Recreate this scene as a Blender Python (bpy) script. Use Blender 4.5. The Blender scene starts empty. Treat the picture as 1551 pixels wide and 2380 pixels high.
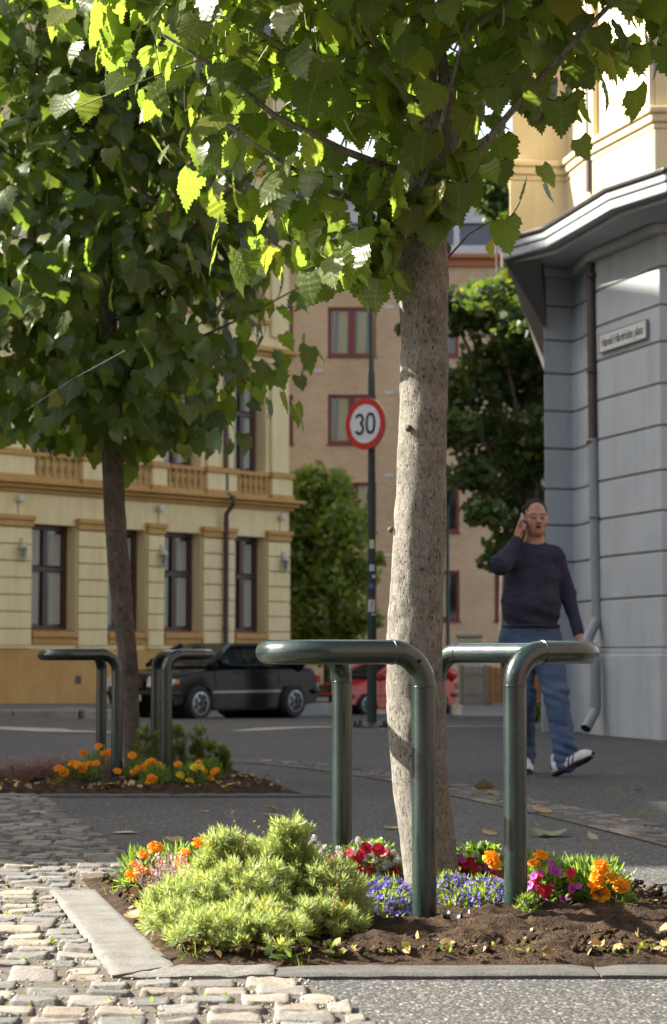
import bpy, math, random
import numpy as np
from mathutils import Vector, Matrix
random.seed(7); rng = np.random.default_rng(11)
S = bpy.context.scene; COL = S.collection
R = math.radians

# ---------------------------------------------------------------- camera
FPX, CX, CY, HORIZ, EYE = 4971.0, 775.5, 1190.0, 1527.0, 0.75
PITCH = math.atan((HORIZ-CY)/FPX)
cam = bpy.data.cameras.new('camera'); camo = bpy.data.objects.new('camera', cam); COL.objects.link(camo)
camo.location = (0, 0, EYE); camo.rotation_euler = (math.pi/2+PITCH, 0, 0)
cam.sensor_fit = 'HORIZONTAL'; cam.sensor_width = 15.6; cam.lens = 50.0
cam.clip_start = 0.1; cam.clip_end = 2000
cam.dof.use_dof = True; cam.dof.focus_distance = 6.35; cam.dof.aperture_fstop = 4.8
S.camera = camo
# ---------------------------------------------------------------- sky, sun, exposure
SUN_AZ = R(166)      # direction towards the sun, measured counter-clockwise from +X
SUN_EL = R(36)
world = bpy.data.worlds.new('World'); S.world = world; world.use_nodes = True
wn = world.node_tree; bg = wn.nodes['Background']
sky = wn.nodes.new('ShaderNodeTexSky'); sky.sky_type = 'NISHITA'; sky.sun_disc = False
sky.sun_elevation = SUN_EL; sky.sun_rotation = R(90)-SUN_AZ
sky.air_density = 1.0; sky.dust_density = 2.5; sky.ozone_density = 0.8
hs = wn.nodes.new('ShaderNodeHueSaturation'); hs.inputs['Saturation'].default_value = .55
wn.links.new(sky.outputs[0], hs.inputs['Color']); wn.links.new(hs.outputs[0], bg.inputs[0]); bg.inputs[1].default_value = 0.078
sl = bpy.data.lights.new('sun', 'SUN'); sl.energy = 5.0; sl.angle = R(0.5); sl.color = (1.0, 0.93, 0.80)
so = bpy.data.objects.new('sun', sl); COL.objects.link(so)
sd = Vector((math.cos(SUN_AZ)*math.cos(SUN_EL), math.sin(SUN_AZ)*math.cos(SUN_EL), math.sin(SUN_EL)))
so.rotation_euler = sd.to_track_quat('Z', 'Y').to_euler()
S.view_settings.view_transform = 'Standard'; S.view_settings.look = 'None'
S.view_settings.exposure = 2.15; S.view_settings.gamma = 1.0
S.cycles.max_bounces = 8; S.cycles.transparent_max_bounces = 8

# ---------------------------------------------------------------- helpers
def W(px, py, Y):
    'a point of the photograph (px, py in a 1551-wide copy) at depth Y, in metres'
    u = (px-CX)/FPX; v = (CY-py)/FPX
    d = Vector((u, math.cos(PITCH)-math.sin(PITCH)*v, math.sin(PITCH)+math.cos(PITCH)*v))
    return Vector((0, 0, EYE)) + d*(Y/d.y)

def vnoise(P, seed=0):
    'value noise, P (n,3)'
    P = np.asarray(P, float); i = np.floor(P).astype(np.int64); f = P-i; f = f*f*(3-2*f)
    def hsh(a, b, c):
        h = (a*374761393 + b*668265263 + c*2147483647 + seed*974711) & 0xffffffff
        h = ((h ^ (h >> 13))*1274126177) & 0xffffffff
        return ((h ^ (h >> 16)) & 0xffff)/65535.0
    r = 0
    for dx in (0, 1):
        for dy in (0, 1):
            for dz in (0, 1):
                w = (f[:, 0] if dx else 1-f[:, 0])*(f[:, 1] if dy else 1-f[:, 1])*(f[:, 2] if dz else 1-f[:, 2])
                r = r + w*hsh(i[:, 0]+dx, i[:, 1]+dy, i[:, 2]+dz)
    return r*2-1
def fbm(P, o=3, seed=0):
    P = np.asarray(P, float); r = 0; a = 1
    for k in range(o): r = r+a*vnoise(P*(2.03**k), seed+k*7); a *= .5
    return r

def tag(o, label=None, cat=None, group=None, kind=None):
    if label: o['label'] = label
    if cat: o['category'] = cat
    if group: o['group'] = group
    if kind: o['kind'] = kind
    return o
def thing(name, label, cat, loc=(0, 0, 0), rz=0, group=None):
    o = bpy.data.objects.new(name, None); COL.objects.link(o)
    o.location = loc; o.rotation_euler = (0, 0, rz); o.empty_display_size = .1
    return tag(o, label, cat, group)
def kids(o): return [c for c in bpy.data.objects if c.parent == o]
def dup(o, loc=None, rz=None, label=None, group=None, parent=None):
    c = o.copy(); COL.objects.link(c)
    if parent: c.parent = parent
    if loc is not None: c.location = loc
    if rz is not None: c.rotation_euler = (0, 0, rz)
    if label: c['label'] = label
    if group: c['group'] = group
    for k in kids(o): dup(k, parent=c)
    return c
def off(parent):
    'world position a parent chain adds (no rotations used with world meshes)'
    v = Vector((0, 0, 0))
    while parent is not None: v += Vector(parent.location); parent = parent.parent
    return v

def npmesh(name, V, F, mats, parent=None, uv=None, col=None, smooth=False, local=False, mi=None):
    'V (n,3); F list of (m,k) index arrays; uv / col per vertex'
    if not isinstance(F, list): F = [F]
    V = np.asarray(V, float)
    if parent is not None and not local: V = V-np.array(off(parent))
    me = bpy.data.meshes.new(name)
    nl = sum(f.size for f in F); npg = sum(len(f) for f in F)
    me.vertices.add(len(V)); me.vertices.foreach_set('co', V.ravel())
    me.loops.add(nl); me.polygons.add(npg)
    li = np.concatenate([f.ravel() for f in F]).astype(np.int32)
    me.loops.foreach_set('vertex_index', li)
    tot = np.concatenate([np.full(len(f), f.shape[1]) for f in F]).astype(np.int32)
    st = np.concatenate([[0], np.cumsum(tot)[:-1]]).astype(np.int32)
    me.polygons.foreach_set('loop_start', st)
    if smooth: me.polygons.foreach_set('use_smooth', np.ones(npg, bool))
    if mi is not None: me.polygons.foreach_set('material_index', np.asarray(mi, np.int32))
    if uv is not None:
        l = me.uv_layers.new(name='UVMap'); l.data.foreach_set('uv', np.asarray(uv)[li].ravel())
    if col is not None:
        a = me.color_attributes.new('tint', 'FLOAT_COLOR', 'POINT')
        c = np.asarray(col, float)
        if c.ndim == 1: c = np.stack([c, c, c], 1)
        a.data.foreach_set('color', np.concatenate([c, np.ones((len(c), 1))], 1).ravel())
    me.update(calc_edges=True); me.validate()
    if not isinstance(mats, (list, tuple)): mats = [mats]
    for m in mats: me.materials.append(m)
    o = bpy.data.objects.new(name, me); COL.objects.link(o); o.parent = parent
    return o

class MB:
    'collects shapes, builds ONE mesh object'
    def __init__(s): s.v = []; s.f = []; s.m = []
    def add(s, vs, fs, mi=0):
        b = len(s.v); s.v += [tuple(v) for v in vs]
        for f in fs: s.f.append(tuple(b+i for i in f)); s.m.append(mi)
    def box(s, x0, x1, y0, y1, z0, z1, mi=0):
        vs = [(x, y, z) for z in (z0, z1) for y in (y0, y1) for x in (x0, x1)]
        s.add(vs, [(0, 2, 3, 1), (4, 5, 7, 6), (0, 1, 5, 4), (2, 6, 7, 3), (0, 4, 6, 2), (1, 3, 7, 5)], mi)
    def obox(s, o, a, b, c, mi=0):
        'box from corner o with edge vectors a, b, c'
        o, a, b, c = map(Vector, (o, a, b, c))
        vs = [o+a*i+b*j+c*k for k in (0, 1) for j in (0, 1) for i in (0, 1)]
        s.add(vs, [(0, 2, 3, 1), (4, 5, 7, 6), (0, 1, 5, 4), (2, 6, 7, 3), (0, 4, 6, 2), (1, 3, 7, 5)], mi)
    def prism(s, pts, z0, z1, mi=0, cap=True):
        n = len(pts); vs = [(p[0], p[1], z0) for p in pts]+[(p[0], p[1], z1) for p in pts]
        fs = [(i, (i+1) % n, n+(i+1) % n, n+i) for i in range(n)]
        if cap: fs += [tuple(range(n))[::-1], tuple(range(n, 2*n))]
        s.add(vs, fs, mi)
    def tube(s, pts, rad, n=12, mi=0, cap=True):
        pts = [Vector(p) for p in pts]; m = len(pts)
        if not hasattr(rad, '__len__'): rad = [rad]*m
        rings = []; ref = None
        for i, p in enumerate(pts):
            d = (pts[min(i+1, m-1)]-pts[max(i-1, 0)])
            d = d.normalized() if d.length > 1e-9 else Vector((0, 0, 1))
            if ref is None:
                ref = Vector((1, 0, 0)) if abs(d.x) < .8 else Vector((0, 1, 0))
            ref = (ref-d*ref.dot(d)).normalized(); b = d.cross(ref)
            rings.append([p+(ref*math.cos(2*math.pi*k/n)+b*math.sin(2*math.pi*k/n))*rad[i] for k in range(n)])
        vs = [v for r_ in rings for v in r_]
        fs = [(i*n+k, i*n+(k+1) % n, (i+1)*n+(k+1) % n, (i+1)*n+k) for i in range(m-1) for k in range(n)]
        if cap: fs += [tuple(range(n))[::-1], tuple(range((m-1)*n, m*n))]
        s.add(vs, fs, mi)
    def lathe(s, prof, o, n=24, ax=(0, 0, 1), mi=0, cap=True):
        'prof: list of (radius, height) along axis'
        ax = Vector(ax).normalized(); o = Vector(o)
        e = ax.orthogonal().normalized(); b = ax.cross(e)
        vs = [o+ax*h+(e*math.cos(2*math.pi*k/n)+b*math.sin(2*math.pi*k/n))*r_ for r_, h in prof for k in range(n)]
        m = len(prof)
        fs = [(i*n+k, i*n+(k+1) % n, (i+1)*n+(k+1) % n, (i+1)*n+k) for i in range(m-1) for k in range(n)]
        if cap: fs += [tuple(range(n))[::-1], tuple(range((m-1)*n, m*n))]
        s.add(vs, fs, mi)
    def split(s, name, mats, parent=None, gap=.02, **kw):
        'one object for every separate piece (pieces closer than gap stay together)'
        par = list(range(len(s.v)))
        def find(a):
            while par[a] != a: par[a] = par[par[a]]; a = par[a]
            return a
        for f in s.f:
            r0 = find(f[0])
            for q in f[1:]: par[find(q)] = r0
        comp = {}
        for i in range(len(s.v)): comp.setdefault(find(i), []).append(i)
        P = np.array(s.v, float); bb = [[P[c].min(0)-gap/2, P[c].max(0)+gap/2, list(c)] for c in comp.values()]
        ch = True
        while ch:
            ch = False; out = []
            for b in bb:
                for o in out:
                    if (b[0] <= o[1]).all() and (o[0] <= b[1]).all():
                        o[0] = np.minimum(o[0], b[0]); o[1] = np.maximum(o[1], b[1]); o[2] += b[2]; ch = True; break
                else: out.append(b)
            bb = out
        res = []
        for b in bb:
            idx = sorted(b[2]); mp_ = {v: k for k, v in enumerate(idx)}; m = MB(); m.v = [s.v[v] for v in idx]
            for f, mi in zip(s.f, s.m):
                if f[0] in mp_: m.f.append(tuple(mp_[v] for v in f)); m.m.append(mi)
            res.append(m.build(name, mats, parent, **kw))
        return res
    def build(s, name, mats, parent=None, smooth=False, local=False, bevel=0, bseg=2):
        me = bpy.data.meshes.new(name)
        o0 = Vector((0, 0, 0)) if local else off(parent)
        me.from_pydata([Vector(v)-o0 for v in s.v], [], s.f); me.validate()
        if not isinstance(mats, (list, tuple)): mats = [mats]
        for m in mats: me.materials.append(m)
        if len(me.polygons) == len(s.m): me.polygons.foreach_set('material_index', s.m)
        if smooth:
            me.polygons.foreach_set('use_smooth', [True]*len(me.polygons))
            if smooth != 'all':
                me.set_sharp_from_angle(angle=R(40))
        me.update()
        o = bpy.data.objects.new(name, me); COL.objects.link(o); o.parent = parent
        if bevel:
            b = o.modifiers.new('bevel', 'BEVEL'); b.width = bevel; b.segments = bseg; b.limit_method = 'ANGLE'
            b.harden_normals = False
        return o

# ---------------------------------------------------------------- materials
def newmat(name):
    m = bpy.data.materials.new(name); m.use_nodes = True
    return m, m.node_tree.nodes, m.node_tree.links, m.node_tree.nodes['Principled BSDF']
def coords(N, L, scale=(1, 1, 1), kind='Object'):
    tc = N.new('ShaderNodeTexCoord'); mp = N.new('ShaderNodeMapping'); mp.inputs['Scale'].default_value = scale
    L.new(tc.outputs[kind], mp.inputs[0]); return mp.outputs[0]
def noise(N, L, vec, scale, detail=4, rough=.6):
    n = N.new('ShaderNodeTexNoise'); n.inputs['Scale'].default_value = scale
    n.inputs['Detail'].default_value = detail; n.inputs['Roughness'].default_value = rough
    L.new(vec, n.inputs['Vector']); return n.outputs['Fac']
def ramp(N, L, fac, stops):
    r = N.new('ShaderNodeValToRGB'); e = r.color_ramp.elements
    while len(e) < len(stops): e.new(.5)
    for i, (p, c) in enumerate(stops):
        e[i].position = p; e[i].color = (*c, 1) if len(c) == 3 else c
    L.new(fac, r.inputs[0]); return r.outputs[0]
def mix(N, L, a, b, fac, mode='MIX'):
    m = N.new('ShaderNodeMix'); m.data_type = 'RGBA'; m.blend_type = mode
    for s_, v in ((0, fac), (6, a), (7, b)):
        if hasattr(v, 'is_output') or hasattr(v, 'links'): L.new(v, m.inputs[s_])
        else: m.inputs[s_].default_value = v if not hasattr(v, '__len__') else ((*v, 1) if len(v) == 3 else v)
    return m.outputs[2]
def bump(N, L, h, strength, dist, bsdf, prev=None):
    b = N.new('ShaderNodeBump'); b.inputs['Strength'].default_value = strength; b.inputs['Distance'].default_value = dist
    L.new(h, b.inputs['Height'])
    if prev: L.new(prev, b.inputs['Normal'])
    if bsdf: L.new(b.outputs[0], bsdf.inputs['Normal'])
    return b.outputs[0]
def pm(name, c1, c2=None, scale=8, rough=.7, bmp=0, bscale=60, bdist=.01, metal=0, spec=.5, coat=0, st=(.3, .7), sc=(1, 1, 1)):
    m, N, L, b = newmat(name); v = coords(N, L, sc)
    if c2 is None: c2 = tuple(x*.85 for x in c1)
    f = noise(N, L, v, scale); L.new(ramp(N, L, f, [(st[0], c1), (st[1], c2)]), b.inputs['Base Color'])
    b.inputs['Roughness'].default_value = rough; b.inputs['Metallic'].default_value = metal
    b.inputs['Specular IOR Level'].default_value = spec; b.inputs['Coat Weight'].default_value = coat
    if bmp: bump(N, L, noise(N, L, v, bscale), bmp, bdist, b)
    return m
def glass(name, c, rough=.05):
    return pm(name, c, rough=rough, spec=.8, coat=.3)

def leaf_mat(name, top, top2, trans, tw=.45, rough=.38, vein=True, spec=.5):
    m, N, L, b = newmat(name)
    at = N.new('ShaderNodeAttribute'); at.attribute_name = 'tint'
    sp = N.new('ShaderNodeSeparateColor'); L.new(at.outputs['Color'], sp.inputs[0])
    c = ramp(N, L, sp.outputs[0], [(0, top), (1, top2)])
    # G channel: yellowing
    c = mix(N, L, c, (.30, .26, .03), sp.outputs[1])
    tcol = mix(N, L, trans, (.75, .62, .05), sp.outputs[1])
    if vein:
        uv = N.new('ShaderNodeUVMap'); uv.uv_map = 'UVMap'
        sx = N.new('ShaderNodeSeparateXYZ'); L.new(uv.outputs[0], sx.inputs[0])
        ax = N.new('ShaderNodeMath'); ax.operation = 'ABSOLUTE'; L.new(sx.outputs[0], ax.inputs[0])
        def mth(op, a, b_=None):
            n = N.new('ShaderNodeMath'); n.operation = op
            for k, q in enumerate((a, b_)):
                if q is None: continue
                if isinstance(q, (int, float)): n.inputs[k].default_value = q
                else: L.new(q, n.inputs[k])
            return n.outputs[0]
        t = mth('SUBTRACT', sx.outputs[1], mth('MULTIPLY', ax.outputs[0], .95))
        fr = mth('FRACT', mth('MULTIPLY', t, 7.0))
        d1 = mth('ABSOLUTE', mth('SUBTRACT', fr, .5))
        v1 = mth('LESS_THAN', mth('SUBTRACT', .5, d1), .05)
        v2 = mth('LESS_THAN', ax.outputs[0], .012)
        vv = mth('MAXIMUM', v1, v2)
        lc = mix(N, L, c, (.5, .6, .2), mth('MULTIPLY', vv, .35))
        tcol = mix(N, L, tcol, (.25, .35, .03), mth('MULTIPLY', vv, .45))
        c = lc
        bump(N, L, d1, .12, .006, b)
    vn = noise(N, L, coords(N, L), 35, 3)
    c = mix(N, L, c, (.02, .03, .008), mth_scale(N, L, vn, .35))
    L.new(c, b.inputs['Base Color']); b.inputs['Roughness'].default_value = rough
    b.inputs['Specular IOR Level'].default_value = spec
    tr = N.new('ShaderNodeBsdfTranslucent'); L.new(tcol, tr.inputs[0])
    ms = N.new('ShaderNodeMixShader'); ms.inputs[0].default_value = tw
    L.new(b.outputs[0], ms.inputs[1]); L.new(tr.outputs[0], ms.inputs[2])
    L.new(ms.outputs[0], N['Material Output'].inputs[0])
    return m
def mth_scale(N, L, s, k):
    n = N.new('ShaderNodeMath'); n.operation = 'MULTIPLY'; L.new(s, n.inputs[0]); n.inputs[1].default_value = k
    return n.outputs[0]
def tint_mat(name, c1, c2, rough=.8, bscale=60, bmp=.5, bdist=.006, speck=.3, spec=.3):
    'stone whose shade varies from block to block (tint attribute)'
    m, N, L, b = newmat(name)
    at = N.new('ShaderNodeAttribute'); at.attribute_name = 'tint'
    sp = N.new('ShaderNodeSeparateColor'); L.new(at.outputs['Color'], sp.inputs[0])
    c = ramp(N, L, sp.outputs[0], [(0, c1), (1, c2)])
    c = mix(N, L, c, (.42, .33, .24), mth_scale(N, L, sp.outputs[1], .6))
    v = coords(N, L)
    g = ramp(N, L, noise(N, L, v, 170, 3, .7), [(.38, (.35, .35, .37)), (.5, (.95, .95, .95)), (.68, (1.25, 1.22, 1.2))])
    c = mix(N, L, c, g, speck, 'MULTIPLY')
    g2 = ramp(N, L, noise(N, L, v, 14, 4), [(.35, (.7, .68, .64)), (.65, (1.05, 1.05, 1.05))])
    c = mix(N, L, c, g2, .8, 'MULTIPLY')
    L.new(c, b.inputs['Base Color']); b.inputs['Roughness'].default_value = rough
    b.inputs['Specular IOR Level'].default_value = spec
    bump(N, L, noise(N, L, v, bscale, 6, .7), bmp, bdist, b)
    return m
# ---------------------------------------------------------------- ground
def gh(x, y):
    z = -.022*np.maximum(0, y-22.0)
    z = z+.05*np.maximum(0, -x-3)*np.clip((y-22)/8.0, 0, 1)*(y < 400)
    z = np.where(y > 70, -.022*48+.0*y, z)
    return np.clip(z, -1.1, .6)
def gz(x, y): return float(gh(np.array([x], float), np.array([y], float))[0])

def asphalt_mat():
    m, N, L, b = newmat('asphalt'); v = coords(N, L)
    vo = N.new('ShaderNodeTexVoronoi'); vo.inputs['Scale'].default_value = 115; L.new(v, vo.inputs['Vector'])
    vo2 = N.new('ShaderNodeTexVoronoi'); vo2.inputs['Scale'].default_value = 240; L.new(v, vo2.inputs['Vector'])
    sp = N.new('ShaderNodeSeparateColor'); L.new(vo.outputs['Color'], sp.inputs[0])
    c = ramp(N, L, sp.outputs[0], [(0, (.028, .0275, .027)), (.6, (.066, .0645, .063)), (.9, (.13, .127, .12)), (1, (.28, .27, .25))])
    big = ramp(N, L, noise(N, L, v, .7, 5), [(.35, (.78, .78, .80)), (.65, (1.2, 1.18, 1.14))])
    c = mix(N, L, c, big, .8, 'MULTIPLY')
    gap = ramp(N, L, vo.outputs['Distance'], [(.3, (1, 1, 1)), (.7, (.35, .35, .35))])
    c = mix(N, L, c, gap, .8, 'MULTIPLY')
    L.new(c, b.inputs['Base Color']); b.inputs['Roughness'].default_value = .82
    inv = N.new('ShaderNodeMath'); inv.operation = 'SUBTRACT'; inv.inputs[0].default_value = 1; L.new(vo.outputs['Distance'], inv.inputs[1])
    p = bump(N, L, inv.outputs[0], .75, .006, None)
    bump(N, L, noise(N, L, v, 30, 4), .3, .01, b, p)
    return m
M = {}
M['asphalt'] = asphalt_mat()
xs = np.unique(np.concatenate([np.linspace(-600, -60, 10), np.linspace(-60, -16, 12), np.linspace(-16, 16, 65), np.linspace(16, 60, 12), np.linspace(60, 600, 10)]))
ys = np.unique(np.concatenate([np.linspace(-300, -10, 8), np.linspace(-10, 70, 161), np.linspace(70, 120, 11), np.linspace(120, 900, 12)]))
X, Y = np.meshgrid(xs, ys); nx, ny = len(xs), len(ys)
V = np.stack([X.ravel(), Y.ravel(), gh(X.ravel(), Y.ravel())], 1)
i = np.arange(nx*ny).reshape(ny, nx)
F = np.stack([i[:-1, :-1].ravel(), i[:-1, 1:].ravel(), i[1:, 1:].ravel(), i[1:, :-1].ravel()], 1)
tag(npmesh('asphalt_road', V, F, M['asphalt'], smooth=True), kind='structure')

# ---------------------------------------------------------------- setts
def in_poly(x, y, poly):
    c = False; n = len(poly)
    for k in range(n):
        x1, y1 = poly[k]; x2, y2 = poly[(k+1) % n]
        if (y1 > y) != (y2 > y) and x < (x2-x1)*(y-y1)/(y2-y1)+x1: c = not c
    return c
BED = [(-.375, 5.20), (.50, 5.20), (1.30, 5.19), (.90, 7.30), (-.84, 7.25), (-.757, 6.84)]
SLAB = [(-.902, 6.84), (-.757, 6.84), (-.375, 5.18), (-.375, 5.0), (-.508, 5.0)]
OFF2 = (-1.487, 6.44)                       # the second planting bed, along the pavement
BED2 = [(x+OFF2[0], y+OFF2[1]) for x, y in BED]
def stones(cells, n=7, h0=.0115, seed=1, inner=.80):
    'cells: (cx, cy, ux, uy, half_u, half_v); every stone a cushion of real geometry'
    t = np.linspace(-1, 1, n); tt = np.sign(t)*np.abs(t)**.5
    U, Vv = np.meshgrid(tt, tt); U = U.ravel(); Vv = Vv.ravel()
    idx = np.arange(n*n).reshape(n, n)
    Fq = np.stack([idx[:-1, :-1].ravel(), idx[:-1, 1:].ravel(), idx[1:, 1:].ravel(), idx[1:, :-1].ravel()], 1)
    AV, AF, AC = [], [], []
    rr = np.random.default_rng(seed)
    for k, (cx, cy, ux, uy, a, b) in enumerate(cells):
        vx, vy = -uy, ux
        sk = rr.normal(0, .032, 4)
        edge = np.maximum(np.abs(U), np.abs(Vv))
        rnd = (1-np.abs(U)**6*.06*np.abs(Vv)**4)
        uu = U*a*rnd*(1+sk[0]*Vv)+sk[1]*a*.3*Vv; ww = Vv*b*rnd*(1+sk[2]*U)+sk[3]*b*.4*U
        hh = h0*(1-.40*np.abs(U)**12)*(1-.40*np.abs(Vv)**10)+.003*rr.normal()
        hh = hh+U*rr.normal()*.0025+Vv*rr.normal()*.0025
        hh = np.where(edge > .99, -.028, hh)
        x = cx+uu*ux+ww*vx; y = cy+uu*uy+ww*vy
        rough = rr.choice([.35, .6, 1.7])
        nz = fbm(np.stack([x*38, y*38, np.full(n*n, k*.37)], 1), 3, 5)
        hh = hh+np.where(edge > .99, 0, nz*.0030*rough)
        x = x+nz*.0015; y = y+np.roll(nz, 5)*.002
        AV.append(np.stack([x, y, hh], 1)); AF.append(Fq+k*n*n)
        g = np.clip(rr.normal(.5, .24), 0, 1); w_ = max(0, rr.normal(.15, .35))
        AC.append(np.tile([[g, min(w_, 1), 0]], (n*n, 1)))
    return np.concatenate(AV), np.concatenate(AF), np.concatenate(AC)
cells = []
rr = np.random.default_rng(3)
ROW = (1, .055); rn = math.hypot(*ROW); ux, uy = ROW[0]/rn, ROW[1]/rn
yy = .6
def bx_(y): return -.727-.228*(y-7.93)        # line where the setts meet the asphalt
def sx_(y): return -.902+.2146*(6.84-y)       # outer edge of the kerb slab
while yy < 11.75:
    pitch = rr.uniform(.108, .128)
    x = -3.4+rr.uniform(0, .1)
    while x < 1.2:
        w = rr.uniform(.10, .155)
        cx = x+w/2; cy = yy+uy*cx+pitch/2+rr.normal(0, .004)
        hi = bx_(cy)
        if 4.95 < cy < 6.9: hi = min(hi, sx_(cy) if cy > 5.0 else hi)
        elif 6.9 <= cy < 7.3: hi = -.86
        if cy > 11.6: hi = -9
        lim = hi+.01
        if cx+w/2 > lim and cx-w/2 < lim-.05: w2 = lim-(cx-w/2); cx = cx-w/2+w2/2; w = w2
        if cx+w/2 <= lim+.001 and w > .045 and not (cy > 5.0 and in_poly(cx+.03, cy, BED)):
            cells.append((cx, cy, ux, uy, w/2-.0045, pitch/2-.0060))
        x += w
    yy += pitch
V, F, C = stones(cells, 9)
M['granite'] = tint_mat('granite setts', (.085, .087, .09), (.225, .22, .205), rough=.78, bmp=.8, bscale=70, bdist=.006, speck=.6)
tag(npmesh('cobbled_pavement', V, F, M['granite'], col=C, smooth=True), kind='structure')
M['grit'] = pm('jointing sand', (.05, .042, .032), (.15, .125, .095), scale=60, rough=.95, bmp=1, bscale=220, bdist=.01)
gm = MB()
poly = [(-3.6, .5), (bx_(.5)-.004, .5), (bx_(11.6)-.004, 11.6), (-3.6, 11.45)]
gm.add([(p[0], p[1], .0045) for p in poly], [(0, 1, 2, 3)])
tag(gm.build('joint_sand', M['grit']), kind='structure')

# curved band of setts between pavement and road
PATH = [(-3.0, 13.3), (-2.2, 14.3), (-1.6, 15.05), (-1.09, 15.4), (-.62, 15.15), (-.18, 14.35), (.34, 12.94), (.634, 11.6), (.94, 10.38), (1.19, 9.16), (1.33, 8.38), (1.50, 7.0), (1.62, 5.5), (1.70, 3.0)]
def resample(P, step):
    P = np.array(P, float); 
    # catmull smooth
    Q = []
    for k in range(len(P)-1):
        p0 = P[max(k-1, 0)]; p1 = P[k]; p2 = P[k+1]; p3 = P[min(k+2, len(P)-1)]
        for t in np.linspace(0, 1, 40, endpoint=False):
            Q.append(.5*((2*p1)+(p2-p0)*t+(2*p0-5*p1+4*p2-p3)*t*t+(3*p1-p0-3*p2+p3)*t**3))
    Q.append(P[-1]); Q = np.array(Q); d = np.concatenate([[0], np.cumsum(np.linalg.norm(np.diff(Q, axis=0), axis=1))])
    s_ = np.arange(0, d[-1], step)
    return np.stack([np.interp(s_, d, Q[:, 0]), np.interp(s_, d, Q[:, 1])], 1)
cells = []
PR = resample(PATH, .01)
for row, (o_, w_, step) in enumerate(((.045, .04, .34), (.155, .062, .115), (.285, .06, .115))):
    k = rr.integers(0, 8)
    while k < len(PR)-40:
        st = int(step*100*rr.uniform(.8, 1.2)); mid = min(k+st//2, len(PR)-2)
        t = PR[mid+1]-PR[mid-1]; t = t/np.linalg.norm(t); nrm = np.array([-t[1], t[0]])
        c = PR[mid]+nrm*o_
        cells.append((c[0], c[1], t[0], t[1], st/200-.005, w_-.005)); k += st
V, F, C = stones(cells, 7, seed=8, h0=.008); C[:, 0] *= .45
tag(npmesh('sett_band', V, F, M['granite'], col=C, smooth=True), kind='structure')
M['grit2'] = M['grit']
band = MB(); n = len(PR)
L0, R0 = [], []
for k in range(0, n, 12):
    t = PR[min(k+1, n-1)]-PR[max(k-1, 0)]; t = t/np.linalg.norm(t); nm = np.array([-t[1], t[0]])
    L0.append(PR[k]); R0.append(PR[k]+nm*.35)
m_ = len(L0)
band.add([(p[0], p[1], .004) for p in L0]+[(p[0], p[1], .004) for p in R0], [(k, k+1, m_+k+1, m_+k) for k in range(m_-1)])
tag(band.build('band_joint_sand', M['grit']), kind='structure')

# kerbs of the two planting beds
M['kerb'] = tint_mat('kerb granite', (.165, .16, .15), (.215, .205, .19), rough=.75, bscale=150, bmp=.35, bdist=.003, speck=.75)
M['kerbdark'] = tint_mat('worn kerb', (.085, .083, .08), (.12, .115, .11), rough=.85, bscale=120, bmp=.6, bdist=.004, speck=.7)
def grid_slab(mb, poly4, z, div=14, seed=0, bottom=-.1, amp=.0015):
    a, b, c, d = [np.array(p, float) for p in poly4]
    nU, nV = div, div; vs = []
    for j in range(nV+1):
        for i_ in range(nU+1):
            u = i_/nU; v = j/nV
            p = (1-u)*(1-v)*a+u*(1-v)*b+u*v*c+(1-u)*v*d
            e = min(u, 1-u, v, 1-v)
            vs.append([p[0], p[1], z-(.006 if e == 0 else 0)])
    vs = np.array(vs); vs[:, 2] += fbm(vs*[25, 25, 1], 3, seed)*amp
    vs[:, :2] += np.stack([vnoise(vs*[30, 30, 1], seed+3), vnoise(vs*[30, 30, 1], seed+4)], 1)*.0025
    idx = np.arange((nU+1)*(nV+1)).reshape(nV+1, nU+1)
    fs = [(idx[j, i_], idx[j, i_+1], idx[j+1, i_+1], idx[j+1, i_]) for j in range(nV) for i_ in range(nU)]
    ring = list(idx[0, :])+list(idx[1:, -1])+list(idx[-1, -2::-1])+list(idx[-2:0:-1, 0])
    b0 = len(vs); low = [(vs[r_][0], vs[r_][1], bottom) for r_ in ring]; m = len(ring)
    fs += [(ring[(k+1) % m], ring[k], b0+k, b0+(k+1) % m) for k in range(m)]
    mb.add([tuple(v) for v in vs]+low, fs)
def kerbs(ox, oy, sd):
    o = lambda p: (p[0]+ox, p[1]+oy)
    k = MB()
    g = lambda *P: [o(p) for p in P]
    grid_slab(k, g((-.515, 5.03), (-.380, 5.19), (-.757, 6.85), (-.902, 6.85)), .019, seed=sd)
    grid_slab(k, g((-.49, 5.01), (-.14, 5.03), (-.14, 5.185), (-.372, 5.185)), .016, seed=sd+1, amp=.004)
    tag(k.build('bed_kerb', M['kerb'], smooth=True), kind='structure'); k = MB()
    grid_slab(k, g((-.133, 5.035), (.62, 5.05), (.62, 5.195), (-.133, 5.185)), .014, seed=sd+2)
    grid_slab(k, g((.627, 5.05), (1.42, 5.045), (1.32, 5.195), (.627, 5.195)), .014, seed=sd+3)
    grid_slab(k, g((1.325, 5.20), (1.47, 5.05), (1.20, 6.30), (1.07, 6.28)), .016, seed=sd+4)
    grid_slab(k, g((1.068, 6.29), (1.198, 6.31), (.97, 7.35), (.84, 7.33)), .016, seed=sd+5)
    return tag(k.build('bed_kerb', M['kerbdark'], smooth=True), kind='structure')
kerbs(0, 0, 20); kerbs(*OFF2, 40)

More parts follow.
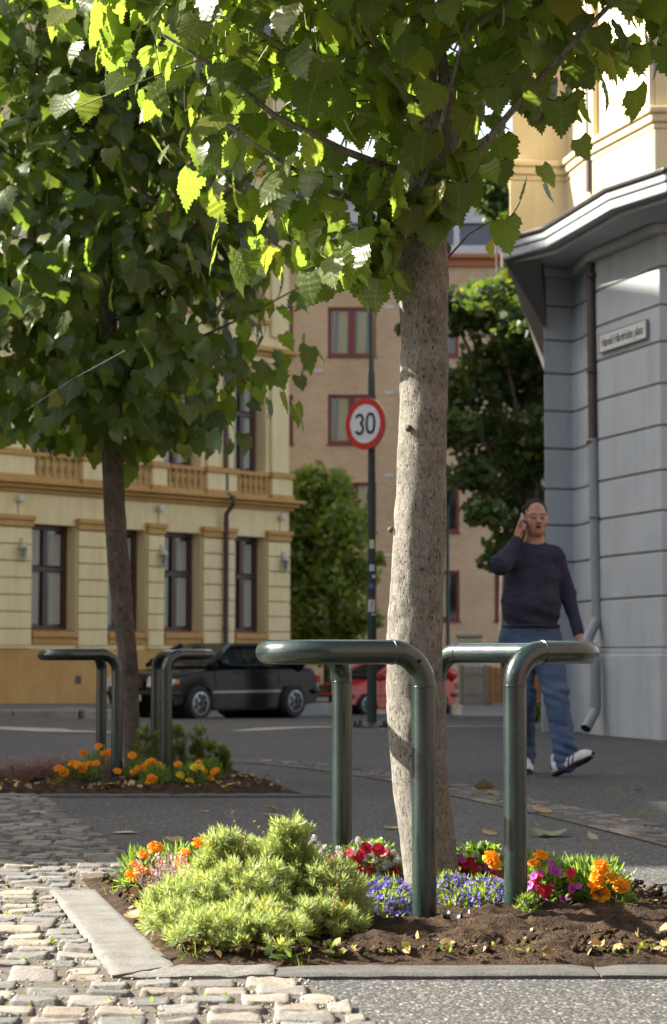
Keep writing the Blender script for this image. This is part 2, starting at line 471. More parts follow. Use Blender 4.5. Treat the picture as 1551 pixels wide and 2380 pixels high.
# planting beds of soil
M['soil'] = pm('soil', (.022, .014, .009), (.095, .060, .037), scale=22, rough=.97, bmp=1, bscale=140, bdist=.02, spec=.15, st=(.35, .72))
def soil(ox, oy, sd):
    xs = np.arange(-1.0, 1.45, .0125); ys = np.arange(5.05, 7.5, .02 if sd else .0125)
    X, Y = np.meshgrid(xs, ys); P = np.stack([X.ravel(), Y.ravel(), np.zeros(X.size)], 1)
    d = np.full(len(P), 9.0); n = len(BED)
    for k in range(n):
        a = np.array(BED[k]); b = np.array(BED[(k+1) % n]); e = b-a; e /= np.linalg.norm(e)
        d = np.minimum(d, (P[:, 1]-a[1])*e[0]-(P[:, 0]-a[0])*e[1])
    m = np.clip((d+.01)/.10, 0, 1)
    z = .002+.028*m**.6+.018*np.clip((d-.1)/.4, 0, 1)
    z += m*(.020*fbm(P*[9, 9, 1], 3, 60+sd)+.011*np.abs(fbm(P*[42, 42, 1], 3, 70+sd)))
    z = np.where(d < -.012, -.05, z)
    P[:, 2] = z; P[:, 0] += ox; P[:, 1] += oy
    idx = np.arange(len(P)).reshape(X.shape)
    Fq = np.stack([idx[:-1, :-1].ravel(), idx[:-1, 1:].ravel(), idx[1:, 1:].ravel(), idx[1:, :-1].ravel()], 1)
    keep = (d[Fq] > -.03).all(1)
    return tag(npmesh('soil_bed', P, Fq[keep], M['soil'], smooth=True), kind='structure')
soil(0, 0, 0); soil(*OFF2, 1)

# ---------------------------------------------------------------- far pavement and verge
M['paving'] = pm('paving concrete', (.085, .085, .085), (.13, .125, .12), scale=3, rough=.9, bmp=.4, bscale=90)
M['kerbfar'] = pm('kerb stone', (.17, .165, .155), (.25, .24, .22), scale=2.5, rough=.9)
pv = MB(); zt = lambda y: -.066-.016*(y-33)
PP = [(-18, 33), (-3.9, 33), (-3.62, 33.25), (-3.52, 33.7), (-4.0, 36), (-5.0, 39), (-4.2, 42), (.2, 54), (.4, 58.5), (-18, 58.5)]
n = len(PP)
pv.add([(x, y, zt(y)) for x, y in PP], [tuple(range(n))])
tag(pv.build('pavement', M['paving']), kind='structure')
kb = MB()
for k in range(n-3):
    a = Vector(PP[k]); b = Vector(PP[k+1]); e = (b-a); ln = e.length; m = max(1, int(ln/1.0))
    nn = Vector((e.y, -e.x)).normalized()*.13
    for j in range(m):
        p = a+e*(j/m); q = a+e*((j+.985)/m)
        kb.add([(p.x, p.y, zt(p.y)+.004), (q.x, q.y, zt(q.y)+.004), (q.x+nn.x, q.y+nn.y, zt(q.y)+.004), (p.x+nn.x, p.y+nn.y, zt(p.y)+.004),
                (p.x, p.y, -1.3), (q.x, q.y, -1.3), (q.x+nn.x, q.y+nn.y, -1.3), (p.x+nn.x, p.y+nn.y, -1.3)],
               [(3, 2, 1, 0), (0, 1, 5, 4), (2, 3, 7, 6), (1, 2, 6, 5), (3, 0, 4, 7)])
tag(kb.build('kerb', M['kerbfar'], bevel=.015), kind='structure')
vg = MB()
vg.prism([(1.98, 33.3), (9, 32.8), (9, 46), (2.85, 46), (2.42, 40)], -1.4, -.15)
tag(vg.build('verge', M['paving']), kind='structure')
vk = MB(); vk.obox((1.93, 33.12, -1.4), (7.1, -.5, 0), (.0, .17, 0), (0, 0, 1.26))
vk.obox((1.86, 33.2, -1.4), (.12, 0.02, 0), (.45, 6.9, 0), (0, 0, 1.265))
tag(vk.build('kerb', M['kerbfar'], bevel=.015), kind='structure')
# slivers of sunlight on the road, painted as flat pale strips
M['paintedsun'] = pm('painted sunlight', (.22, .215, .205), (.33, .32, .30), scale=4, rough=.85)
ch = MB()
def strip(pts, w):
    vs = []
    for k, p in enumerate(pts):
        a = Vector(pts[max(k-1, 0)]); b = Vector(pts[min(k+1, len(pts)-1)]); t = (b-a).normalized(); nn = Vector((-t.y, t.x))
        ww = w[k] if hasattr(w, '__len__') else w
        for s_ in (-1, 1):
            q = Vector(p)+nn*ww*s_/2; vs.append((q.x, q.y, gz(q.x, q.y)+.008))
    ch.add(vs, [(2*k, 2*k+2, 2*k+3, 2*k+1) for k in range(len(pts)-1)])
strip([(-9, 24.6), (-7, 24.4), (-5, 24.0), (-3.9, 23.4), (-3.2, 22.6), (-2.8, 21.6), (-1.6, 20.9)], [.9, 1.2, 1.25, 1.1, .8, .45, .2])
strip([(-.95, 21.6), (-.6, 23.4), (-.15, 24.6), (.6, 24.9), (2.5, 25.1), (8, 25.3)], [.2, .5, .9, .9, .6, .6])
tag(ch.build('painted_sun_strip', M['paintedsun']), kind='structure')
# ---------------------------------------------------------------- tubular stands around the trees
def tube_mat():
    m, N, L, b = newmat('green enamel'); v = coords(N, L, (1, 1, .35))
    wear = ramp(N, L, noise(N, L, v, 55, 6, .75), [(.66, (0, 0, 0)), (.72, (1, 1, 1))])
    big = ramp(N, L, noise(N, L, coords(N, L), 6, 4), [(.4, (.009, .020, .019)), (.65, (.016, .031, .028))])
    c = mix(N, L, big, (.13, .16, .15), wear)
    L.new(c, b.inputs['Base Color'])
    L.new(ramp(N, L, noise(N, L, v, 30, 4), [(.3, (.15,)*3), (.7, (.30,)*3)]), b.inputs['Roughness'])
    b.inputs['Specular IOR Level'].default_value = .7; b.inputs['Coat Weight'].default_value = .12; b.inputs['Coat Roughness'].default_value = .08
    bump(N, L, noise(N, L, coords(N, L), 45, 3), .12, .004, b)
    return m
M['tube'] = tube_mat(); M['dark'] = pm('dark opening', (.004, .004, .004), rough=.9)
def arc_path(P, r, seg=10):
    P = [Vector(p) for p in P]; out = [P[0]]
    for k in range(1, len(P)-1):
        a = (P[k-1]-P[k]); b = (P[k+1]-P[k]); la, lb = a.length, b.length; a.normalize(); b.normalize()
        th = math.acos(max(-1, min(1, a.dot(b)))); rr_ = r[k] if hasattr(r, '__len__') else r
        d = min(rr_/math.tan(th/2), la*.48, lb*.48); rad = d*math.tan(th/2)
        bis = (a+b).normalized(); c = P[k]+bis*(rad/math.sin(th/2))
        p0 = P[k]+a*d-c; p1 = P[k]+b*d-c; ang = math.pi-th
        ax = p0.cross(p1).normalized()
        for j in range(seg+1): out.append(c+Matrix.Rotation(ang*j/seg, 3, ax) @ p0)
    out.append(P[-1]); return out
ZB = .763; TR = .033
def stand(F, C1, C2, Rr, label, hole):
    t = thing('tubular_stand', label, 'bike stand', ((F[0]+Rr[0])/2, (F[1]+Rr[1])/2, 0), 0, 'tubular stands around the trees')
    path = arc_path([(F[0], F[1], -.08), (F[0], F[1], ZB), (C1[0], C1[1], ZB), (C2[0], C2[1], ZB), (Rr[0], Rr[1], ZB), (Rr[0], Rr[1], -.08)], [0, .095, .13, .13, .095, 0], 14)
    zc = ZB-.095
    fl = [p for p in path if p.z < zc-.001]
    # legs below the weld, rail above
    def leg(p):
        b = MB(); b.tube([(p[0], p[1], -.06), (p[0], p[1], zc)], TR, 40); return b.build('leg', M['tube'], t, smooth=True)
    leg(F); leg(Rr)
    rail = MB(); rp = [p for p in path if p.z >= zc-.001]; rail.tube(rp, TR, 40); rail.build('rail', M['tube'], t, smooth=True)
    w = MB()
    def ring(p, d):
        w.lathe([(TR-.002, -.0035), (TR+.0018, -.0015), (TR+.0018, .0015), (TR-.002, .0035)], p, 36, d, cap=False)
    ring(Vector((F[0], F[1], zc)), (0, 0, 1)); ring(Vector((Rr[0], Rr[1], zc)), (0, 0, 1))
    for a, b in ((F, C1), (Rr, C2)):
        d = (Vector((b[0]-a[0], b[1]-a[1], 0))).normalized(); ring(Vector((a[0], a[1], ZB))+d*.097, d)
    w.split('weld', M['tube'], t, smooth=True)
    if hole:
        d = (Vector((C1[0]-F[0], C1[1]-F[1], 0))).normalized()
        nrm = Vector((d.y, -d.x, 0)); nrm = nrm if nrm.y < 0 else -nrm
        c = Vector((F[0], F[1], zc))+Vector((d.x*.095*(1-math.cos(R(48))), d.y*.095*(1-math.cos(R(48))), .095*math.sin(R(48))))
        h = MB(); h.lathe([(.006, 0), (.006, .0015)], c+nrm*(TR-.0007), 16, nrm); h.build('bolt_hole', M['dark'], t)
    return t
s1 = stand((.247, 5.86), (-.175, 5.66), (-.20, 6.62), (.028, 7.05), 'dark green tubular stand with scratched rounded end, left of the pale foreground trunk', True)
s2 = stand((.513, 6.07), (.752, 6.22), (.70, 6.98), (.35, 7.30), 'dark green tubular stand right of the foreground tree, its front leg among orange flowers', False)
def cploc(o): return Vector(o.location)+Vector((OFF2[0], OFF2[1], 0))
dup(s1, cploc(s1), label='green tubular stand left of the farther shaded trunk, by the heather')
dup(s2, cploc(s2), label='dark green tubular stand right of the farther trunk, before the black car')

# ---------------------------------------------------------------- bark and leaves
def bark_mat(name, c1, c2, c3, sc=1):
    m, N, L, b = newmat(name); v = coords(N, L, (1, 1, .45)); v1 = coords(N, L)
    c = ramp(N, L, noise(N, L, v, 28*sc, 5, .65), [(.3, c1), (.7, c2)])
    vo = N.new('ShaderNodeTexVoronoi'); vo.inputs['Scale'].default_value = 95*sc; L.new(v, vo.inputs['Vector'])
    vo.inputs['Randomness'].default_value = 1
    n2 = noise(N, L, v, 65*sc, 5, .75)
    sp = ramp(N, L, n2, [(.38, c3), (.46, (1, 1, 1))])
    c = mix(N, L, c, sp, .85, 'MULTIPLY')
    lent = ramp(N, L, noise(N, L, v, 120*sc, 2, .5), [(.60, (0, 0, 0)), (.68, (1, 1, 1))])
    c = mix(N, L, c, tuple(min(1, x*1.5) for x in c2), mth_scale(N, L, lent, .5))
    pat = ramp(N, L, noise(N, L, coords(N, L, (1, 1, 2.5)), 4*sc, 4), [(.35, (.62, .60, .55)), (.6, (1, 1, 1))])
    c = mix(N, L, c, pat, .7, 'MULTIPLY')
    L.new(c, b.inputs['Base Color']); b.inputs['Roughness'].default_value = .85; b.inputs['Specular IOR Level'].default_value = .2
    p = bump(N, L, n2, .9, .006, None); bump(N, L, noise(N, L, v, 130*sc, 4, .7), .5, .003, b, p)
    return m
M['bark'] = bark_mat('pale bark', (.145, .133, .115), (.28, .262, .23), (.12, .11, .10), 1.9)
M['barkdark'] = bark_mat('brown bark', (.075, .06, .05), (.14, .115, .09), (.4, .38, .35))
M['twig'] = pm('green twig', (.10, .13, .03), (.16, .17, .06), scale=20, rough=.6)
M['twigdark'] = pm('dark twig', (.03, .025, .018), (.06, .05, .03), scale=20, rough=.8)
M['leaf'] = leaf_mat('tree leaf', (.016, .034, .004), (.040, .064, .009), (.36, .52, .06), tw=.37, rough=.34, spec=.28)
M['leaf2'] = leaf_mat('tree leaf in the far crown', (.010, .027, .004), (.032, .056, .009), (.34, .52, .05), tw=.37, rough=.26, vein=True, spec=.33)

def trunk_mesh(cent, rad, n=48, seed=0, amp=.004, rings=None):
    'cent: list of (x,y,z), rad: list; resampled tall grid with bark relief'
    z0, z1 = cent[0][2], cent[-1][2]; m = rings or int((z1-z0)/.02)
    cz = np.array([c[2] for c in cent]); zz = np.linspace(z0, z1, m)
    def sm(vals):
        v = np.interp(zz, cz, vals); k = 7; pad = np.pad(v, k, mode='edge'); return np.convolve(pad, np.ones(2*k+1)/(2*k+1), 'valid')
    cx = sm([c[0] for c in cent]); cy = sm([c[1] for c in cent]); rd = sm(rad)
    th = np.linspace(0, 2*math.pi, n, endpoint=False)
    T, Z = np.meshgrid(th, zz); C_, Sn = np.cos(T), np.sin(T)
    r = rd[:, None]*np.ones_like(T)
    P = np.stack([(C_*r).ravel(), (Sn*r).ravel(), Z.ravel()*.5], 1)
    dr = amp*fbm(P*30, 3, seed).reshape(T.shape)+amp*1.2*fbm(P*[7, 7, 9], 2, seed+5).reshape(T.shape)
    r = r+dr
    V = np.stack([(cx[:, None]+C_*r).ravel(), (cy[:, None]+Sn*r).ravel(), Z.ravel()], 1)
    idx = np.arange(m*n).reshape(m, n); nx_ = np.roll(idx, -1, 1)
    F = np.stack([idx[:-1].ravel(), nx_[:-1].ravel(), nx_[1:].ravel(), idx[1:].ravel()], 1)
    return V, F

def leaf_template(nb=14, lobed=True, fold=.16, teeth=True):
    'unit leaf: stalk at the origin, tip at (0,1,0); returns V, F, uv'
    t = np.linspace(0, 1, nb)
    # half width along the rim: heart base, shallow shoulder lobes, long tip
    ang = t*math.pi
    yb = -.10*np.sin(np.clip(t*3.2, 0, 1)*math.pi)+np.clip((t-.12)/.88, 0, 1)**.92
    w = .50*np.sin(np.clip(t, 0, 1)**.62*math.pi)**.80
    w = w*(1-.55*np.clip((t-.62)/.38, 0, 1)**1.0)
    if lobed: w = w*(1+.10*np.cos(t*math.pi*7))
    if teeth:
        alt = np.where(np.arange(nb) % 2 == 0, .034, -.02); alt[0] = alt[-1] = 0
        w = np.maximum(0, w+alt*(w > .05)); yb = yb+np.where(np.arange(nb) % 2 == 0, .02, -.012)*(np.arange(nb) < nb-1)
    w[0] = .015; w[-1] = 0.0
    ym = np.linspace(0, 1, nb)
    V, uv = [], []
    def zf(x, y): return fold*abs(x)-.22*y*y-.10*x*x*4+.006*math.sin(y*38-abs(x)*30)
    for k in range(nb): V.append((0, ym[k], zf(0, ym[k]))); uv.append((0, ym[k]))
    for s_ in (-1, 1):
        for k in range(nb): V.append((s_*w[k]*.5, (ym[k]+yb[k])/2, zf(s_*w[k]*.5, ym[k]))); uv.append((s_*w[k]*.5, ym[k]))
        for k in range(nb): V.append((s_*w[k], yb[k], zf(s_*w[k], yb[k]))); uv.append((s_*w[k], yb[k]))
    F = []
    for si, s_ in enumerate((-1, 1)):
        a0 = nb+si*2*nb
        for k in range(nb-1):
            q1 = (k, k+1, a0+k+1, a0+k); q2 = (a0+k, a0+k+1, a0+nb+k+1, a0+nb+k)
            if s_ > 0: q1 = q1[::-1]; q2 = q2[::-1]
            F += [q1, q2]
    return np.array(V), np.array(F), np.array(uv)
def frames(T, Nn):
    'rotation matrices with columns (side, along, normal)'
    T = T/np.linalg.norm(T, axis=1, keepdims=True)
    Nn = Nn-T*(T*Nn).sum(1, keepdims=True); Nn /= np.linalg.norm(Nn, axis=1, keepdims=True)+1e-9
    B = np.cross(T, Nn); return np.stack([B, T, Nn], 2)
def instance(tmpl, pos, Rm, sc, tint=None):
    V, F, uv = tmpl; n = len(pos); k = len(V)
    sc = np.asarray(sc, float); sc = sc[:, None] if sc.ndim == 1 else sc
    P = np.einsum('nij,nkj->nki', Rm, V[None]*sc[:, None, :]*np.ones((1, 1, 3)))+pos[:, None, :]
    FF = (F[None]+(np.arange(n)*k)[:, None, None]).reshape(-1, F.shape[1])
    c = np.repeat(tint, k, 0) if tint is not None else None
    return P.reshape(-1, 3), FF, np.tile(uv, (n, 1)), c

def crown_leaves(P, centre, r_, size, seed, droop=1.0, lay=.5):
    rr = np.random.default_rng(seed); n = len(P)
    rad = P-centre; rad[:, 2] *= .3; rad /= np.linalg.norm(rad, axis=1, keepdims=True)+1e-6
    T = rad*.55+np.array([0, 0, -1.0])*droop+rr.normal(0, .42, (n, 3))
    Nn = rad*.8+np.array([0, 0, .75])+rr.normal(0, lay, (n, 3))
    s_ = size*np.clip(rr.normal(1, .2, n), .55, 1.4)
    sc = np.stack([s_*rr.uniform(.85, 1.1, n), s_, s_*rr.uniform(.4, 1.9, n)], 1)
    tint = np.stack([rr.uniform(0, 1, n), np.clip(rr.normal(-.05, .16, n), 0, 1), np.zeros(n)], 1)
    return P, frames(T, Nn), sc, tint

def limb(p0, p1, sag, n=9, rr=None, wob=.02):
    p0, p1 = np.array(p0, float), np.array(p1, float); t = np.linspace(0, 1, n)[:, None]
    P = p0*(1-t)+p1*t; P[:, 2] += (sag*np.sin(t*math.pi))[:, 0]
    if rr is not None: P[1:-1] += rr.normal(0, wob, (n-2, 3))
    return P

def make_tree(name, label, base, tcent, trad, zlow, ztop, rmax, nleaf, lsize, seed, tmpl, matleaf, matbark, extra=None, cat='tree', forks=None, skip=None):
    rr = np.random.default_rng(seed)
    t = thing(name, label, cat, base)
    V, F = trunk_mesh(tcent, trad, 56, seed, amp=.0035)
    tr = npmesh('trunk', V, F, matbark, t, smooth=True)
    if forks:
        fb = MB()
        for P_, r0, r1 in forks: fb.tube(P_, list(np.linspace(r0, r1, len(P_))), 14)
        fb.build('bough', matbark, t, smooth='all')
    ax = np.array([tcent[-1][0], tcent[-1][1]])
    pts = []; lb = MB(); pet = MB()
    nl = 46
    for k in range(nl):
        az = 2.399963*k+rr.normal(0, .2); rmx = rmax(az)*rr.uniform(.75, 1.0)
        z0 = tcent[-1][2]-rr.uniform(0, 1.0)*(tcent[-1][2]-zlow(.15, az)-.15) if k < 28 else rr.uniform(zlow(.2, az)+.1, ztop-.6)
        zt_ = min(ztop, max(zlow(rmx, az)+.1, z0+rmx*rr.uniform(.35, .9)))
        P = limb((ax[0]+math.cos(az)*.03, ax[1]+math.sin(az)*.03, z0), (ax[0]+math.cos(az)*rmx, ax[1]+math.sin(az)*rmx, zt_), -.06, 9, rr)
        lb.tube(P, list(np.linspace(.013, .003, 9)), 7)
        for j in range(2, 9):
            for q in range(3):
                d = rr.normal(0, .13, 3); pts.append(P[j]+d)
                if q == 0:
                    tw = limb(P[j], P[j]+d*1.8, 0, 4, rr, .01); lb.tube(tw, [.004, .0035, .003, .002], 5)
    lb.build('branch', M['twigdark'] if matleaf is M['leaf2'] else M['twig'], t, smooth='all')
    # fill the crown volume, thicker towards its surface
    while len(pts) < nleaf:
        az = rr.uniform(0, 2*math.pi); z = rr.uniform(zlow(.1, az), ztop); rm = rmax(az)
        top = max(0, 1-max(0, (z-(ztop-1.1))/1.1)**2)**.5
        r_ = rm*top*rr.uniform(0, 1)**.45
        if z < zlow(r_, az)+rr.normal(0, .03): continue
        pts.append(np.array([ax[0]+math.cos(az)*r_, ax[1]+math.sin(az)*r_, z]))
    P = np.array(pts)
    if extra is not None: P = np.concatenate([P, extra])
    if skip is not None: P = P[~skip(P)]
    C0 = np.array([ax[0], ax[1], (ztop+zlow(.5, 0))/2])
    # leaves never below the crown's underside
    a = crown_leaves(P, C0, None, lsize, seed+1)
    V, F, uv, c = instance(tmpl, *a)
    npmesh('crown', V, F, matleaf, t, uv=uv, col=c, smooth=True)
    # leaf stalks
    m_ = min(len(P), 900); Rm = a[1][:m_]; up = -Rm[:, :, 1]*.05+Rm[:, :, 2]*.012+np.array([0, 0, .03])
    for k in range(m_): pet.tube([P[k], P[k]+up[k]*.6+np.array([0, 0, .005]), P[k]+up[k]*1.3], .0014, 4, cap=False)
    pet.build('leaf_stalks', M['twig'], t)
    return t

s0 = 753.0
def tc(px, y, Yd): return tuple(W(px, y, Yd))
rows = [(2060, 945, 1074), (2000, 936, 1064), (1930, 926, 1056), (1850, 915, 1046), (1700, 903, 1031), (1550, 900, 1028), (1400, 905, 1028), (1230, 915, 1036), (1100, 922, 1039), (900, 932, 1041), (700, 930, 1043), (620, 916, 1045), (570, 905, 1043), (520, 925, 1040), (430, 955, 1040), (300, 965, 1030), (100, 965, 1010), (-300, 970, 1000), (-900, 975, 995)]
tcn = []; trd = []
for y, l, r in rows:
    p = W((l+r)/2, y, 6.6); tcn.append(tuple(p)); trd.append((r-l)/2/s0)
tcn.insert(0, (tcn[0][0]+.01, 6.6, -.05)); trd.insert(0, trd[0]*1.12)
def az01(az): return (1+math.cos(az))/2       # 1 to the right, 0 to the left
def zlow1(r, az):
    L_ = np.interp(r, [0, .2, .5, .77, 1.0, 1.15, 1.4], [2.22, 2.15, 2.19, 2.40, 2.64, 2.78, 3.1])
    Rr_ = np.interp(r, [0, .1, .3, .56, .65, .8, 1.1, 1.4], [2.22, 2.27, 2.38, 2.58, 2.68, 2.76, 2.88, 3.1])
    k = az01(az)**.7
    return L_*(1-k)+Rr_*k
rmax1 = lambda az: 1.22
LT = leaf_template(26)
# hanging sprays that break the underside, as in the photograph
ex = []
for (px, py, n_, sp_) in ((600, 575, 6, .05), (830, 520, 10, .06), (885, 560, 7, .045), (810, 610, 4, .03), (877, 625, 3, .02), (950, 470, 6, .03), (1010, 455, 6, .03), (880, 530, 7, .04), (760, 600, 5, .05), (560, 500, 8, .07), (510, 370, 8, .07), (880, 590, 5, .04), (815, 590, 7, .05), (700, 480, 8, .07), (640, 420, 9, .08), (780, 500, 10, .06), (730, 560, 5, .05),
                          (960, 440, 8, .05), (890, 470, 9, .06), (1020, 440, 4, .04), (1150, 530, 2, .03), (440, 270, 9, .08), (250, 110, 8, .08), (150, 20, 7, .07), (1210, 320, 7, .06), (1100, 360, 9, .06), (1010, 350, 6, .05), (1250, 220, 8, .07), (1330, 150, 8, .06), (1420, 90, 7, .06), (1520, 40, 7, .05), (860, 550, 7, .05), (930, 455, 5, .04), (990, 465, 4, .03), (1090, 440, 4, .03)):
    for k in range(n_):
        Yd = 6.6+rng.normal(-.08, .22) if abs(px-970) > 120 else 6.6-.13-abs(rng.normal(0, .07))
        ex.append(np.array(W(px, py, Yd))+rng.normal(0, sp_, 3)*[1, .6, 1])
fk = [([W(1000, 430, 6.62), W(1030, 380, 6.60), W(1045, 320, 6.6), W(1040, 240, 6.6), W(1020, 60, 6.6)], .05, .012),
      ([W(1030, 470, 6.55), W(1060, 420, 6.5), W(1130, 330, 6.45), W(1230, 210, 6.4), W(1340, 90, 6.35), W(1450, -20, 6.3)], .014, .007),
      ([W(975, 480, 6.5), W(985, 430, 6.42), W(1015, 330, 6.38), W(1050, 190, 6.36), W(1090, 40, 6.3)], .010, .005),
      ([W(930, 400, 6.6), W(800, 350, 6.55), W(640, 270, 6.5), W(520, 170, 6.45), W(380, 80, 6.4)], .014, .005),
      ([W(920, 500, 6.6), W(760, 440, 6.55), W(600, 340, 6.5), W(470, 250, 6.5)], .011, .004),
      ([W(1040, 600, 6.6), W(1090, 545, 6.58), W(1130, 520, 6.55), W(1150, 512, 6.55)], .0035, .002)]
far_keep = lambda P: np.zeros(len(P), bool)
tree1 = make_tree('broadleaf_tree', 'foreground tree with pale sunlit speckled trunk and large toothed green leaves', (.29, 6.6, 0), tcn, trd, zlow1, 5.2, rmax1, 5200, .099, 21, LT, M['leaf'], M['bark'], extra=np.array(ex), forks=fk)
# scars and knots of the pale trunk
kn = MB()
kn.lathe([(.001, .0), (.011, .004), (.009, .012), (.003, .018)], W(912, 1232, 6.6)+Vector((.003, -.01, 0)), 10, (-1, -.2, .1))
kn.lathe([(.02, .0), (.017, .010), (.006, .016)], W(1040, 577, 6.6)+Vector((-.004, 0, 0)), 12, (1, -.2, .1))
kn.lathe([(.012, .0), (.009, .006), (.003, .009)], W(948, 1000, 6.6)+Vector((0, -.062, 0)), 12, (-.3, -1, .1))
kn.lathe([(.010, .0), (.008, .005), (.003, .008)], W(958, 1385, 6.6)+Vector((0, -.072, 0)), 12, (0, -1, .1))
kn.split('knot', M['barkdark'], tree1, smooth='all')

# the farther tree
rows = [(1800, 290, 330), (1780, 291, 326), (1600, 284, 322), (1500, 272, 318), (1450, 263, 313), (1300, 249, 301), (1200, 243, 292), (1150, 240, 290), (1040, 238, 286), (900, 236, 284), (600, 232, 262), (300, 225, 255), (-100, 228, 250), (-600, 230, 246)]
tcn2 = []; trd2 = []
for y, l, r in rows:
    p = W((l+r)/2, y, 13.05); tcn2.append(tuple(p)); trd2.append((r-l)/2/381.0)
tcn2.insert(0, (tcn2[0][0], 13.05, -.04)); trd2.insert(0, trd2[0]*1.2)
def zlow2(r, az):
    return np.interp(r, [0, .4, .8, 1.05, 1.2, 1.3], [2.08, 2.02, 2.08, 2.2, 2.55, 2.9])+.08*math.sin(az*3)+.05*math.sin(az*7+1)
rmax2 = lambda az: 1.05+.12*math.sin(az*2+.5)+.1*math.sin(az*5)
ex = []
for (px, py, n_, sp_) in ((430, 1010, 10, .07), (410, 950, 8, .08), (690, 940, 4, .05), (715, 800, 4, .04), (700, 690, 5, .07), (740, 600, 5, .08), (640, 850, 8, .1), (110, 1000, 6, .06), (300, 1010, 7, .06), (200, 990, 7, .07), (690, 560, 8, .12), (60, 930, 6, .07), (240, 900, 9, .07)):
    for k in range(n_): ex.append(np.array(W(px, py, 13.05+rng.normal(-.15, .3)))+rng.normal(0, sp_, 3))
LT2 = leaf_template(12, teeth=True)
fk2 = [([W(250, 700, 13.0), W(420, 560, 12.8), W(560, 420, 12.7), W(650, 350, 12.6)], .02, .006),
       ([W(262, 900, 13.0), W(430, 800, 12.8), W(560, 740, 12.8), W(730, 650, 12.8)], .012, .004)]
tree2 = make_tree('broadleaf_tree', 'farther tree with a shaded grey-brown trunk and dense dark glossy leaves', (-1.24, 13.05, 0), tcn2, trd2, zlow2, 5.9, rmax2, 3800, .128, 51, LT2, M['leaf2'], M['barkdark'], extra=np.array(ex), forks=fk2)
th_ = MB(); th_.tube([W(58, 955, 11.7), W(170, 880, 11.75), W(290, 815, 11.8)], .0005, 4)
tag(th_.build('spider_thread', pm('silk', (.8, .8, .8), rough=.3)), 'thin pale spider thread slanting across the dark leaves of the farther tree', 'spider thread')
# ---------------------------------------------------------------- yellow corner building
def stucco(name, c1, c2, sc=1.2, bm=.25):
    m, N, L, b = newmat(name); v = coords(N, L)
    c = ramp(N, L, noise(N, L, v, sc, 6, .6), [(.3, c1), (.7, c2)])
    st = ramp(N, L, noise(N, L, coords(N, L, (4, 4, .5)), 1.6, 5), [(.3, (.80, .78, .74)), (.55, (1, 1, 1))])
    c = mix(N, L, c, st, .55, 'MULTIPLY'); L.new(c, b.inputs['Base Color'])
    b.inputs['Roughness'].default_value = .9; b.inputs['Specular IOR Level'].default_value = .2
    bump(N, L, noise(N, L, v, 90, 4), bm, .006, b); return m
M['yellow'] = stucco('yellow render', (.70, .565, .31), (.77, .63, .36))
M['ochre'] = stucco('ochre render', (.44, .25, .085), (.53, .32, .12))
M['winbrown'] = pm('brown window frame', (.045, .016, .010), (.06, .022, .014), rough=.4, spec=.5)
M['glass'] = glass('window glass', (.02, .024, .022))
M['curtain'] = pm('curtain', (.30, .29, .24), (.40, .38, .30), scale=3, sc=(9, 9, .3), rough=.9)
M['sill'] = pm('red sill', (.28, .07, .045), rough=.6)
M['pipe'] = pm('brown downpipe', (.05, .032, .026), (.08, .05, .04), rough=.5)
M['blacktin'] = pm('dark roof sheet', (.03, .03, .035), (.05, .05, .055), rough=.5)
FA = Vector((-7.86, 50.0, 0)); FD = Vector((.6711, .7413, 0)); FN = Vector((.7413, -.6711, 0))   # facade origin, direction, outward
def fb(mb, t0, t1, z0, z1, d0, d1, mi=0):
    'box on the facade: t along, z up, d outward'
    mb.obox(FA+FD*t0+FN*d0+Vector((0, 0, z0)), FD*(t1-t0), FN*(d1-d0), (0, 0, z1-z0), mi)
yb = thing('apartment_building', 'yellow rendered corner building with ochre cornices and brown windows behind the black car', 'building', tuple(FA+FD*3-FN*5+Vector((0, 0, -.5))))
bays = [(1.0, 2.40), (3.41, 4.70), (5.31, 6.63), (7.82, 9.03)]
for k in range(1, 5): bays.insert(0, (1.0-2.75*k, 2.3-2.75*k))
T0, T1 = -13.0, 9.93
def wallmb(z0, z1, tops, bots, mat, name):
    mb = MB(); edges = [T0]
    for a, b in bays: edges += [a, b]
    edges.append(T1)
    for k in range(0, len(edges), 2): fb(mb, edges[k], edges[k+1], z0, z1, -.5, 0)
    for a, b in bays:
        fb(mb, a, b, z0, bots, -.5, -.002); fb(mb, a, b, tops, z1, -.5, -.002)
    return mb.build(name, mat, yb)
wallmb(.94, 4.65, 3.92, 1.36, M['yellow'], 'wall')
stor = [(4.93, 9.0, 8.3, 5.62), (9.0, 13.0, 12.0, 9.75), (13.0, 17.0, 16.0, 13.75)]
for z0, z1, tp, bt in stor: wallmb(z0, z1, tp, bt, M['yellow'], 'wall')
mb = MB(); fb(mb, T0, T1, -1.2, .94, -.5, .06); mb.build('plinth', M['ochre'], yb)
# side and back so it stands from other positions
mb = MB(); fb(mb, T1-.5, T1, -1.2, 17, -12, -.5); fb(mb, T0, T1-.5, -1.2, 17, -12, -11.5); fb(mb, T0, T0+.5, -1.2, 17, -11.5, -.5); mb.build('side_wall', M['yellow'], yb)
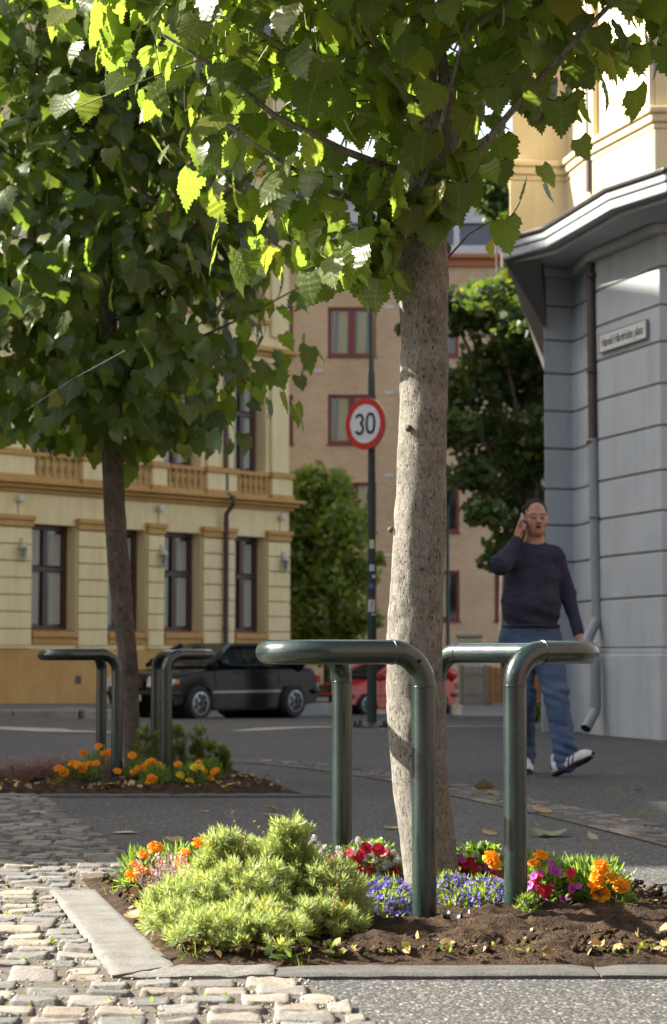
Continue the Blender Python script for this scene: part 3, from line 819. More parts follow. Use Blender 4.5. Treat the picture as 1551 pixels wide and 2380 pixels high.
# cornices
def band(zs, mat, name='cornice', t0=T0, t1=T1+.02, ret=True):
    mb = MB()
    for z0, z1, d in zs:
        fb(mb, t0, t1+d*.8, z0, z1, -.3, d)
    return mb.build(name, mat, yb, bevel=.02)
band([(4.65, 4.74, .10), (4.742, 4.84, .22), (4.842, 4.93, .36)], M['ochre'])
band([(8.75, 8.86, .10), (8.862, 9.0, .22)], M['ochre'])
band([(12.75, 12.86, .10), (12.862, 13.0, .20)], M['ochre'])
band([(16.6, 16.8, .2), (16.802, 17.0, .5), (17.002, 17.2, .7)], M['ochre'])
mb = MB(); p = [FA+FD*T0+FN*.7, FA+FD*(T1+.5)+FN*.7, FA+FD*(T1+.5)-FN*12, FA+FD*T0-FN*12]
q = [FA+FD*(T0+2)-FN*3, FA+FD*(T1-3)-FN*3, FA+FD*(T1-3)-FN*9, FA+FD*(T0+2)-FN*9]
mb.add([(a.x, a.y, 17.21) for a in p]+[(a.x, a.y, 20.5) for a in q], [(0, 1, 5, 4), (1, 2, 6, 5), (2, 3, 7, 6), (3, 0, 4, 7), (4, 5, 6, 7), (3, 2, 1, 0)])
mb.build('roof', M['blacktin'], yb)
# rusticated piers, block by block
pg = MB(); caps = MB(); edges = [T0]
for a, b in bays: edges += [a, b]
edges.append(T1)
for k in range(0, len(edges), 2):
    a, b = edges[k]+.03, edges[k+1]-.03
    if k == 0: a = edges[k]
    z = 1.02
    while z < 3.75:
        z1 = min(z+.375, 3.80); fb(pg, a, b, z, z1, 0.003, .085); z += .40
    fb(pg, a-.02, b+.02, .945, 1.0, .003, .11)
    fb(caps, a-.03, b+.03, 3.83, 3.98, .003, .12); fb(caps, a-.05, b+.05, 3.983, 4.10, .003, .17)
pg.split('pier', M['yellow'], yb, gap=.08, bevel=.022); caps.split('pier_capital', M['ochre'], yb, bevel=.015)
# upper piers, pedestals and balustrades
up = MB(); oc = MB(); ba = MB()
for k in range(0, len(edges), 2):
    a, b = edges[k]+.06, edges[k+1]-.06
    fb(up, a, b, 4.935, 5.50, .003, .20); fb(up, a+.08, b-.08, 5.66, 8.3, .003, .10)
    fb(oc, a-.04, b+.04, 4.94, 5.06, .003, .24); fb(oc, a-.04, b+.04, 5.50, 5.64, .003, .25)
    for zb_ in (9.0, 13.0): fb(up, a+.08, b-.08, zb_+.3, zb_+3.3, .003, .09)
    fb(oc, a, b, 8.3, 8.48, .003, .16)
for a, b in bays:
    fb(oc, a, b, 5.52, 5.62, .003, .15); fb(oc, a, b, 4.935, 5.04, .003, .15)
    fb(oc, a-.1, b+.1, 8.40, 8.52, .26-.258, .18); fb(oc, a-.15, b+.15, 12.1, 12.25, .002, .15)
    fb(oc, a-.05, b+.05, 9.6, 9.72, .002, .12); fb(oc, a-.05, b+.05, 13.6, 13.72, .002, .12)
    n_ = 6
    for j in range(n_):
        c = FA+FD*(a+(j+.5)*(b-a)/n_)+FN*.09
        ba.lathe([(.055, 5.04), (.055, 5.08), (.03, 5.12), (.07, 5.24), (.045, 5.36), (.028, 5.42), (.055, 5.48), (.055, 5.52)], (c.x, c.y, 0), 8)
    # window surrounds on the first floor
    fb(up, a-.02, a+.10, 5.64, 8.3, -.16, .05) if False else None
up.split('upper_pier', M['yellow'], yb, bevel=.02); oc.split('string_course', M['ochre'], yb, bevel=.012); ba.split('balustrade', M['ochre'], yb, gap=.25, smooth='all')
def ywin(a, b, z0, z1, rows_=(.58,), cur=True):
    f = MB(); d0, d1 = -.44, -.30
    fb(f, a, b, z0, z0+.10, d0, d1); fb(f, a, b, z1-.12, z1, d0, d1)
    fb(f, a, a+.13, z0+.1, z1-.12, d0, d1); fb(f, b-.13, b, z0+.1, z1-.12, d0, d1)
    c = (a+b)/2; fb(f, c-.07, c+.07, z0+.1, z1-.12, d0, d1-.01)
    for r_ in rows_:
        zz = z0+(z1-z0)*r_; fb(f, a+.13, b-.13, zz-.06, zz+.06, d0, d1-.005)
        fb(f, a+.13, b-.13, zz+.065, zz+.09, d0+.02, d1+.02)
    fo = f.build('window', M['winbrown'], yb, bevel=.012)
    g = MB(); fb(g, a+.05, b-.05, z0+.05, z1-.05, d0+.03, d0+.06)
    g.build('pane', M['glass'], fo, bevel=0)
    if cur:
        for s_ in (0, 1):
            cu = MB(); a_, b_ = (a+.14, c-.16) if s_ == 0 else (c+.16, b-.14)
            n_ = 14; vs = []
            for j in range(n_+1):
                t = a_+(b_-a_)*j/n_; dd = -.372+.012*math.sin(j*2.1)
                p_ = FA+FD*t+FN*dd; vs += [(p_.x, p_.y, z0+.14), (p_.x, p_.y, z1-.2)]
            cu.add(vs, [(2*j, 2*j+2, 2*j+3, 2*j+1) for j in range(n_)]); cu.build('curtain', M['curtain'], fo, smooth='all')
    return fo
sl_ = MB(); slo = MB()
for i_, (a, b) in enumerate(bays):
    ywin(a+.02, b-.02, 1.40, 3.92)
    fb(sl_, a, b, 1.362, 1.40, -.44, .02)
    fb(slo, a-.0, b+.0, 1.22, 1.36, .001, .13); fb(slo, a+.04, b-.04, 1.06, 1.22, .001, .07)
    for z0, z1, tp, bt in stor: ywin(a+.1, b-.1, bt, tp)
sl_.split('window_sill', M['sill'], yb); slo.split('sill_moulding', M['ochre'], yb, bevel=.012)
# notice behind one pane
nt = MB(); fb(nt, 1.93, 2.10, 2.35, 2.70, -.405, -.40); nt.build('notice', pm('paper', (.55, .55, .5), rough=.8), yb)
vt = MB(); fb(vt, 2.36, 2.55, .10, .30, .06, .068); vt.build('wall_vent', M['pipe'], yb)
dp = MB(); 
pp = [FA+FD*7.38+FN*.16+Vector((0, 0, z)) for z in (17, 9.2, 5.0)]+[FA+FD*7.38+FN*.45+Vector((0, 0, 4.85)), FA+FD*7.38+FN*.45+Vector((0, 0, 4.72)), FA+FD*7.38+FN*.17+Vector((0, 0, 4.45)), FA+FD*7.38+FN*.17+Vector((0, 0, -.3))]
dp.tube(pp, .065, 12)
for z in (1.5, 3.0, 4.2, 6.5, 8.5): dp.lathe([(.08, -.03), (.08, .03)], FA+FD*7.38+FN*.165+Vector((0, 0, z)), 12)
dp.build('downpipe', M['pipe'], yb, smooth=True)
# wall lanterns
M['lantern'] = pm('pale lantern metal', (.42, .42, .38), (.5, .5, .46), rough=.5)
M['lampglass'] = pm('lantern glass', (.16, .15, .13), rough=.15, spec=.8)
M['cable'] = pm('cable', (.25, .22, .16), rough=.7); M['whitecap'] = pm('white plastic', (.62, .62, .58), rough=.5)
def lantern(px, label, label2):
    m = (px-775.5)/4971; t = (50*m+7.86)/(.6711-.7413*m)
    o = FA+FD*t+FN*.22+Vector((0, 0, 3.20))
    l = thing('wall_lantern', label, 'wall lantern', tuple(o), 0, 'lanterns along the yellow facade')
    b = MB(); b.lathe([(.02, .40), (.03, .36), (.05, .33), (.17, .20), (.18, .17), (.15, .165)], o, 8); b.lathe([(.08, -.24), (.10, -.20), (.12, -.17), (.105, -.165)], o, 8); b.lathe([(.005, -.33), (.03, -.28), (.05, -.24)], o, 8)
    for k in range(6):
        a = k*math.pi/3; b.tube([o+Vector((.10*math.cos(a), .10*math.sin(a), -.17)), o+Vector((.145*math.cos(a), .145*math.sin(a), .17))], .012, 5)
    b.build('lantern_frame', M['lantern'], l, smooth=True)
    g = MB(); g.lathe([(.085, -.165), (.13, .165)], o, 6); g.build('glass', M['lampglass'], l)
    br = MB(); br.tube([o+Vector((0, 0, .40)), o+Vector((0, 0, .48))-FN*.08, o+Vector((0, 0, .42))-FN*.20, o+Vector((0, 0, .1))-FN*.20], .018, 6); br.build('bracket', M['lantern'], l, smooth='all')
    l.scale = (.62, .62, .70)
    s_ = thing('spot_lamp', label.replace('lantern', 'lamp').replace('white', 'round white'), 'spot lamp', tuple(FA+FD*t+FN*.1+Vector((0, 0, 4.47))), 0, 'small white lamps under the cornice')
    s_['label'] = label2
    c = FA+FD*t+FN*.06+Vector((0, 0, 4.47)); q = MB(); q.lathe([(.03, .0), (.05, .03), (.07, .10), (.085, .13), (.04, .15)], c-FN*.06, 12, FN); q.lathe([(.03, .12), (.09, .0), (.09, -.04), (.03, -.06)], c+FN*.04, 12); q.build('lamp_head', M['whitecap'], s_, smooth=True)
    cb = MB(); cb.tube([c-FN*.055, c-FN*.052+Vector((0, 0, -.55)), c+Vector((0, 0, -1.0))+FN*.04], .011, 5); cb.build('cable', M['cable'], s_)
lantern(40, 'white wall lantern leftmost, left of the widest window', 'small white lamp under the cornice at the far left')
lantern(367, 'white wall lantern on the pier right of the shaded tree trunk', 'small white lamp under the cornice right of the shaded tree trunk')
lantern(650, 'white wall lantern at the corner of the yellow building', 'small white lamp under the cornice at the corner of the yellow building')

# ---------------------------------------------------------------- brick apartment block
def brick_mat():
    m, N, L, b = newmat('tan brick'); v = coords(N, L)
    sx = N.new('ShaderNodeSeparateXYZ'); L.new(v, sx.inputs[0]); cb = N.new('ShaderNodeCombineXYZ')
    L.new(sx.outputs[0], cb.inputs[0]); L.new(sx.outputs[2], cb.inputs[1])
    bt = N.new('ShaderNodeTexBrick'); L.new(cb.outputs[0], bt.inputs['Vector'])
    bt.inputs['Scale'].default_value = 1; bt.inputs['Brick Width'].default_value = .25; bt.inputs['Row Height'].default_value = .075
    bt.inputs['Mortar Size'].default_value = .010; bt.inputs['Color1'].default_value = (.60, .42, .26, 1); bt.inputs['Color2'].default_value = (.52, .35, .215, 1); bt.inputs['Mortar'].default_value = (.52, .43, .33, 1)
    c = mix(N, L, bt.outputs[0], ramp(N, L, noise(N, L, v, .6, 4), [(.3, (.86, .84, .82)), (.7, (1.1, 1.08, 1.05))]), 1.0, 'MULTIPLY')
    L.new(c, b.inputs['Base Color']); b.inputs['Roughness'].default_value = .9; return m
M['brick'] = brick_mat(); M['redframe'] = pm('red window frame', (.17, .025, .022), (.21, .035, .03), rough=.45)
M['whitewall'] = pm('white panel', (.60, .60, .62), rough=.6); M['redband'] = pm('terracotta band', (.42, .16, .07), rough=.7); M['bluedark'] = pm('dark blue eave', (.05, .065, .11), rough=.5)
BY = 68.0; sB = FPX/BY
bb = thing('apartment_block', 'tan brick apartment block with red-framed windows behind the speed sign', 'building', (4, BY+5, -.9))
cols_ = [-.18+2.65*k for k in range(-2, 5)]; tops = [11.95, 9.13, 6.31, 3.49]
wx0, wx1 = -6.5, 13.5
mb = MB(); e = [wx0]
for c in cols_: e += [c, c+1.54]
e.append(wx1)
for k in range(0, len(e), 2): mb.box(e[k], e[k+1], BY, BY+.3, -1.2, 13.25)
for c in cols_:
    zs = [13.25]+[z for t_ in tops for z in (t_, t_-1.59)]+[-1.2]
    for k in range(0, len(zs), 2): mb.box(c, c+1.54, BY+.001, BY+.3, zs[k+1], zs[k])
mb.box(wx0, wx1, BY+.3, BY+10, -1.2, 1.0); mb.box(wx0, wx0+.3, BY+.3, BY+10, 1, 13.25); mb.box(wx1-.3, wx1, BY+.3, BY+10, 1, 13.25); mb.box(wx0, wx1, BY+9.8, BY+10, 1, 13.25)
mb.build('wall', M['brick'], bb)
M['curtain2'] = pm('cream curtain', (.34, .31, .20), (.46, .42, .28), scale=4, sc=(12, 1, .2), rough=.9)
for t_ in tops:
    for c in cols_:
        f = MB(); z1 = t_; z0 = t_-1.59; y0, y1 = BY+.06, BY+.16
        f.box(c, c+1.54, y0, y1, z0, z0+.10); f.box(c, c+1.54, y0, y1, z1-.10, z1); f.box(c, c+.10, y0, y1, z0+.1, z1-.1); f.box(c+1.44, c+1.54, y0, y1, z0+.1, z1-.1)
        f.box(c+.66, c+.88, y0+.005, y1, z0+.1, z1-.1); f.box(c-.04, c+1.58, BY-.05, BY+.05, z0-.06, z0-.002)
        fo = f.build('window', M['redframe'], bb, bevel=.01)
        g = MB(); g.box(c+.05, c+1.49, y1-.04, y1-.02, z0+.05, z1-.05); g.build('pane', M['glass'], fo)
        cu = MB()
        for a_, b_ in ((c+.30, c+.60), (c+.92, c+1.2), (c+.12, c+.2)):
            vs = []
            for j in range(11):
                x = a_+(b_-a_)*j/10; vs += [(x, y1-.045-.008*(j % 2), z0+.12), (x+.05, y1-.045-.008*(j % 2), z1-.12)]
            cu.add(vs, [(2*j, 2*j+2, 2*j+3, 2*j+1) for j in range(10)])
        cu.build('curtain', M['curtain2'], fo)
mb = MB(); mb.box(wx0-.05, wx1, BY-.12, BY+.3, 13.25, 13.50); mb.box(wx0-.1, wx1, BY-.3, BY+.3, 13.503, 13.64); mb.build('cornice', M['redband'], bb, bevel=.02)
mb = MB(); mb.box(wx0, wx1, BY+.5, BY+9, 13.6, 14.05); mb.box(wx0, wx1, BY+.55, BY+9, 14.8, 15.6)
for x in np.arange(wx0, wx1, 1.3): mb.box(x, x+.18, BY+.5, BY+.9, 14.05, 14.8)
mb.build('penthouse', M['whitewall'], bb)
mb = MB(); mb.box(wx0+.1, wx1-.1, BY+.75, BY+8.8, 14.05, 14.8); mb.build('penthouse_glazing', pm('blue dark glazing', (.03, .04, .075), rough=.08, spec=.8), bb)
mb = MB(); mb.box(wx0-.2, wx1+.2, BY+.2, BY+9.4, 15.6, 15.85); mb.build('roof', M['bluedark'], bb)
tv = MB()
for px, py in ((905, 912), (905, 1105), (905, 713), (741, 862), (905, 1290)):
    p = W(px, py, BY-.02); tv.box(p.x-.14, p.x+.14, BY-.03, BY-.002, p.z-.05, p.z+.05)
tv.split('wall_vent', M['whitecap'], bb)

# ---------------------------------------------------------------- blue-grey building with the round-edged roof on the right
M['blue'] = stucco('blue-grey render', (.36, .385, .405), (.42, .445, .465), sc=1.6, bm=.3)
M['yellow2'] = stucco('pale yellow render', (.58, .49, .30), (.64, .54, .34))
M['tin'] = pm('brown roof sheet', (.06, .05, .05), (.10, .085, .08), rough=.35, metal=.5)
M['greyblue_metal'] = pm('painted downpipe', (.20, .225, .24), (.25, .27, .285), rough=.5)
gb = thing('corner_building', 'blue-grey rendered ground floor with pale yellow storey above a curved metal eave, at the right', 'building', (3.5, 22, 0))
PL = [(2.14, 21.6), (2.445, 21.72), (2.517, 21.45), (2.585, 20.72), (2.985, 19.42), (6.5, 19.2), (6.5, 32), (3.6, 32)]
def outset(poly, d):
    n = len(poly); out = []
    for k in range(n):
        a = Vector(poly[k-1]); b = Vector(poly[k]); c = Vector(poly[(k+1) % n])
        e1 = (b-a).normalized(); e2 = (c-b).normalized(); n1 = Vector((e1.y, -e1.x)); n2 = Vector((e2.y, -e2.x))
        # polygon runs counter-clockwise seen from above? sign chosen so that +d is outward
        m = (n1+n2); m = m/max(.3, m.dot(n1))
        out.append((b.x+m.x*d, b.y+m.y*d))
    return out
def area(p): return sum(p[k-1][0]*p[k][1]-p[k][0]*p[k-1][1] for k in range(len(p)))/2
if area(PL) < 0: PL = PL[::-1]
CORE = outset(PL, -.012)
mb = MB(); mb.prism(CORE, -.2, 4.95); mb.build('wall_core', pm('dark joint', (.16, .175, .16), (.19, .20, .18), rough=.95), gb)  # darker core that shows in the thin joints between courses
# coursed blocks: every course is its own prism with a chamfer, thin joints between
zq_ = (.83, 1.30, 1.71, 2.08, 2.45, 2.86, 3.245, 3.63, 3.97, 4.325, 4.90); zc_ = list(zip(zq_[:-1], zq_[1:]))
mb = MB()
for z0, z1 in zc_: mb.prism(PL, z0+.011, z1-.011)
mb.build('wall', M['blue'], gb, bevel=.009)
mb = MB(); mb.prism(outset(PL, .045), -.2, .78); mb.build('plinth', M['blue'], gb, bevel=.02)
mb = MB(); mb.prism(outset(PL, .02), .78, .83); mb.build('plinth_cap', M['blue'], gb, bevel=.008)
# eave: roof edge sheet, fascia, soffit steps
EV = [(1.66, 21.4), (2.036, 20.75), (2.434, 18.98), (2.84, 18.2), (6.8, 17.6), (6.8, 32.3), (3.35, 32.3)]
if area(EV) < 0: EV = EV[::-1]
mb = MB(); mb.prism(EV, 4.93, 4.965); mb.build('roof_edge', M['tin'], gb, bevel=.01)
mb = MB(); mb.prism(outset(EV, -.03), 4.85, 4.93); mb.prism(outset(EV, -.05), 4.76, 4.85); mb.build('fascia', M['blue'], gb, bevel=.02)
mb = MB(); mb.prism(outset(EV, -.16), 4.71, 4.76); mb.prism(outset(PL, .10), 4.62, 4.71); mb.build('soffit', M['blue'], gb, bevel=.02)
# wedge console under the left end
mb = MB(); zt_, zb_ = 4.70, 4.08
mb.add([(1.74, 21.3, zt_), (2.16, 21.62, zt_), (2.16, 21.62, zb_), (3.28, 31.9, zt_), (3.6, 31.9, zt_), (3.6, 31.9, zb_), (2.05, 21.0, zt_), (2.16, 21.5, zb_+.05)],
       [(0, 2, 7, 6), (0, 3, 5, 2), (0, 1, 4, 3), (1, 6, 7), (0, 6, 1), (3, 4, 5), (1, 7, 2), (1, 2, 5, 4)])
mb.build('console', pm('grey console', (.045, .042, .04), (.06, .056, .052), rough=.9), gb)
# upper storey
UP = [(1.83, 21.55), (2.40, 21.62), (2.47, 21.2), (2.56, 20.7), (2.97, 19.42), (6.5, 19.2), (6.5, 32), (3.3, 32)]
if area(UP) < 0: UP = UP[::-1]
mb = MB(); mb.prism(UP, 4.965, 13); mb.build('upper_wall', M['yellow2'], gb)
mb = MB(); mb.prism(outset(UP, .03), 4.966, 5.6); mb.prism(outset(UP, .07), 5.66, 5.74); mb.prism(outset(UP, .10), 5.74, 5.80); mb.prism(outset(UP, .04), 5.60, 5.66)
mb.build('string_course', M['yellow2'], gb, bevel=.015)
mb = MB(); mb.prism(outset(UP, .10), 8.9, 9.0); mb.prism(outset(UP, .25), 9.0, 9.2); mb.build('string_course', M['yellow2'], gb, bevel=.02)
# raised pilasters beside the downpipe on the long face
U3, U4 = Vector((2.56, 20.7, 0)), Vector((2.97, 19.42, 0)); ud = (U4-U3).normalized(); un = Vector((ud.y, -ud.x, 0)); un = un if un.x < 0 else -un
mb = MB()
for t0, t1 in ((.0, .10), (1.22, 1.34)):
    mb.obox(U3+ud*t0+un*.001+Vector((0, 0, 5.81)), ud*(t1-t0), un*.06, (0, 0, 3.05))
mb.split('pilaster', M['yellow2'], gb, bevel=.01)
mb = MB(); mb.box(6.4, 6.5, 19.5, 30, 13, 13.2); mb.prism(outset(UP, .4), 13, 13.3); mb.build('roof', M['tin'], gb)
# downpipes
PX = lambda px, py, Yd: W(px, py, Yd)
mb = MB(); mb.tube([PX(1369, -500, 20.72), PX(1371, 445, 20.72)], .042, 14); mb.tube([PX(1372, 560, 20.85), PX(1379, 1032, 20.8)], .044, 14)
for py in (640, 862, 1028): mb.lathe([(.05, -.015), (.05, .015)], PX(1375, py, 20.8), 14)
mb.build('downpipe', M['pipe'], gb, smooth=True)
mb = MB(); mb.tube(arc_path([PX(1379, 1020, 20.8), PX(1388, 1440, 20.75), PX(1364, 1490, 20.55), PX(1384, 1545, 20.5), PX(1385, 1650, 20.5), PX(1362, 1694, 20.35)], [0, .07, .06, .06, .07, 0], 8), .052, 16, cap=False)
for py, px in ((1200, 1382), (1426, 1388)): mb.lathe([(.06, -.012), (.06, .012)], PX(px, py, 20.76), 16)
mb.lathe([(.058, -.01), (.058, .01)], PX(1384.5, 1640, 20.5), 16)
po = mb.build('downpipe', M['greyblue_metal'], gb, smooth=True)
mb = MB(); q = PX(1362, 1694, 20.35); d_ = (q-PX(1385, 1650, 20.5)).normalized(); mb.lathe([(.050, -.002), (.050, .0)], q-d_*.004, 16, d_); mb.build('pipe_mouth', M['dark'], gb)
# street name plate on the long face
C3, C4 = Vector((2.585, 20.72, 0)), Vector((2.985, 19.42, 0)); cd = (C4-C3).normalized(); cn = Vector((cd.y, -cd.x, 0)); cn = cn if cn.x < 0 else -cn
def text_mesh(txt, size, name, mat, parent, mw, ext=.002):
    cu = bpy.data.curves.new(name, 'FONT'); cu.body = txt; cu.size = size; cu.align_x = 'CENTER'; cu.align_y = 'CENTER'; cu.extrude = ext
    to = bpy.data.objects.new(name+'_c', cu); COL.objects.link(to)
    dg = bpy.context.evaluated_depsgraph_get(); me = bpy.data.meshes.new_from_object(to.evaluated_get(dg))
    bpy.data.objects.remove(to); me.transform(mw)
    me.transform(Matrix.Translation(-off(parent))); me.materials.append(mat)
    o = bpy.data.objects.new(name, me); COL.objects.link(o); o.parent = parent; return o
def plane_mw(c, right, normal, sx=1):
    right = Vector(right).normalized(); normal = Vector(normal).normalized(); up = normal.cross(right)
    m = Matrix((right*sx, up, normal)).transposed().to_4x4(); m.translation = c; return m
tA = .11; tB = 1.13
def ct(t, z, d=0): return C3+cd*t+cn*d+Vector((0, 0, z))
sg = thing('street_name_sign', 'white street name sign with black lettering on the blue-grey wall', 'street sign', tuple(ct(.62, 3.78, .03)))
mb = MB(); mb.obox(ct(.10, 3.70, .014), cd*1.04, cn*.018, (0, 0, .165)); mb.build('sign_plate', pm('white enamel', (.55, .56, .57), (.6, .6, .6), rough=.35), sg, bevel=.004)
mb = MB()
for z in (3.692, 3.864): mb.obox(ct(.092, z, .012), cd*1.056, cn*.024, (0, 0, .008))
for t in (.091, 1.141): mb.obox(ct(t, 3.70, .012), cd*.008, cn*.024, (0, 0, .164))
mb.build('sign_frame', M['greyblue_metal'], sg)
M['black'] = pm('black paint', (.012, .012, .012), rough=.5)
text_mesh('Harald Hårdrådes plass', .125, 'lettering', M['black'], sg, plane_mw(ct(.62, 3.782, .034), cd, cn, .79), .001)

# ---------------------------------------------------------------- buildings beyond the picture's left edge; they only cast their shade into it
def block(name, label, x0, x1, y0, y1, h, mat):
    t = thing(name, label, 'building', ((x0+x1)/2, (y0+y1)/2, 0))
    b = MB(); b.box(x0, x1, y0, y1, -.5, h); b.build('wall', mat, t)
    w = MB()
    z = 1.2
    while z < h-2:
        yq = y0+1
        while yq < y1-2: w.box(x1-.05, x1+.02, yq, yq+1.1, z, z+1.8); yq += 2.6
        z += 3.2
    w.split('window', M['glass'], t)
    r_ = MB(); r_.box(x0-.3, x1+.3, y0-.3, y1+.3, h, h+.3); r_.build('roof', M['blacktin'], t)
SHX = -15.0; M['drab'] = stucco('brown render', (.13, .10, .08), (.17, .13, .10))
block('town_house', 'tall cream town house standing left of the picture, casting shade', SHX-12, SHX, 17.4, 40, 17.1, M['yellow'])
block('town_house', 'lower cream town house standing left of the picture, next to the tall one', SHX-12, SHX, 12.1, 17.35, 12.0, M['yellow2'])
block('town_house', 'brown town house row standing behind the camera', -40, 26, -34, -20, 14, M['drab'])
block('town_house', 'brown town house row standing right of the camera', 13, 25, -18, 16, 14, M['drab'])
# ---------------------------------------------------------------- cars
M['tyre'] = pm('tyre rubber', (.012, .012, .012), (.02, .02, .02), rough=.85)
M['alloy'] = pm('wheel alloy', (.42, .42, .43), (.5, .5, .5), rough=.35, metal=.6)
def carglass():
    m, N, L, b = newmat('car glass'); b.inputs['Base Color'].default_value = (.02, .025, .025, 1); b.inputs['Roughness'].default_value = .04; b.inputs['Specular IOR Level'].default_value = .6
    tr = N.new('ShaderNodeBsdfTransparent'); tr.inputs[0].default_value = (.72, .78, .74, 1); ms = N.new('ShaderNodeMixShader'); ms.inputs[0].default_value = .25
    L.new(b.outputs[0], ms.inputs[1]); L.new(tr.outputs[0], ms.inputs[2]); L.new(ms.outputs[0], N['Material Output'].inputs[0]); return m
M['carglass'] = carglass()
M['lampclear'] = pm('headlamp glass', (.50, .52, .54), (.62, .63, .65), scale=30, rough=.12, spec=.9, coat=.6)
M['plastic'] = pm('black plastic', (.012, .012, .014), rough=.55)
M['plate'] = pm('number plate', (.55, .55, .55), rough=.5)
M['chrome'] = pm('chrome', (.5, .5, .52), rough=.15, metal=1)
M['amber'] = pm('amber lens', (.5, .16, .02), rough=.2)
M['tail'] = pm('red lens', (.35, .01, .01), rough=.2)
def car(name, label, c, head, Ln, Wd, lower, roof, wheels, wr, paint, hatch, plate):
    rz = math.atan2(head[1], head[0])
    t = thing(name, label, 'car', (c[0], c[1], gz(c[0], c[1])), rz)
    # lower body: side outline with wheel arches, swept across the width
    x0, x1 = wheels; ol = []
    def arch(xc, r, n=12): return [(xc+r*math.cos(a), wr+r*math.sin(a)) for a in np.linspace(0, math.pi, n)]
    bot = .20
    fr = [p for p in lower]                        # front bumper -> bonnet -> belt -> boot -> rear bumper (front first)
    a1 = [(x, z) for x, z in arch(x1, wr+.055) if z > bot]; a0 = [(x, z) for x, z in arch(x0, wr+.055) if z > bot]
    out = fr+[(x0-wr-.06, bot+.03)]+a0[::-1]+[(x0+wr+.10, bot), (x1-wr-.10, bot)]+a1[::-1]
    out = np.array(out); ctr = np.array([out[:, 0].mean(), .62]); n = len(out)
    sl = [-1, -.985, -.94, -.8, -.5, 0, .5, .8, .94, .985, 1]; vs = []; hw = Wd/2
    for s_ in sl:
        ins = {1: .050, .985: .022, .94: .006}.get(abs(s_), 0)
        for (x, z) in out:
            nose = max(0, (abs(x)-Ln/2+.75)/.75)
            xx = x-math.copysign(1, x)*(.16*s_*s_*nose**2)-math.copysign(ins*.7, x)
            top = max(0, (z-.62)/.35)
            zz = z-ins*(1 if z > .6 else -.2)-.035*s_*s_*top
            yy = s_*hw*(1-.045*max(0, (z-.55)/.45)-.03*max(0, (.5-z)/.3))*(1-.05*nose**2)
            # recess of the arches
            vs.append((xx, yy, zz))
    fs = []
    m = len(sl)
    for j in range(m-1):
        for k in range(n): fs.append((j*n+k, j*n+(k+1) % n, (j+1)*n+(k+1) % n, (j+1)*n+k))
    fs += [tuple(range(n)), tuple(range((m-1)*n, m*n))[::-1]]
    b = MB(); b.add(vs, fs); body = b.build('body', paint, t, smooth=True, local=True)
    # glasshouse
    (bx0, bx1, bz), (rx0, rx1, rz_) = roof
    def ring(xa, xb, z, w, k=.12): return [(xa+k, -w, z), (xb-k, -w, z), (xb, -w+.18, z), (xb, w-.18, z), (xb-k, w, z), (xa+k, w, z), (xa, w-.18, z), (xa, -w+.18, z)]
    g = MB(); lo = ring(bx0, bx1, bz, hw*.93, .05); hi = ring(rx0, rx1, rz_-.03, hw*.70, .05)
    g.add(lo+hi, [(k, (k+1) % 8, 8+(k+1) % 8, 8+k) for k in range(8)]+[tuple(range(8, 16))]); g.build('windows', M['carglass'], t, local=True)
    rf = MB(); r1 = ring(rx0-.10, rx1+.10, rz_-.11, hw*.765, .05); r2 = ring(rx0+.02, rx1-.02, rz_-.012, hw*.70, .05); r3 = ring(rx0+.25, rx1-.25, rz_, hw*.55, .05)
    rf.add(r1+r2+r3, [(k, (k+1) % 8, 8+(k+1) % 8, 8+k) for k in range(8)]+[(8+k, 8+(k+1) % 8, 16+(k+1) % 8, 16+k) for k in range(8)]+[tuple(range(16, 24)), tuple(range(8))[::-1]])
    rf.build('roof', paint, t, smooth=True, local=True)
    for sx_0 in (.05, -.85):
        for s_ in (-.4, .4):
            st_ = MB(); st_.box(sx_0-.08, sx_0+.06, s_-.24, s_+.24, .6, 1.13); st_.box(sx_0-.05, sx_0+.04, s_-.12, s_+.12, 1.15, 1.30); st_.build('seat', M['plastic'], t, local=True, bevel=.03)
    dh = MB(); dh.box(bx1-.55, bx1-.12, -hw*.85, hw*.85, bz-.12, bz+.10); dh.box(bx0+.1, bx0+.5, -hw*.85, hw*.85, bz-.15, bz+.05); dh.split('interior_shelf', M['plastic'], t, local=True, bevel=.04)
    pl = MB()
    for s_ in (-1, 1): pl.tube([(rx0-.02, s_*hw*.725, rz_-.075), ((rx0+rx1)/2, s_*hw*.725, rz_-.045), (rx1+.05, s_*hw*.725, rz_-.075)], .05, 8)
    for s_ in (-1, 1):
        A = Vector((bx1-.04, s_*hw*.93, bz)); B = Vector((rx1-.02, s_*hw*.71, rz_-.03)); pl.tube([A, B], .05, 8)
        A = Vector((bx0+.05, s_*hw*.93, bz)); B = Vector((rx0+.03, s_*hw*.71, rz_-.03)); pl.tube([A, A.lerp(B, .5)+Vector((.01, 0, 0)), B], [.17, .13, .07], 8)
        xm = (x0+x1)/2-.02; A = Vector((xm, s_*hw*.935, bz)); B = Vector((xm-.05, s_*hw*.712, rz_-.03)); pl.tube([A, B], .032, 6)
        pl.tube([(bx1-.05, s_*hw*.945, bz+.005), (bx0+.05, s_*hw*.945, bz+.005)], .022, 6)
    pl.split('pillar', paint, t, smooth='all', local=True, gap=.005)
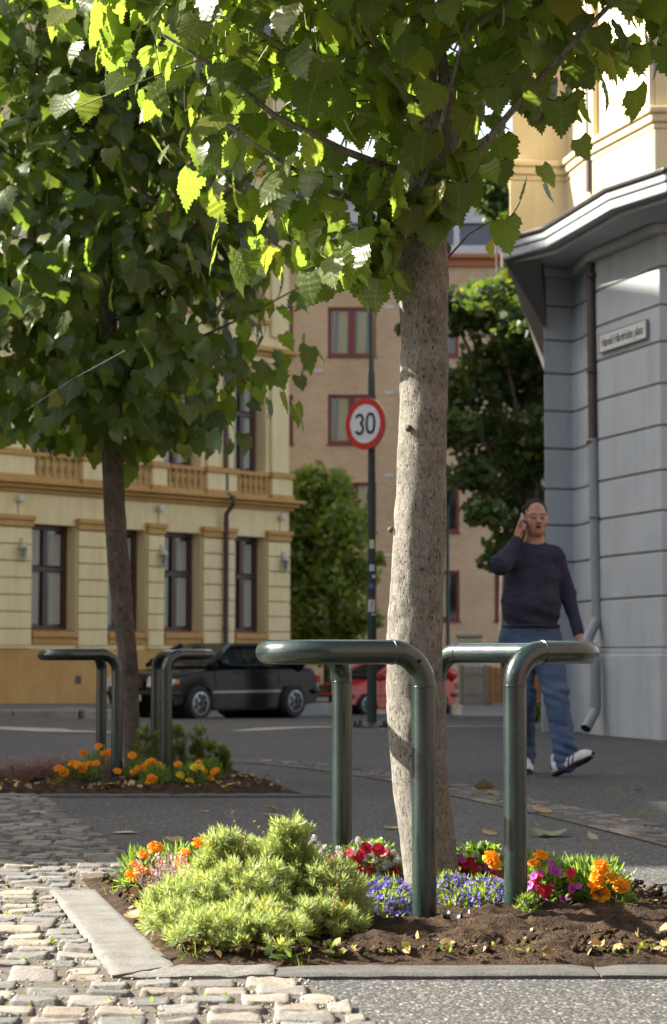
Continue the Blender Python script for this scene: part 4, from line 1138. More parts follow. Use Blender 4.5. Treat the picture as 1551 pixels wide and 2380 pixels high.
    # wheels
    for xc in (x1, x0):
        for s_ in (-1, 1):
            w = thing('wheel', None, None, (xc, s_*(hw-.03), wr)); w.parent = t; del_ = [w.pop(k_, None) for k_ in ()]
            b = MB(); b.lathe([(wr*.62, -.10), (wr*.92, -.105), (wr, -.08), (wr, .06), (wr*.93, .095), (wr*.64, .09)], (0, 0, 0), 32, (0, s_, 0))
            b.lathe([(.01, -.1), (wr*.62, -.1)], (0, 0, 0), 32, (0, s_, 0)); b.build('tyre', M['tyre'], w, smooth=True, local=True)
            r = MB(); r.lathe([(wr*.66, .075), (wr*.66, .095), (wr*.60, .098), (wr*.58, .065), (wr*.2, .055), (wr*.17, .085), (.01, .09)], (0, 0, 0), 32, (0, s_, 0))
            for q in range(7):
                a = q*2*math.pi/7; d = Vector((math.cos(a), 0, math.sin(a))); sd_ = Vector((-math.sin(a), 0, math.cos(a)))
                r.obox(d*wr*.15-sd_*.03+Vector((0, s_*.055, 0)), d*wr*.46, sd_*.06, (0, s_*.035, 0))
            r.build('rim', M['alloy'], w, smooth=True, local=True)
            k_ = MB(); k_.lathe([(wr*.60, .058), (wr*.16, .050)], (0, 0, 0), 32, (0, s_, 0), cap=False); k_.build('rim_recess', M['alloy'], w, local=True)
    # dark arch liners
    al = MB()
    for xc in (x1, x0): al.lathe([(wr+.05, -hw*.9), (wr+.05, hw*.9)], (xc, 0, wr), 24, (0, 1, 0), cap=False)
    al.box(x0-.3, x1+.3, -hw*.86, hw*.86, .17, .26); al.build('wheel_arch', M['plastic'], t, local=True)
    # door seams, trim strip, handles, mirrors
    se = MB(); yS = hw*.992
    for s_ in (-1, 1):
        xm = (x0+x1)/2-.02
        for x in (x1-.48, xm, x0+.42): se.tube([(x, s_*(yS+.002), .30), (x-.01, s_*(yS+.001), .62), (x-.03, s_*hw*.96, bz-.03)], .006, 5)
    se.split('door_seam', M['plastic'], t, local=True)
    tr = MB()
    for s_ in (-1, 1):
        tr.obox((x0+wr+.08, s_*yS, .50), (x1-x0-2*wr-.16, 0, 0), (0, s_*.014, 0), (0, 0, .035))
    tr.split('side_strip', M['chrome'] if not hatch else M['plastic'], t, local=True)
    for s_ in (-1, 1):
        mr = MB(); mr.lathe([(.02, -.02), (.07, .0), (.085, .05), (.08, .10), (.03, .13)], (bx1-.32, s_*(hw*.95+.02), bz+.05), 12, (0, s_, .15)); mr.build('mirror', paint, t, smooth=True, local=True)
        for x in ((x0+x1)/2+.10, x0+.52):
            h_ = MB(); h_.tube([(x, s_*(yS*.985), bz-.13), (x+.03, s_*(yS+.02), bz-.125), (x+.17, s_*(yS+.02), bz-.125), (x+.2, s_*(yS*.985), bz-.13)], .012, 6); h_.build('door_handle', paint, t, smooth='all', local=True)
    # front: lamps, grille, bumper, plate
    xf = Ln/2
    for s_ in (-1, 1):
        l = MB(); vs = []
        for (dy, z, dx) in ((.36, .64, -.02), (.46, .635, -.03), (.62, .64, -.06), (.80, .66, -.12), (.83, .74, -.16), (.70, .80, -.12), (.50, .81, -.08), (.36, .80, -.06)):
            vs.append((xf+dx+.012, s_*dy*hw/.86, z if not hatch else z-.02))
        back = [(x-.10, y, z) for x, y, z in vs]
        l.add(vs+back, [tuple(range(8)), tuple(range(15, 7, -1))]+[(k, (k+1) % 8, 8+(k+1) % 8, 8+k) for k in range(8)]); l.build('headlight', M['lampclear'], t, smooth=True, local=True, bevel=.012)
        a_ = MB(); a_.obox((xf-.36, s_*(hw*.952), .67), (.12, s_*-.0, 0), (0, s_*.012, 0), (0, 0, .09)); a_.build('indicator', M['amber'], t, local=True, bevel=.008)
        tl = MB(); tl.obox((-xf+.06, s_*hw*.60, .66), (.16, 0, 0), (0, s_*hw*.34, 0), (0, 0, .15)); tl.build('tail_light', M['tail'], t, local=True, bevel=.02)
    g = MB(); g.obox((xf-.045, -.24, .60), (.035, 0, 0), (0, .48, 0), (0, 0, .20), 0)
    for k in range(5): g.obox((xf-.012, -.22, .625+k*.035), (.008, 0, 0), (0, .44, 0), (0, 0, .008), 1)
    if not hatch: g.obox((xf-.014, -.012, .61), (.012, 0, 0), (0, .024, 0), (0, 0, .18), 1)
    g.build('grille', [M['plastic'], M['chrome']], t, local=True)
    bp = MB(); vs = []
    for s_ in (-1, 1):
        pts = [(s_*xf-(.06 if False else 0)+s_*.02, 0, .50), (s_*(xf+.0), hw*.5, .50), (s_*(xf-.09), hw*.88, .50), (s_*(xf-.35), hw*1.0, .50)]
        full = [(x, -y, z) for x, y, z in pts[::-1]][:-1]+pts
        bp.tube(full, .045, 8)
    bp.split('bumper_strip', M['plastic'], t, smooth='all', local=True)
    p = thing('number_plate', None, None, (xf+.045, 0, .42)); p.parent = t
    q = MB(); q.obox((0, -.26, -.055), (.012, 0, 0), (0, .52, 0), (0, 0, .11)); q.build('plate', M['plate'], p, local=True, bevel=.004)
    return t
M['blackpaint'] = pm('black car paint', (.004, .004, .006), (.005, .005, .008), rough=.10, spec=.22, coat=0)
M['redpaint'] = pm('red car paint', (.42, .022, .018), (.46, .028, .02), rough=.25, spec=.5, coat=.3)
HD = (-.63, -.777)
low = [(2.16, .28), (2.25, .42), (2.26, .55), (2.20, .64), (2.15, .80), (2.05, .86), (1.5, .935), (.98, .985), (.8, 1.0), (-1.35, 1.01), (-1.55, 1.0), (-2.0, .985), (-2.14, .94), (-2.20, .70), (-2.26, .55), (-2.25, .40), (-2.15, .27)]
car('parked_car', 'black four-door saloon with bright alloy wheels parked in front of the yellow building', (-2.24, 40.8), HD, 4.5, 1.72, low, ((-1.60, 1.10, 1.0), (-.95, .34, 1.425)), (-1.27, 1.42), .315, M['blackpaint'], False, '')
low = [(1.95, .28), (2.04, .40), (2.05, .55), (2.0, .62), (1.92, .74), (1.2, .90), (.9, .96), (.75, .97), (-1.5, .99), (-1.9, .98), (-2.0, .80), (-2.05, .55), (-2.04, .38), (-1.95, .27)]
car('parked_car', 'red hatchback behind the black saloon, partly hidden by the sign pole and pale trunk', (1.33, 56.4), (-.78, -.625), 4.05, 1.66, low, ((-1.85, 1.02, .96), (-1.45, .25, 1.38)), (-1.2, 1.28), .29, M['redpaint'], True, '')

# ---------------------------------------------------------------- speed sign on its pole
M['poledark'] = pm('dark green pole paint', (.012, .020, .020), (.02, .03, .028), scale=6, rough=.5)
YS = 24.6; sS = FPX/YS
pb = W(865, 1685, YS); px_ = pb.x; gz0 = gz(px_, YS)
sp = thing('road_sign', 'round red-rimmed speed limit sign reading 30 on a dark tapered pole', 'road sign', (px_, YS, gz0))
zt = lambda y: W(865, y, YS).z
prof = [(y, r) for y, r in ((1700, 11.5), (1560, 11.3), (1500, 11), (1400, 9.6), (1240, 9), (1100, 8.6), (1000, 8.4), (890, 8.2), (872, 8.0), (862, 6.4), (780, 6.2), (700, 6.0), (640, 5.8))]
mb = MB(); mb.lathe([(r/sS, zt(y)) for y, r in prof], (px_, YS, 0), 24); mb.build('pole', M['poledark'], sp, smooth=True)
mb = MB(); mb.lathe([(.17, -.02), (.17, .015), (.12, .03), (.075, .06)], (px_, YS, gz0), 20)
for k in range(4):
    a = k*math.pi/2+.6; mb.lathe([(.022, .0), (.022, .07), (.01, .09)], (px_+.24*math.cos(a), YS+.24*math.sin(a), gz0), 8)
    mb.obox((px_+.07*math.cos(a), YS+.07*math.sin(a), gz0+.0), (.2*math.cos(a), .2*math.sin(a), 0), (-.03*math.sin(a), .03*math.cos(a), 0), (0, 0, .03))
mb.build('base_flange', M['poledark'], sp, smooth=True)
sn = Vector((-.66, -.75, 0)).normalized(); sr = Vector((.75, -.66, 0)).normalized()
ctr = W(852, 985, YS-.10); 
plt = MB(); plt.lathe([(.3, 0), (.3, .02)], ctr, 64, sn); disc = plt.build('sign_back', M['greyblue_metal'], sp, smooth=True)
def disc_at(r0, r1, d, name, mat):
    b = MB(); n = 64; up = Vector((0, 0, 1)); o = ctr+sn*d
    ring = [o+(sr*math.cos(2*math.pi*k/n)+up*math.sin(2*math.pi*k/n))*r1 for k in range(n)]
    if r0 > 0:
        ri = [o+(sr*math.cos(2*math.pi*k/n)+up*math.sin(2*math.pi*k/n))*r0 for k in range(n)]
        b.add(ring+ri, [(k, (k+1) % n, n+(k+1) % n, n+k) for k in range(n)])
    else: b.add(ring, [tuple(range(n))])
    return b.build(name, mat, sp)
disc_at(0, .232, .0225, 'sign_face', pm('white sheeting', (.60, .62, .66), rough=.4)); disc_at(.226, .298, .025, 'sign_rim', pm('red sheeting', (.46, .022, .014), rough=.4))
# digits drawn as thick strokes
M['black'] = M['black']
def stroke(pts, w, cl):
    b = MB(); P = [Vector(p) for p in pts]; m = len(P); vs = []
    for k in range(m):
        a = P[k-1] if (k or cl) else P[k]; c = P[(k+1) % m] if (k < m-1 or cl) else P[k]
        d = (c-a).normalized(); nn = Vector((-d.y, d.x)); 
        for s_ in (-1, 1):
            q = P[k]+nn*w*s_/2; vs.append(ctr+sn*.027+sr*q.x+Vector((0, 0, q.y)))
    fs = [(2*k, 2*((k+1) % m), 2*((k+1) % m)+1, 2*k+1) for k in range(m if cl else m-1)]
    b.add(vs, fs); return b
def ell(cx, cy, a, b_, t0, t1, n): return [(cx+a*math.cos(t), cy+b_*math.sin(t)) for t in np.linspace(t0, t1, n)]
z_ = []
for k in range(40):
    t = 2*math.pi*k/40; ce, se = math.cos(t), math.sin(t); z_.append((.083+.057*math.copysign(abs(ce)**.8, ce), .108*math.copysign(abs(se)**.9, se)))
stroke(z_, .033, True).build('digit', M['black'], sp)
three = ell(-.085, .055, .052, .053, R(160), R(-75), 20)+ell(-.085, -.052, .056, .058, R(75), R(-160), 22)
stroke(three, .033, False).build('digit', M['black'], sp)
M['sticker'] = pm('white sticker', (.50, .52, .55), rough=.6)
def sticker(py, h, wpx, mat, label=None, txt=None, dx=0):
    z = zt(py); r = np.interp(-py, [-1700, -1500, -1400, -1240, -1100], [11.5, 11, 9.6, 9, 8.6])/sS+.003
    b = MB(); n = 8; a0 = -math.pi/2+dx; hw_ = wpx/sS/r/2; vs = []
    for k in range(n+1):
        a = a0-hw_+2*hw_*k/n
        for zz in (z-h/2, z+h/2): vs.append((px_+r*math.cos(a), YS+r*math.sin(a), zz))
    b.add(vs, [(2*k, 2*k+2, 2*k+3, 2*k+1) for k in range(n)]); o = b.build('sticker', mat, sp)
    if label: o['label'] = label
    if txt:
        text_mesh(txt, h*.75, 'sticker_print', pm('sticker ink', (.12, .16, .22), rough=.6), o, plane_mw(Vector((px_+r*1.0*math.cos(a0), YS-r-.006, z)), (1, 0, 0), (0, -1, 0), .9), .0005)
sticker(1408, .14, 19, M['sticker'], 'white sticker printed with a grey 7', '7', -.15)
sticker(1265, .10, 13, pm('yellowish sticker', (.42, .44, .22), (.5, .5, .35), rough=.6), 'faded yellow sticker'); sticker(1320, .075, 12, M['sticker'])
sticker(1340, .04, 8, M['sticker'], None, None, .5); sticker(1363, .05, 16, pm('blue sticker', (.07, .11, .25), rough=.6)); sticker(1391, .05, 19, pm('red sticker', (.14, .02, .03), rough=.6)); sticker(1428, .02, 12, M['sticker'], None, None, .5)

# street lamp column far behind the trunk
Yl = 58.0; q = W(1042, 1600, Yl); g0 = -.78
lp = thing('street_lamp', 'thin dark lamp column standing behind the pale trunk in front of the brick block', 'street lamp', (q.x, Yl, g0))
mb = MB(); mb.lathe([(.10, g0), (.09, g0+.9), (.055, g0+1.0), (.045, 4.9)], (q.x, Yl, 0), 12); mb.build('pole', M['poledark'], lp, smooth=True)
mb = MB(); mb.lathe([(.05, 4.85), (.16, 5.0), (.20, 5.25), (.24, 5.3), (.05, 5.45)], (q.x, Yl, 0), 14); mb.build('lamp_head', M['poledark'], lp, smooth=True)

# fences and cabinet on the verge
def picket(name, label, x0, x1, Yf, z0, z1, pw, gap, mat, cap=True):
    t = thing(name, label, 'fence', ((x0+x1)/2, Yf, z0))
    b = MB(); x = x0; k = 0
    while x < x1-pw:
        b.box(x, x+pw, Yf, Yf+.02, z0+.04, z1+.008*math.sin(k*2.3)); x += pw+gap; k += 1
    b.build('boards', mat, t, bevel=.003)
    r_ = MB(); r_.box(x0, x1, Yf+.021, Yf+.06, z0+.15, z0+.22); r_.box(x0, x1, Yf+.021, Yf+.06, z1-.2, z1-.13)
    r_.build('rails', mat, t)
    for xx in (x0, x1-.06):
        p = MB(); p.box(xx, xx+.07, Yf+.022, Yf+.09, z0-.05, z1+.03); p.build('post', mat, t)
M['greywood'] = pm('weathered wood', (.15, .14, .11), (.22, .20, .165), scale=3, sc=(6, 6, .6), rough=.9)
M['orangewood'] = pm('stained wood', (.20, .09, .035), (.27, .125, .05), scale=3, sc=(6, 6, .6), rough=.85)
picket('wooden_fence', 'low grey board fence behind the red car, left of the orange-brown one', 2.36, 2.86, 40.0, -.15, .57, .045, .012, M['greywood'])
picket('wooden_fence', 'low orange-brown board fence between the stand and the walking man', 2.88, 5.6, 40.0, -.15, .55, .09, .006, M['orangewood'])
cb = thing('utility_cabinet', 'cream utility cabinet with a small yellow mark behind the grey fence', 'cabinet', (2.62, 41.2, -.15))
mb = MB(); mb.box(2.40, 2.84, 41.0, 41.4, -.15, 1.12); mb.build('cabinet_body', pm('cream metal', (.36, .35, .26), (.4, .39, .3), rough=.6), cb, bevel=.015)
mb = MB(); mb.box(2.37, 2.87, 40.96, 41.45, 1.122, 1.19); mb.build('cabinet_lid', pm('grey lid', (.25, .26, .24), rough=.6), cb, bevel=.015)
mb = MB(); c = Vector((2.70, 40.995, 1.03)); mb.add([c+Vector((-.05, 0, -.04)), c+Vector((.05, 0, -.04)), c+Vector((0, 0, .05))], [(0, 1, 2)]); mb.build('warning_mark', pm('yellow mark', (.6, .42, .03), rough=.5), cb)

# ---------------------------------------------------------------- trees and bushes farther off
def quads(P, Nn, sz, rr, asp=1.5):
    n = len(P); T = rr.normal(0, 1, (n, 3)); A = frames(T, Nn)
    t = (np.array([(-.4, -.5, 0), (.4, -.5, .06), (.45, .35, 0), (0, .75, .12), (-.45, .35, .02)]), np.array([(0, 1, 2, 3, 4)]), np.array([(0, 0), (1, 0), (1, 1), (.5, 1), (0, 1)]))
    tint = np.stack([rr.uniform(0, 1, n), np.clip(rr.normal(-.15, .22, n), 0, 1), np.zeros(n)], 1)
    return instance(t, P, A, sz*rr.uniform(.7, 1.35, n), tint)
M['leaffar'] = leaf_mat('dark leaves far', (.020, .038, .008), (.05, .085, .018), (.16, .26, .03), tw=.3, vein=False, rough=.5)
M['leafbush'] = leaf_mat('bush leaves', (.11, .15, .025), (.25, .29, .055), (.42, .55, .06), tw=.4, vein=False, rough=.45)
def bgtree(name, label, base, clumps, n, sz, matl, seed, trunk=None, cat='tree', up=.6):
    rr = np.random.default_rng(seed); t = thing(name, label, cat, base)
    Ps = []; tot = sum(c[3]*c[3] for c in clumps)
    for (cx, cy, cz, r, fl) in clumps:
        m = int(n*r*r/tot); d = rr.normal(0, 1, (m, 3)); d /= np.linalg.norm(d, axis=1, keepdims=True)
        q = d*r*(rr.uniform(0, 1, (m, 1))**.35)*[1, 1, fl]; q *= (1+.35*fbm(d*3+cx, 2, seed))[:, None]
        q[:, 2] -= .12*(q[:, 0]**2+q[:, 1]**2)/max(r, .1)
        Ps.append(q+[cx, cy, cz])
    P = np.concatenate(Ps); Nn = rr.normal(0, .6, (len(P), 3))+[0, 0, up]
    V, F, uv, c = quads(P, Nn, sz, rr)
    npmesh('crown', V, F, matl, t, uv=uv, col=c)
    b = MB(); bx_0, by_0, bz_0 = base; top = max(c_[2] for c_ in clumps)
    r0 = trunk or .18
    b.tube([(bx_0, by_0, bz_0-.1), (bx_0+.05, by_0, bz_0+(top-bz_0)*.35), (bx_0, by_0, bz_0+(top-bz_0)*.9)], [r0, r0*.75, r0*.25], 10)
    for (cx, cy, cz, r, fl) in clumps[::2]: b.tube([(bx_0, by_0, bz_0+(cz-bz_0)*.55), ((bx_0+cx)/2, (by_0+cy)/2, (cz+bz_0+(cz-bz_0)*.55)/2+.1), (cx, cy, cz)], [r0*.35, r0*.22, r0*.08], 6)
    b.build('trunk', M['barkdark'], t, smooth='all')
    return t
Yt = 44.0; cl = []; rr0 = np.random.default_rng(5)
for (px, py, rpx) in ((1150, 700, 100), (1240, 760, 100), (1080, 740, 70), (1180, 830, 110), (1260, 900, 120), (1090, 900, 90), (1030, 690, 60), (985, 770, 40), (1010, 860, 40), (1130, 1000, 110), (1250, 1060, 120), (1060, 990, 70), (1100, 1100, 70), (1200, 1160, 110), (1290, 1220, 100), (1130, 1190, 55), (1200, 1260, 70), (1160, 1300, 45), (1330, 1000, 140), (1350, 780, 140), (1330, 1250, 110), (950, 760, 30), (1000, 960, 35), (1215, 650, 60)):
    p = W(px, py, Yt+rr0.normal(0, .9)); cl.append((p.x, p.y, p.z, rpx/FPX*Yt, .55))
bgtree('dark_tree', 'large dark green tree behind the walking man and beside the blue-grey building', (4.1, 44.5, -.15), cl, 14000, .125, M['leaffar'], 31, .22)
cl = []
for (px, py, rpx) in ((760, 1150, 75), (720, 1120, 50), (790, 1230, 75), (700, 1230, 70), (740, 1330, 95), (820, 1330, 60), (690, 1400, 80), (790, 1430, 75), (740, 1480, 80), (840, 1210, 28), (650, 1300, 60), (660, 1160, 40), (880, 1300, 18), (860, 1440, 30)):
    p = W(px, py, 59.5+rr0.normal(0, .5)); cl.append((p.x, p.y, p.z, rpx/FPX*59, .85))
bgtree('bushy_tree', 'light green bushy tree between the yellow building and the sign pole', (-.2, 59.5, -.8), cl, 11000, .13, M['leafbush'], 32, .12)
cl = []
for (px, py, rpx) in ((1150, 470, 50), (1130, 430, 35), (1175, 500, 40), (1170, 430, 40), (1200, 520, 45)):
    p = W(px, py, 62+rr0.normal(0, .5)); cl.append((p.x, p.y, p.z, rpx/FPX*62, .8))
bgtree('tall_tree', 'top of a taller tree seen against the roof above the eave of the corner building', (5.0, 62.5, -.5), cl, 3000, .13, M['leaffar'], 33, .2)
cl = []
for (px, py, rpx) in ((1242, 1660, 14), (1240, 1685, 14), (1250, 1640, 10)):
    p = W(px, py, 31); cl.append((p.x, p.y, p.z, rpx/FPX*31, 1))
bgtree('weed_plant', 'small bright green weed growing at the kerb behind the walking man', (W(1242, 1690, 31).x, 31.0, gz(2.9, 31)), cl, 500, .05, M['leafbush'], 34, .01, cat='plant')
# ---------------------------------------------------------------- the walking man: signed distance shapes -> surface nets
class SDF:
    def __init__(s, lo, hi, vox):
        s.lo = np.array(lo); s.vox = vox; s.n = np.ceil((np.array(hi)-s.lo)/vox).astype(int)+1
        s.D = np.full(s.n, 9.0, np.float32)
        s.ax = [s.lo[k]+np.arange(s.n[k])*vox for k in range(3)]
    def _sub(s, lo, hi):
        sl = []
        for k in range(3):
            a = max(0, int((lo[k]-s.lo[k])/s.vox)-1); b = min(s.n[k], int((hi[k]-s.lo[k])/s.vox)+3); sl.append(slice(a, max(a+1, b)))
        return tuple(sl)
    def _pts(s, sl): return np.meshgrid(*[s.ax[k][sl[k]] for k in range(3)], indexing='ij')
    def _join(s, sl, d, k):
        a = s.D[sl]
        h = np.clip(.5+.5*(a-d)/k, 0, 1); s.D[sl] = a*(1-h)+d*h-k*h*(1-h)
    def cone(s, a, b, ra, rb, k=.02, flat=None, cut=False):
        'round cone from a to b; flat=(axis vector, factor) widens along that axis'
        a = np.array(a, float); b = np.array(b, float); m = max(ra, rb)*1.8+k*2+.02
        sl = s._sub(np.minimum(a, b)-m, np.maximum(a, b)+m); X, Y, Z = s._pts(sl)
        P = np.stack([X, Y, Z], -1)-a; ab = b-a; t = np.clip((P@ab)/(ab@ab), 0, 1); Q = P-t[..., None]*ab
        if flat is not None:
            f = np.array(flat[0], float); f /= np.linalg.norm(f); q = Q@f; Q = Q-(q*(1-1/flat[1]))[..., None]*f
        d = np.linalg.norm(Q, axis=-1)-(ra*(1-t)+rb*t)
        if cut: s.D[sl] = np.maximum(s.D[sl], -d)
        else: s._join(sl, d, k)
    def ell(s, c, r, k=.02, rot=None, cut=False):
        c = np.array(c, float); r = np.array(r, float); m = r.max()+k*2+.02
        sl = s._sub(c-m, c+m); X, Y, Z = s._pts(sl); P = np.stack([X, Y, Z], -1)-c
        if rot is not None: P = P@np.array(rot.to_3x3() if hasattr(rot, 'to_3x3') else rot)
        q = np.linalg.norm(P/r, axis=-1); g = np.linalg.norm(P/(r*r), axis=-1)+1e-9; d = q*(q-1)/g
        if cut:
            kk = k; a = s.D[sl]; h = np.clip(.5-.5*(a+d)/kk, 0, 1); s.D[sl] = a*(1-h)+(-d)*h+kk*h*(1-h)
        else: s._join(sl, d, k)
    def mesh(s, smooth=1):
        D = s.D; n = D.shape
        ins = D < 0
        c = np.zeros((n[0]-1, n[1]-1, n[2]-1), np.int8)
        for i in (0, 1):
            for j in (0, 1):
                for k in (0, 1): c += ins[i:n[0]-1+i, j:n[1]-1+j, k:n[2]-1+k]
        act = (c > 0) & (c < 8); idx = np.full(act.shape, -1, np.int64); cells_ = np.argwhere(act); idx[act] = np.arange(len(cells_))
        acc = np.zeros((len(cells_), 3)); cnt = np.zeros(len(cells_))
        corners = [(i, j, k) for i in (0, 1) for j in (0, 1) for k in (0, 1)]
        for a in corners:
            for ax in range(3):
                if a[ax]: continue
                b = list(a); b[ax] = 1
                va = D[cells_[:, 0]+a[0], cells_[:, 1]+a[1], cells_[:, 2]+a[2]]; vb = D[cells_[:, 0]+b[0], cells_[:, 1]+b[1], cells_[:, 2]+b[2]]
                cr = (va < 0) != (vb < 0); t = np.where(cr, va/(va-vb+1e-12), 0)
                p = np.array(a)[None]+np.zeros((len(cells_), 3)); p[:, ax] += t
                acc += np.where(cr[:, None], p, 0); cnt += cr
        V = s.lo+(cells_+acc/cnt[:, None])*s.vox
        Fs = []
        for ax in range(3):
            o = [k for k in range(3) if k != ax]
            sl0 = [slice(None)]*3; sl1 = [slice(None)]*3; sl0[ax] = slice(0, -1); sl1[ax] = slice(1, None)
            A = ins[tuple(sl0)]; B = ins[tuple(sl1)]; cr = np.argwhere(A != B)
            cr = cr[(cr[:, o[0]] > 0) & (cr[:, o[1]] > 0) & (cr[:, o[0]] < n[o[0]]-1) & (cr[:, o[1]] < n[o[1]]-1)]
            q = []
            for d0, d1 in ((0, 0), (-1, 0), (-1, -1), (0, -1)):
                e = cr.copy(); e[:, o[0]] += d0; e[:, o[1]] += d1; q.append(idx[e[:, 0], e[:, 1], e[:, 2]])
            q = np.stack(q, 1); inside = A[cr[:, 0], cr[:, 1], cr[:, 2]]
            flip = inside if ax != 1 else ~inside
            q = np.where(flip[:, None], q, q[:, ::-1]); Fs.append(q[(q >= 0).all(1)])
        F = np.concatenate(Fs)
        for _ in range(smooth):
            nb = np.zeros_like(V); ct_ = np.zeros(len(V))
            for k in range(4):
                a, b = F[:, k], F[:, (k+1) % 4]; np.add.at(nb, a, V[b]); np.add.at(ct_, a, 1)
            V = V*.5+.5*nb/np.maximum(ct_, 1)[:, None]
        return V, F
MAN = Vector((1.29, 13.8, 0)); mO = np.array(MAN)
def mp(px, py, dy=0.0):
    'man-local point from photograph pixels at his depth'
    return np.array([(px-1240)/360.2, dy, .75+(1527-py)/360.2])
man = thing('person', 'man in navy sweater and blue jeans walking with a phone at his ear', 'person', tuple(MAN))
skin_m, N, L, b_ = newmat('skin')
vv = coords(N, L)
L.new(ramp(N, L, noise(N, L, vv, 20, 4), [(.3, (.33, .165, .10)), (.7, (.42, .225, .14))]), b_.inputs['Base Color']); b_.inputs['Roughness'].default_value = .5
b_.inputs['Subsurface Weight'].default_value = .08; b_.inputs['Subsurface Radius'].default_value = (.02, .008, .004); M['skin'] = skin_m
M['lip'] = pm('lips', (.30, .12, .085), rough=.5); M['mouth'] = pm('mouth interior', (.03, .008, .007), rough=.6); M['brow'] = pm('eyebrow', (.09, .05, .032), (.13, .075, .05), rough=.8); M['eye'] = pm('eye line', (.05, .028, .02), rough=.4)
HC = mp(1246, 1206, -.01)               # head centre
hx, hy, hz = HC
S1 = SDF((-.42, -.48, 0.02), (.42, .42, 1.82), .0058)
E = S1.ell; Cn = S1.cone
# skull, face
rot = Matrix.Rotation(R(6), 3, 'Z')     # face turned a little to his left
def hp(x, y, z):
    v = rot @ Vector((x, y, z)); return (hx+v.x, hy+v.y, hz+v.z)
E(hp(0, .02, .035), (.076, .094, .088), .01); E(hp(0, -.020, -.030), (.066, .070, .085), .03); E(hp(0, -.045, -.088), (.036, .036, .026), .03)
E(hp(-.042, -.055, -.028), (.024, .022, .024), .02); E(hp(.042, -.055, -.028), (.024, .022, .024), .02)
E(hp(0, -.074, .022), (.055, .014, .012), .02)                      # brow ridge
Cn(hp(0, -.086, .010), hp(0, -.108, -.026), .009, .012, .012); E(hp(-.013, -.094, -.030), (.009, .010, .008), .006); E(hp(.013, -.094, -.030), (.009, .010, .008), .006)
E(hp(-.030, -.097, .002), (.018, .016, .010), .012, cut=True); E(hp(.030, -.097, .002), (.018, .016, .010), .012, cut=True)
E(hp(-.030, -.078, .001), (.014, .012, .010), .006); E(hp(.030, -.078, .001), (.014, .012, .010), .006)
Cn(hp(-.022, -.080, -.052), hp(.022, -.080, -.052), .0085, .0085, .008); Cn(hp(-.018, -.078, -.071), hp(.018, -.078, -.071), .009, .009, .008)
E(hp(0, -.092, -.0615), (.019, .018, .0062), .004, cut=True)        # open mouth
for s_ in (-1, 1):
    E(hp(s_*.078, .012, -.008), (.010, .019, .030), .008)
    E(hp(s_*.086, .006, -.004), (.005, .010, .016), .004, cut=True)
NK = mp(1243, 1262, .02)
Cn(hp(0, .035, -.05), NK, .056, .062, .03); Cn(NK, mp(1240, 1290, .03), .062, .07, .03)
shR = mp(1197, 1285, .0); shL = mp(1290, 1290, .02)
elR = mp(1158, 1316, -.20); wrR = mp(1201, 1255, -.075)
elL = mp(1321, 1380, .05); wrL = mp(1343, 1474, -.04)
Cn(mp(1240, 1300, .02), mp(1236, 1400, .0), .095, .105, .03, flat=((1, 0, 0), 1.25)); Cn(mp(1236, 1400, .0), mp(1233, 1490, .02), .105, .10, .03, flat=((1, 0, 0), 1.3))
Cn(mp(1240, 1300, .02), shR, .05, .045, .03); Cn(mp(1240, 1300, .02), shL, .05, .045, .03)
Cn(shR, elR, .046, .040, .02); Cn(elR, wrR, .038, .026, .02); Cn(shL, elL, .046, .038, .02); Cn(elL, wrL, .036, .026, .02)
# legs under the jeans
hR = mp(1207, 1500, .02); hL = mp(1258, 1500, .02)
knR = mp(1214, 1628, -.02); anR = mp(1222, 1752, .16); knL = mp(1285, 1612, -.15); anL = mp(1300, 1752, -.28)
for h_, k_, a_ in ((hR, knR, anR), (hL, knL, anL)): Cn(h_, k_, .075, .050, .03); Cn(k_, a_, .048, .033, .02)
# raised right hand (picture left) closing round the phone by the ear
def finger(pts, r0, r1):
    n_ = len(pts)-1
    for k in range(n_): Cn(pts[k], pts[k+1], r0+(r1-r0)*k/n_, r0+(r1-r0)*(k+1)/n_, .005)
pR = mp(1206, 1239, -.050); 
Cn(wrR, pR+[.002, 0, .0], .025, .028, .012, flat=((.3, 1, 0), 1.3)); Cn(pR, pR+[.008, .0, .034], .026, .024, .01, flat=((.2, 1, 0), 1.45))
for k, (dy, l, dz) in enumerate(((-.032, .95, .0), (-.011, 1.05, .004), (.011, 1.0, .002), (.031, .82, -.004))):
    b0 = pR+np.array([-.002, dy, .048+dz])
    finger([b0, b0+np.array([.012, -.006, .030])*l, b0+np.array([.026, -.008, .038])*l, b0+np.array([.040, -.006, .026])*l], .0100, .0078)
tb = pR+np.array([.012, -.034, .004]); finger([tb, tb+[.014, -.014, .016], tb+[.020, -.014, .032], tb+[.024, -.010, .046]], .0125, .009)
# hanging left hand
pL = wrL+np.array([.006, -.012, -.060]); Cn(wrL, pL, .025, .028, .012, flat=((.1, 1, 0), 1.35)); Cn(pL, pL+[.002, -.004, -.028], .024, .022, .01, flat=((.1, 1, 0), 1.5))
for dy, l in ((-.034, .9), (-.012, 1.05), (.010, 1.0), (.030, .85)):
    b0 = pL+np.array([.002, dy-.004, -.048]); finger([b0, b0+np.array([-.004, -.004, -.032])*l, b0+np.array([-.018, -.008, -.054])*l, b0+np.array([-.034, -.010, -.062])*l], .0098, .0075)
tb = pL+np.array([-.006, -.036, .008]); finger([tb, tb+[-.012, -.014, -.026], tb+[-.020, -.014, -.048]], .012, .009)
V, F = S1.mesh(1)
fc = V[F].mean(1)
lc = (fc-np.array([hx, hy, hz]))@np.array(rot)         # into head frame
x_, y_, z_ = lc[:, 0], lc[:, 1], lc[:, 2]
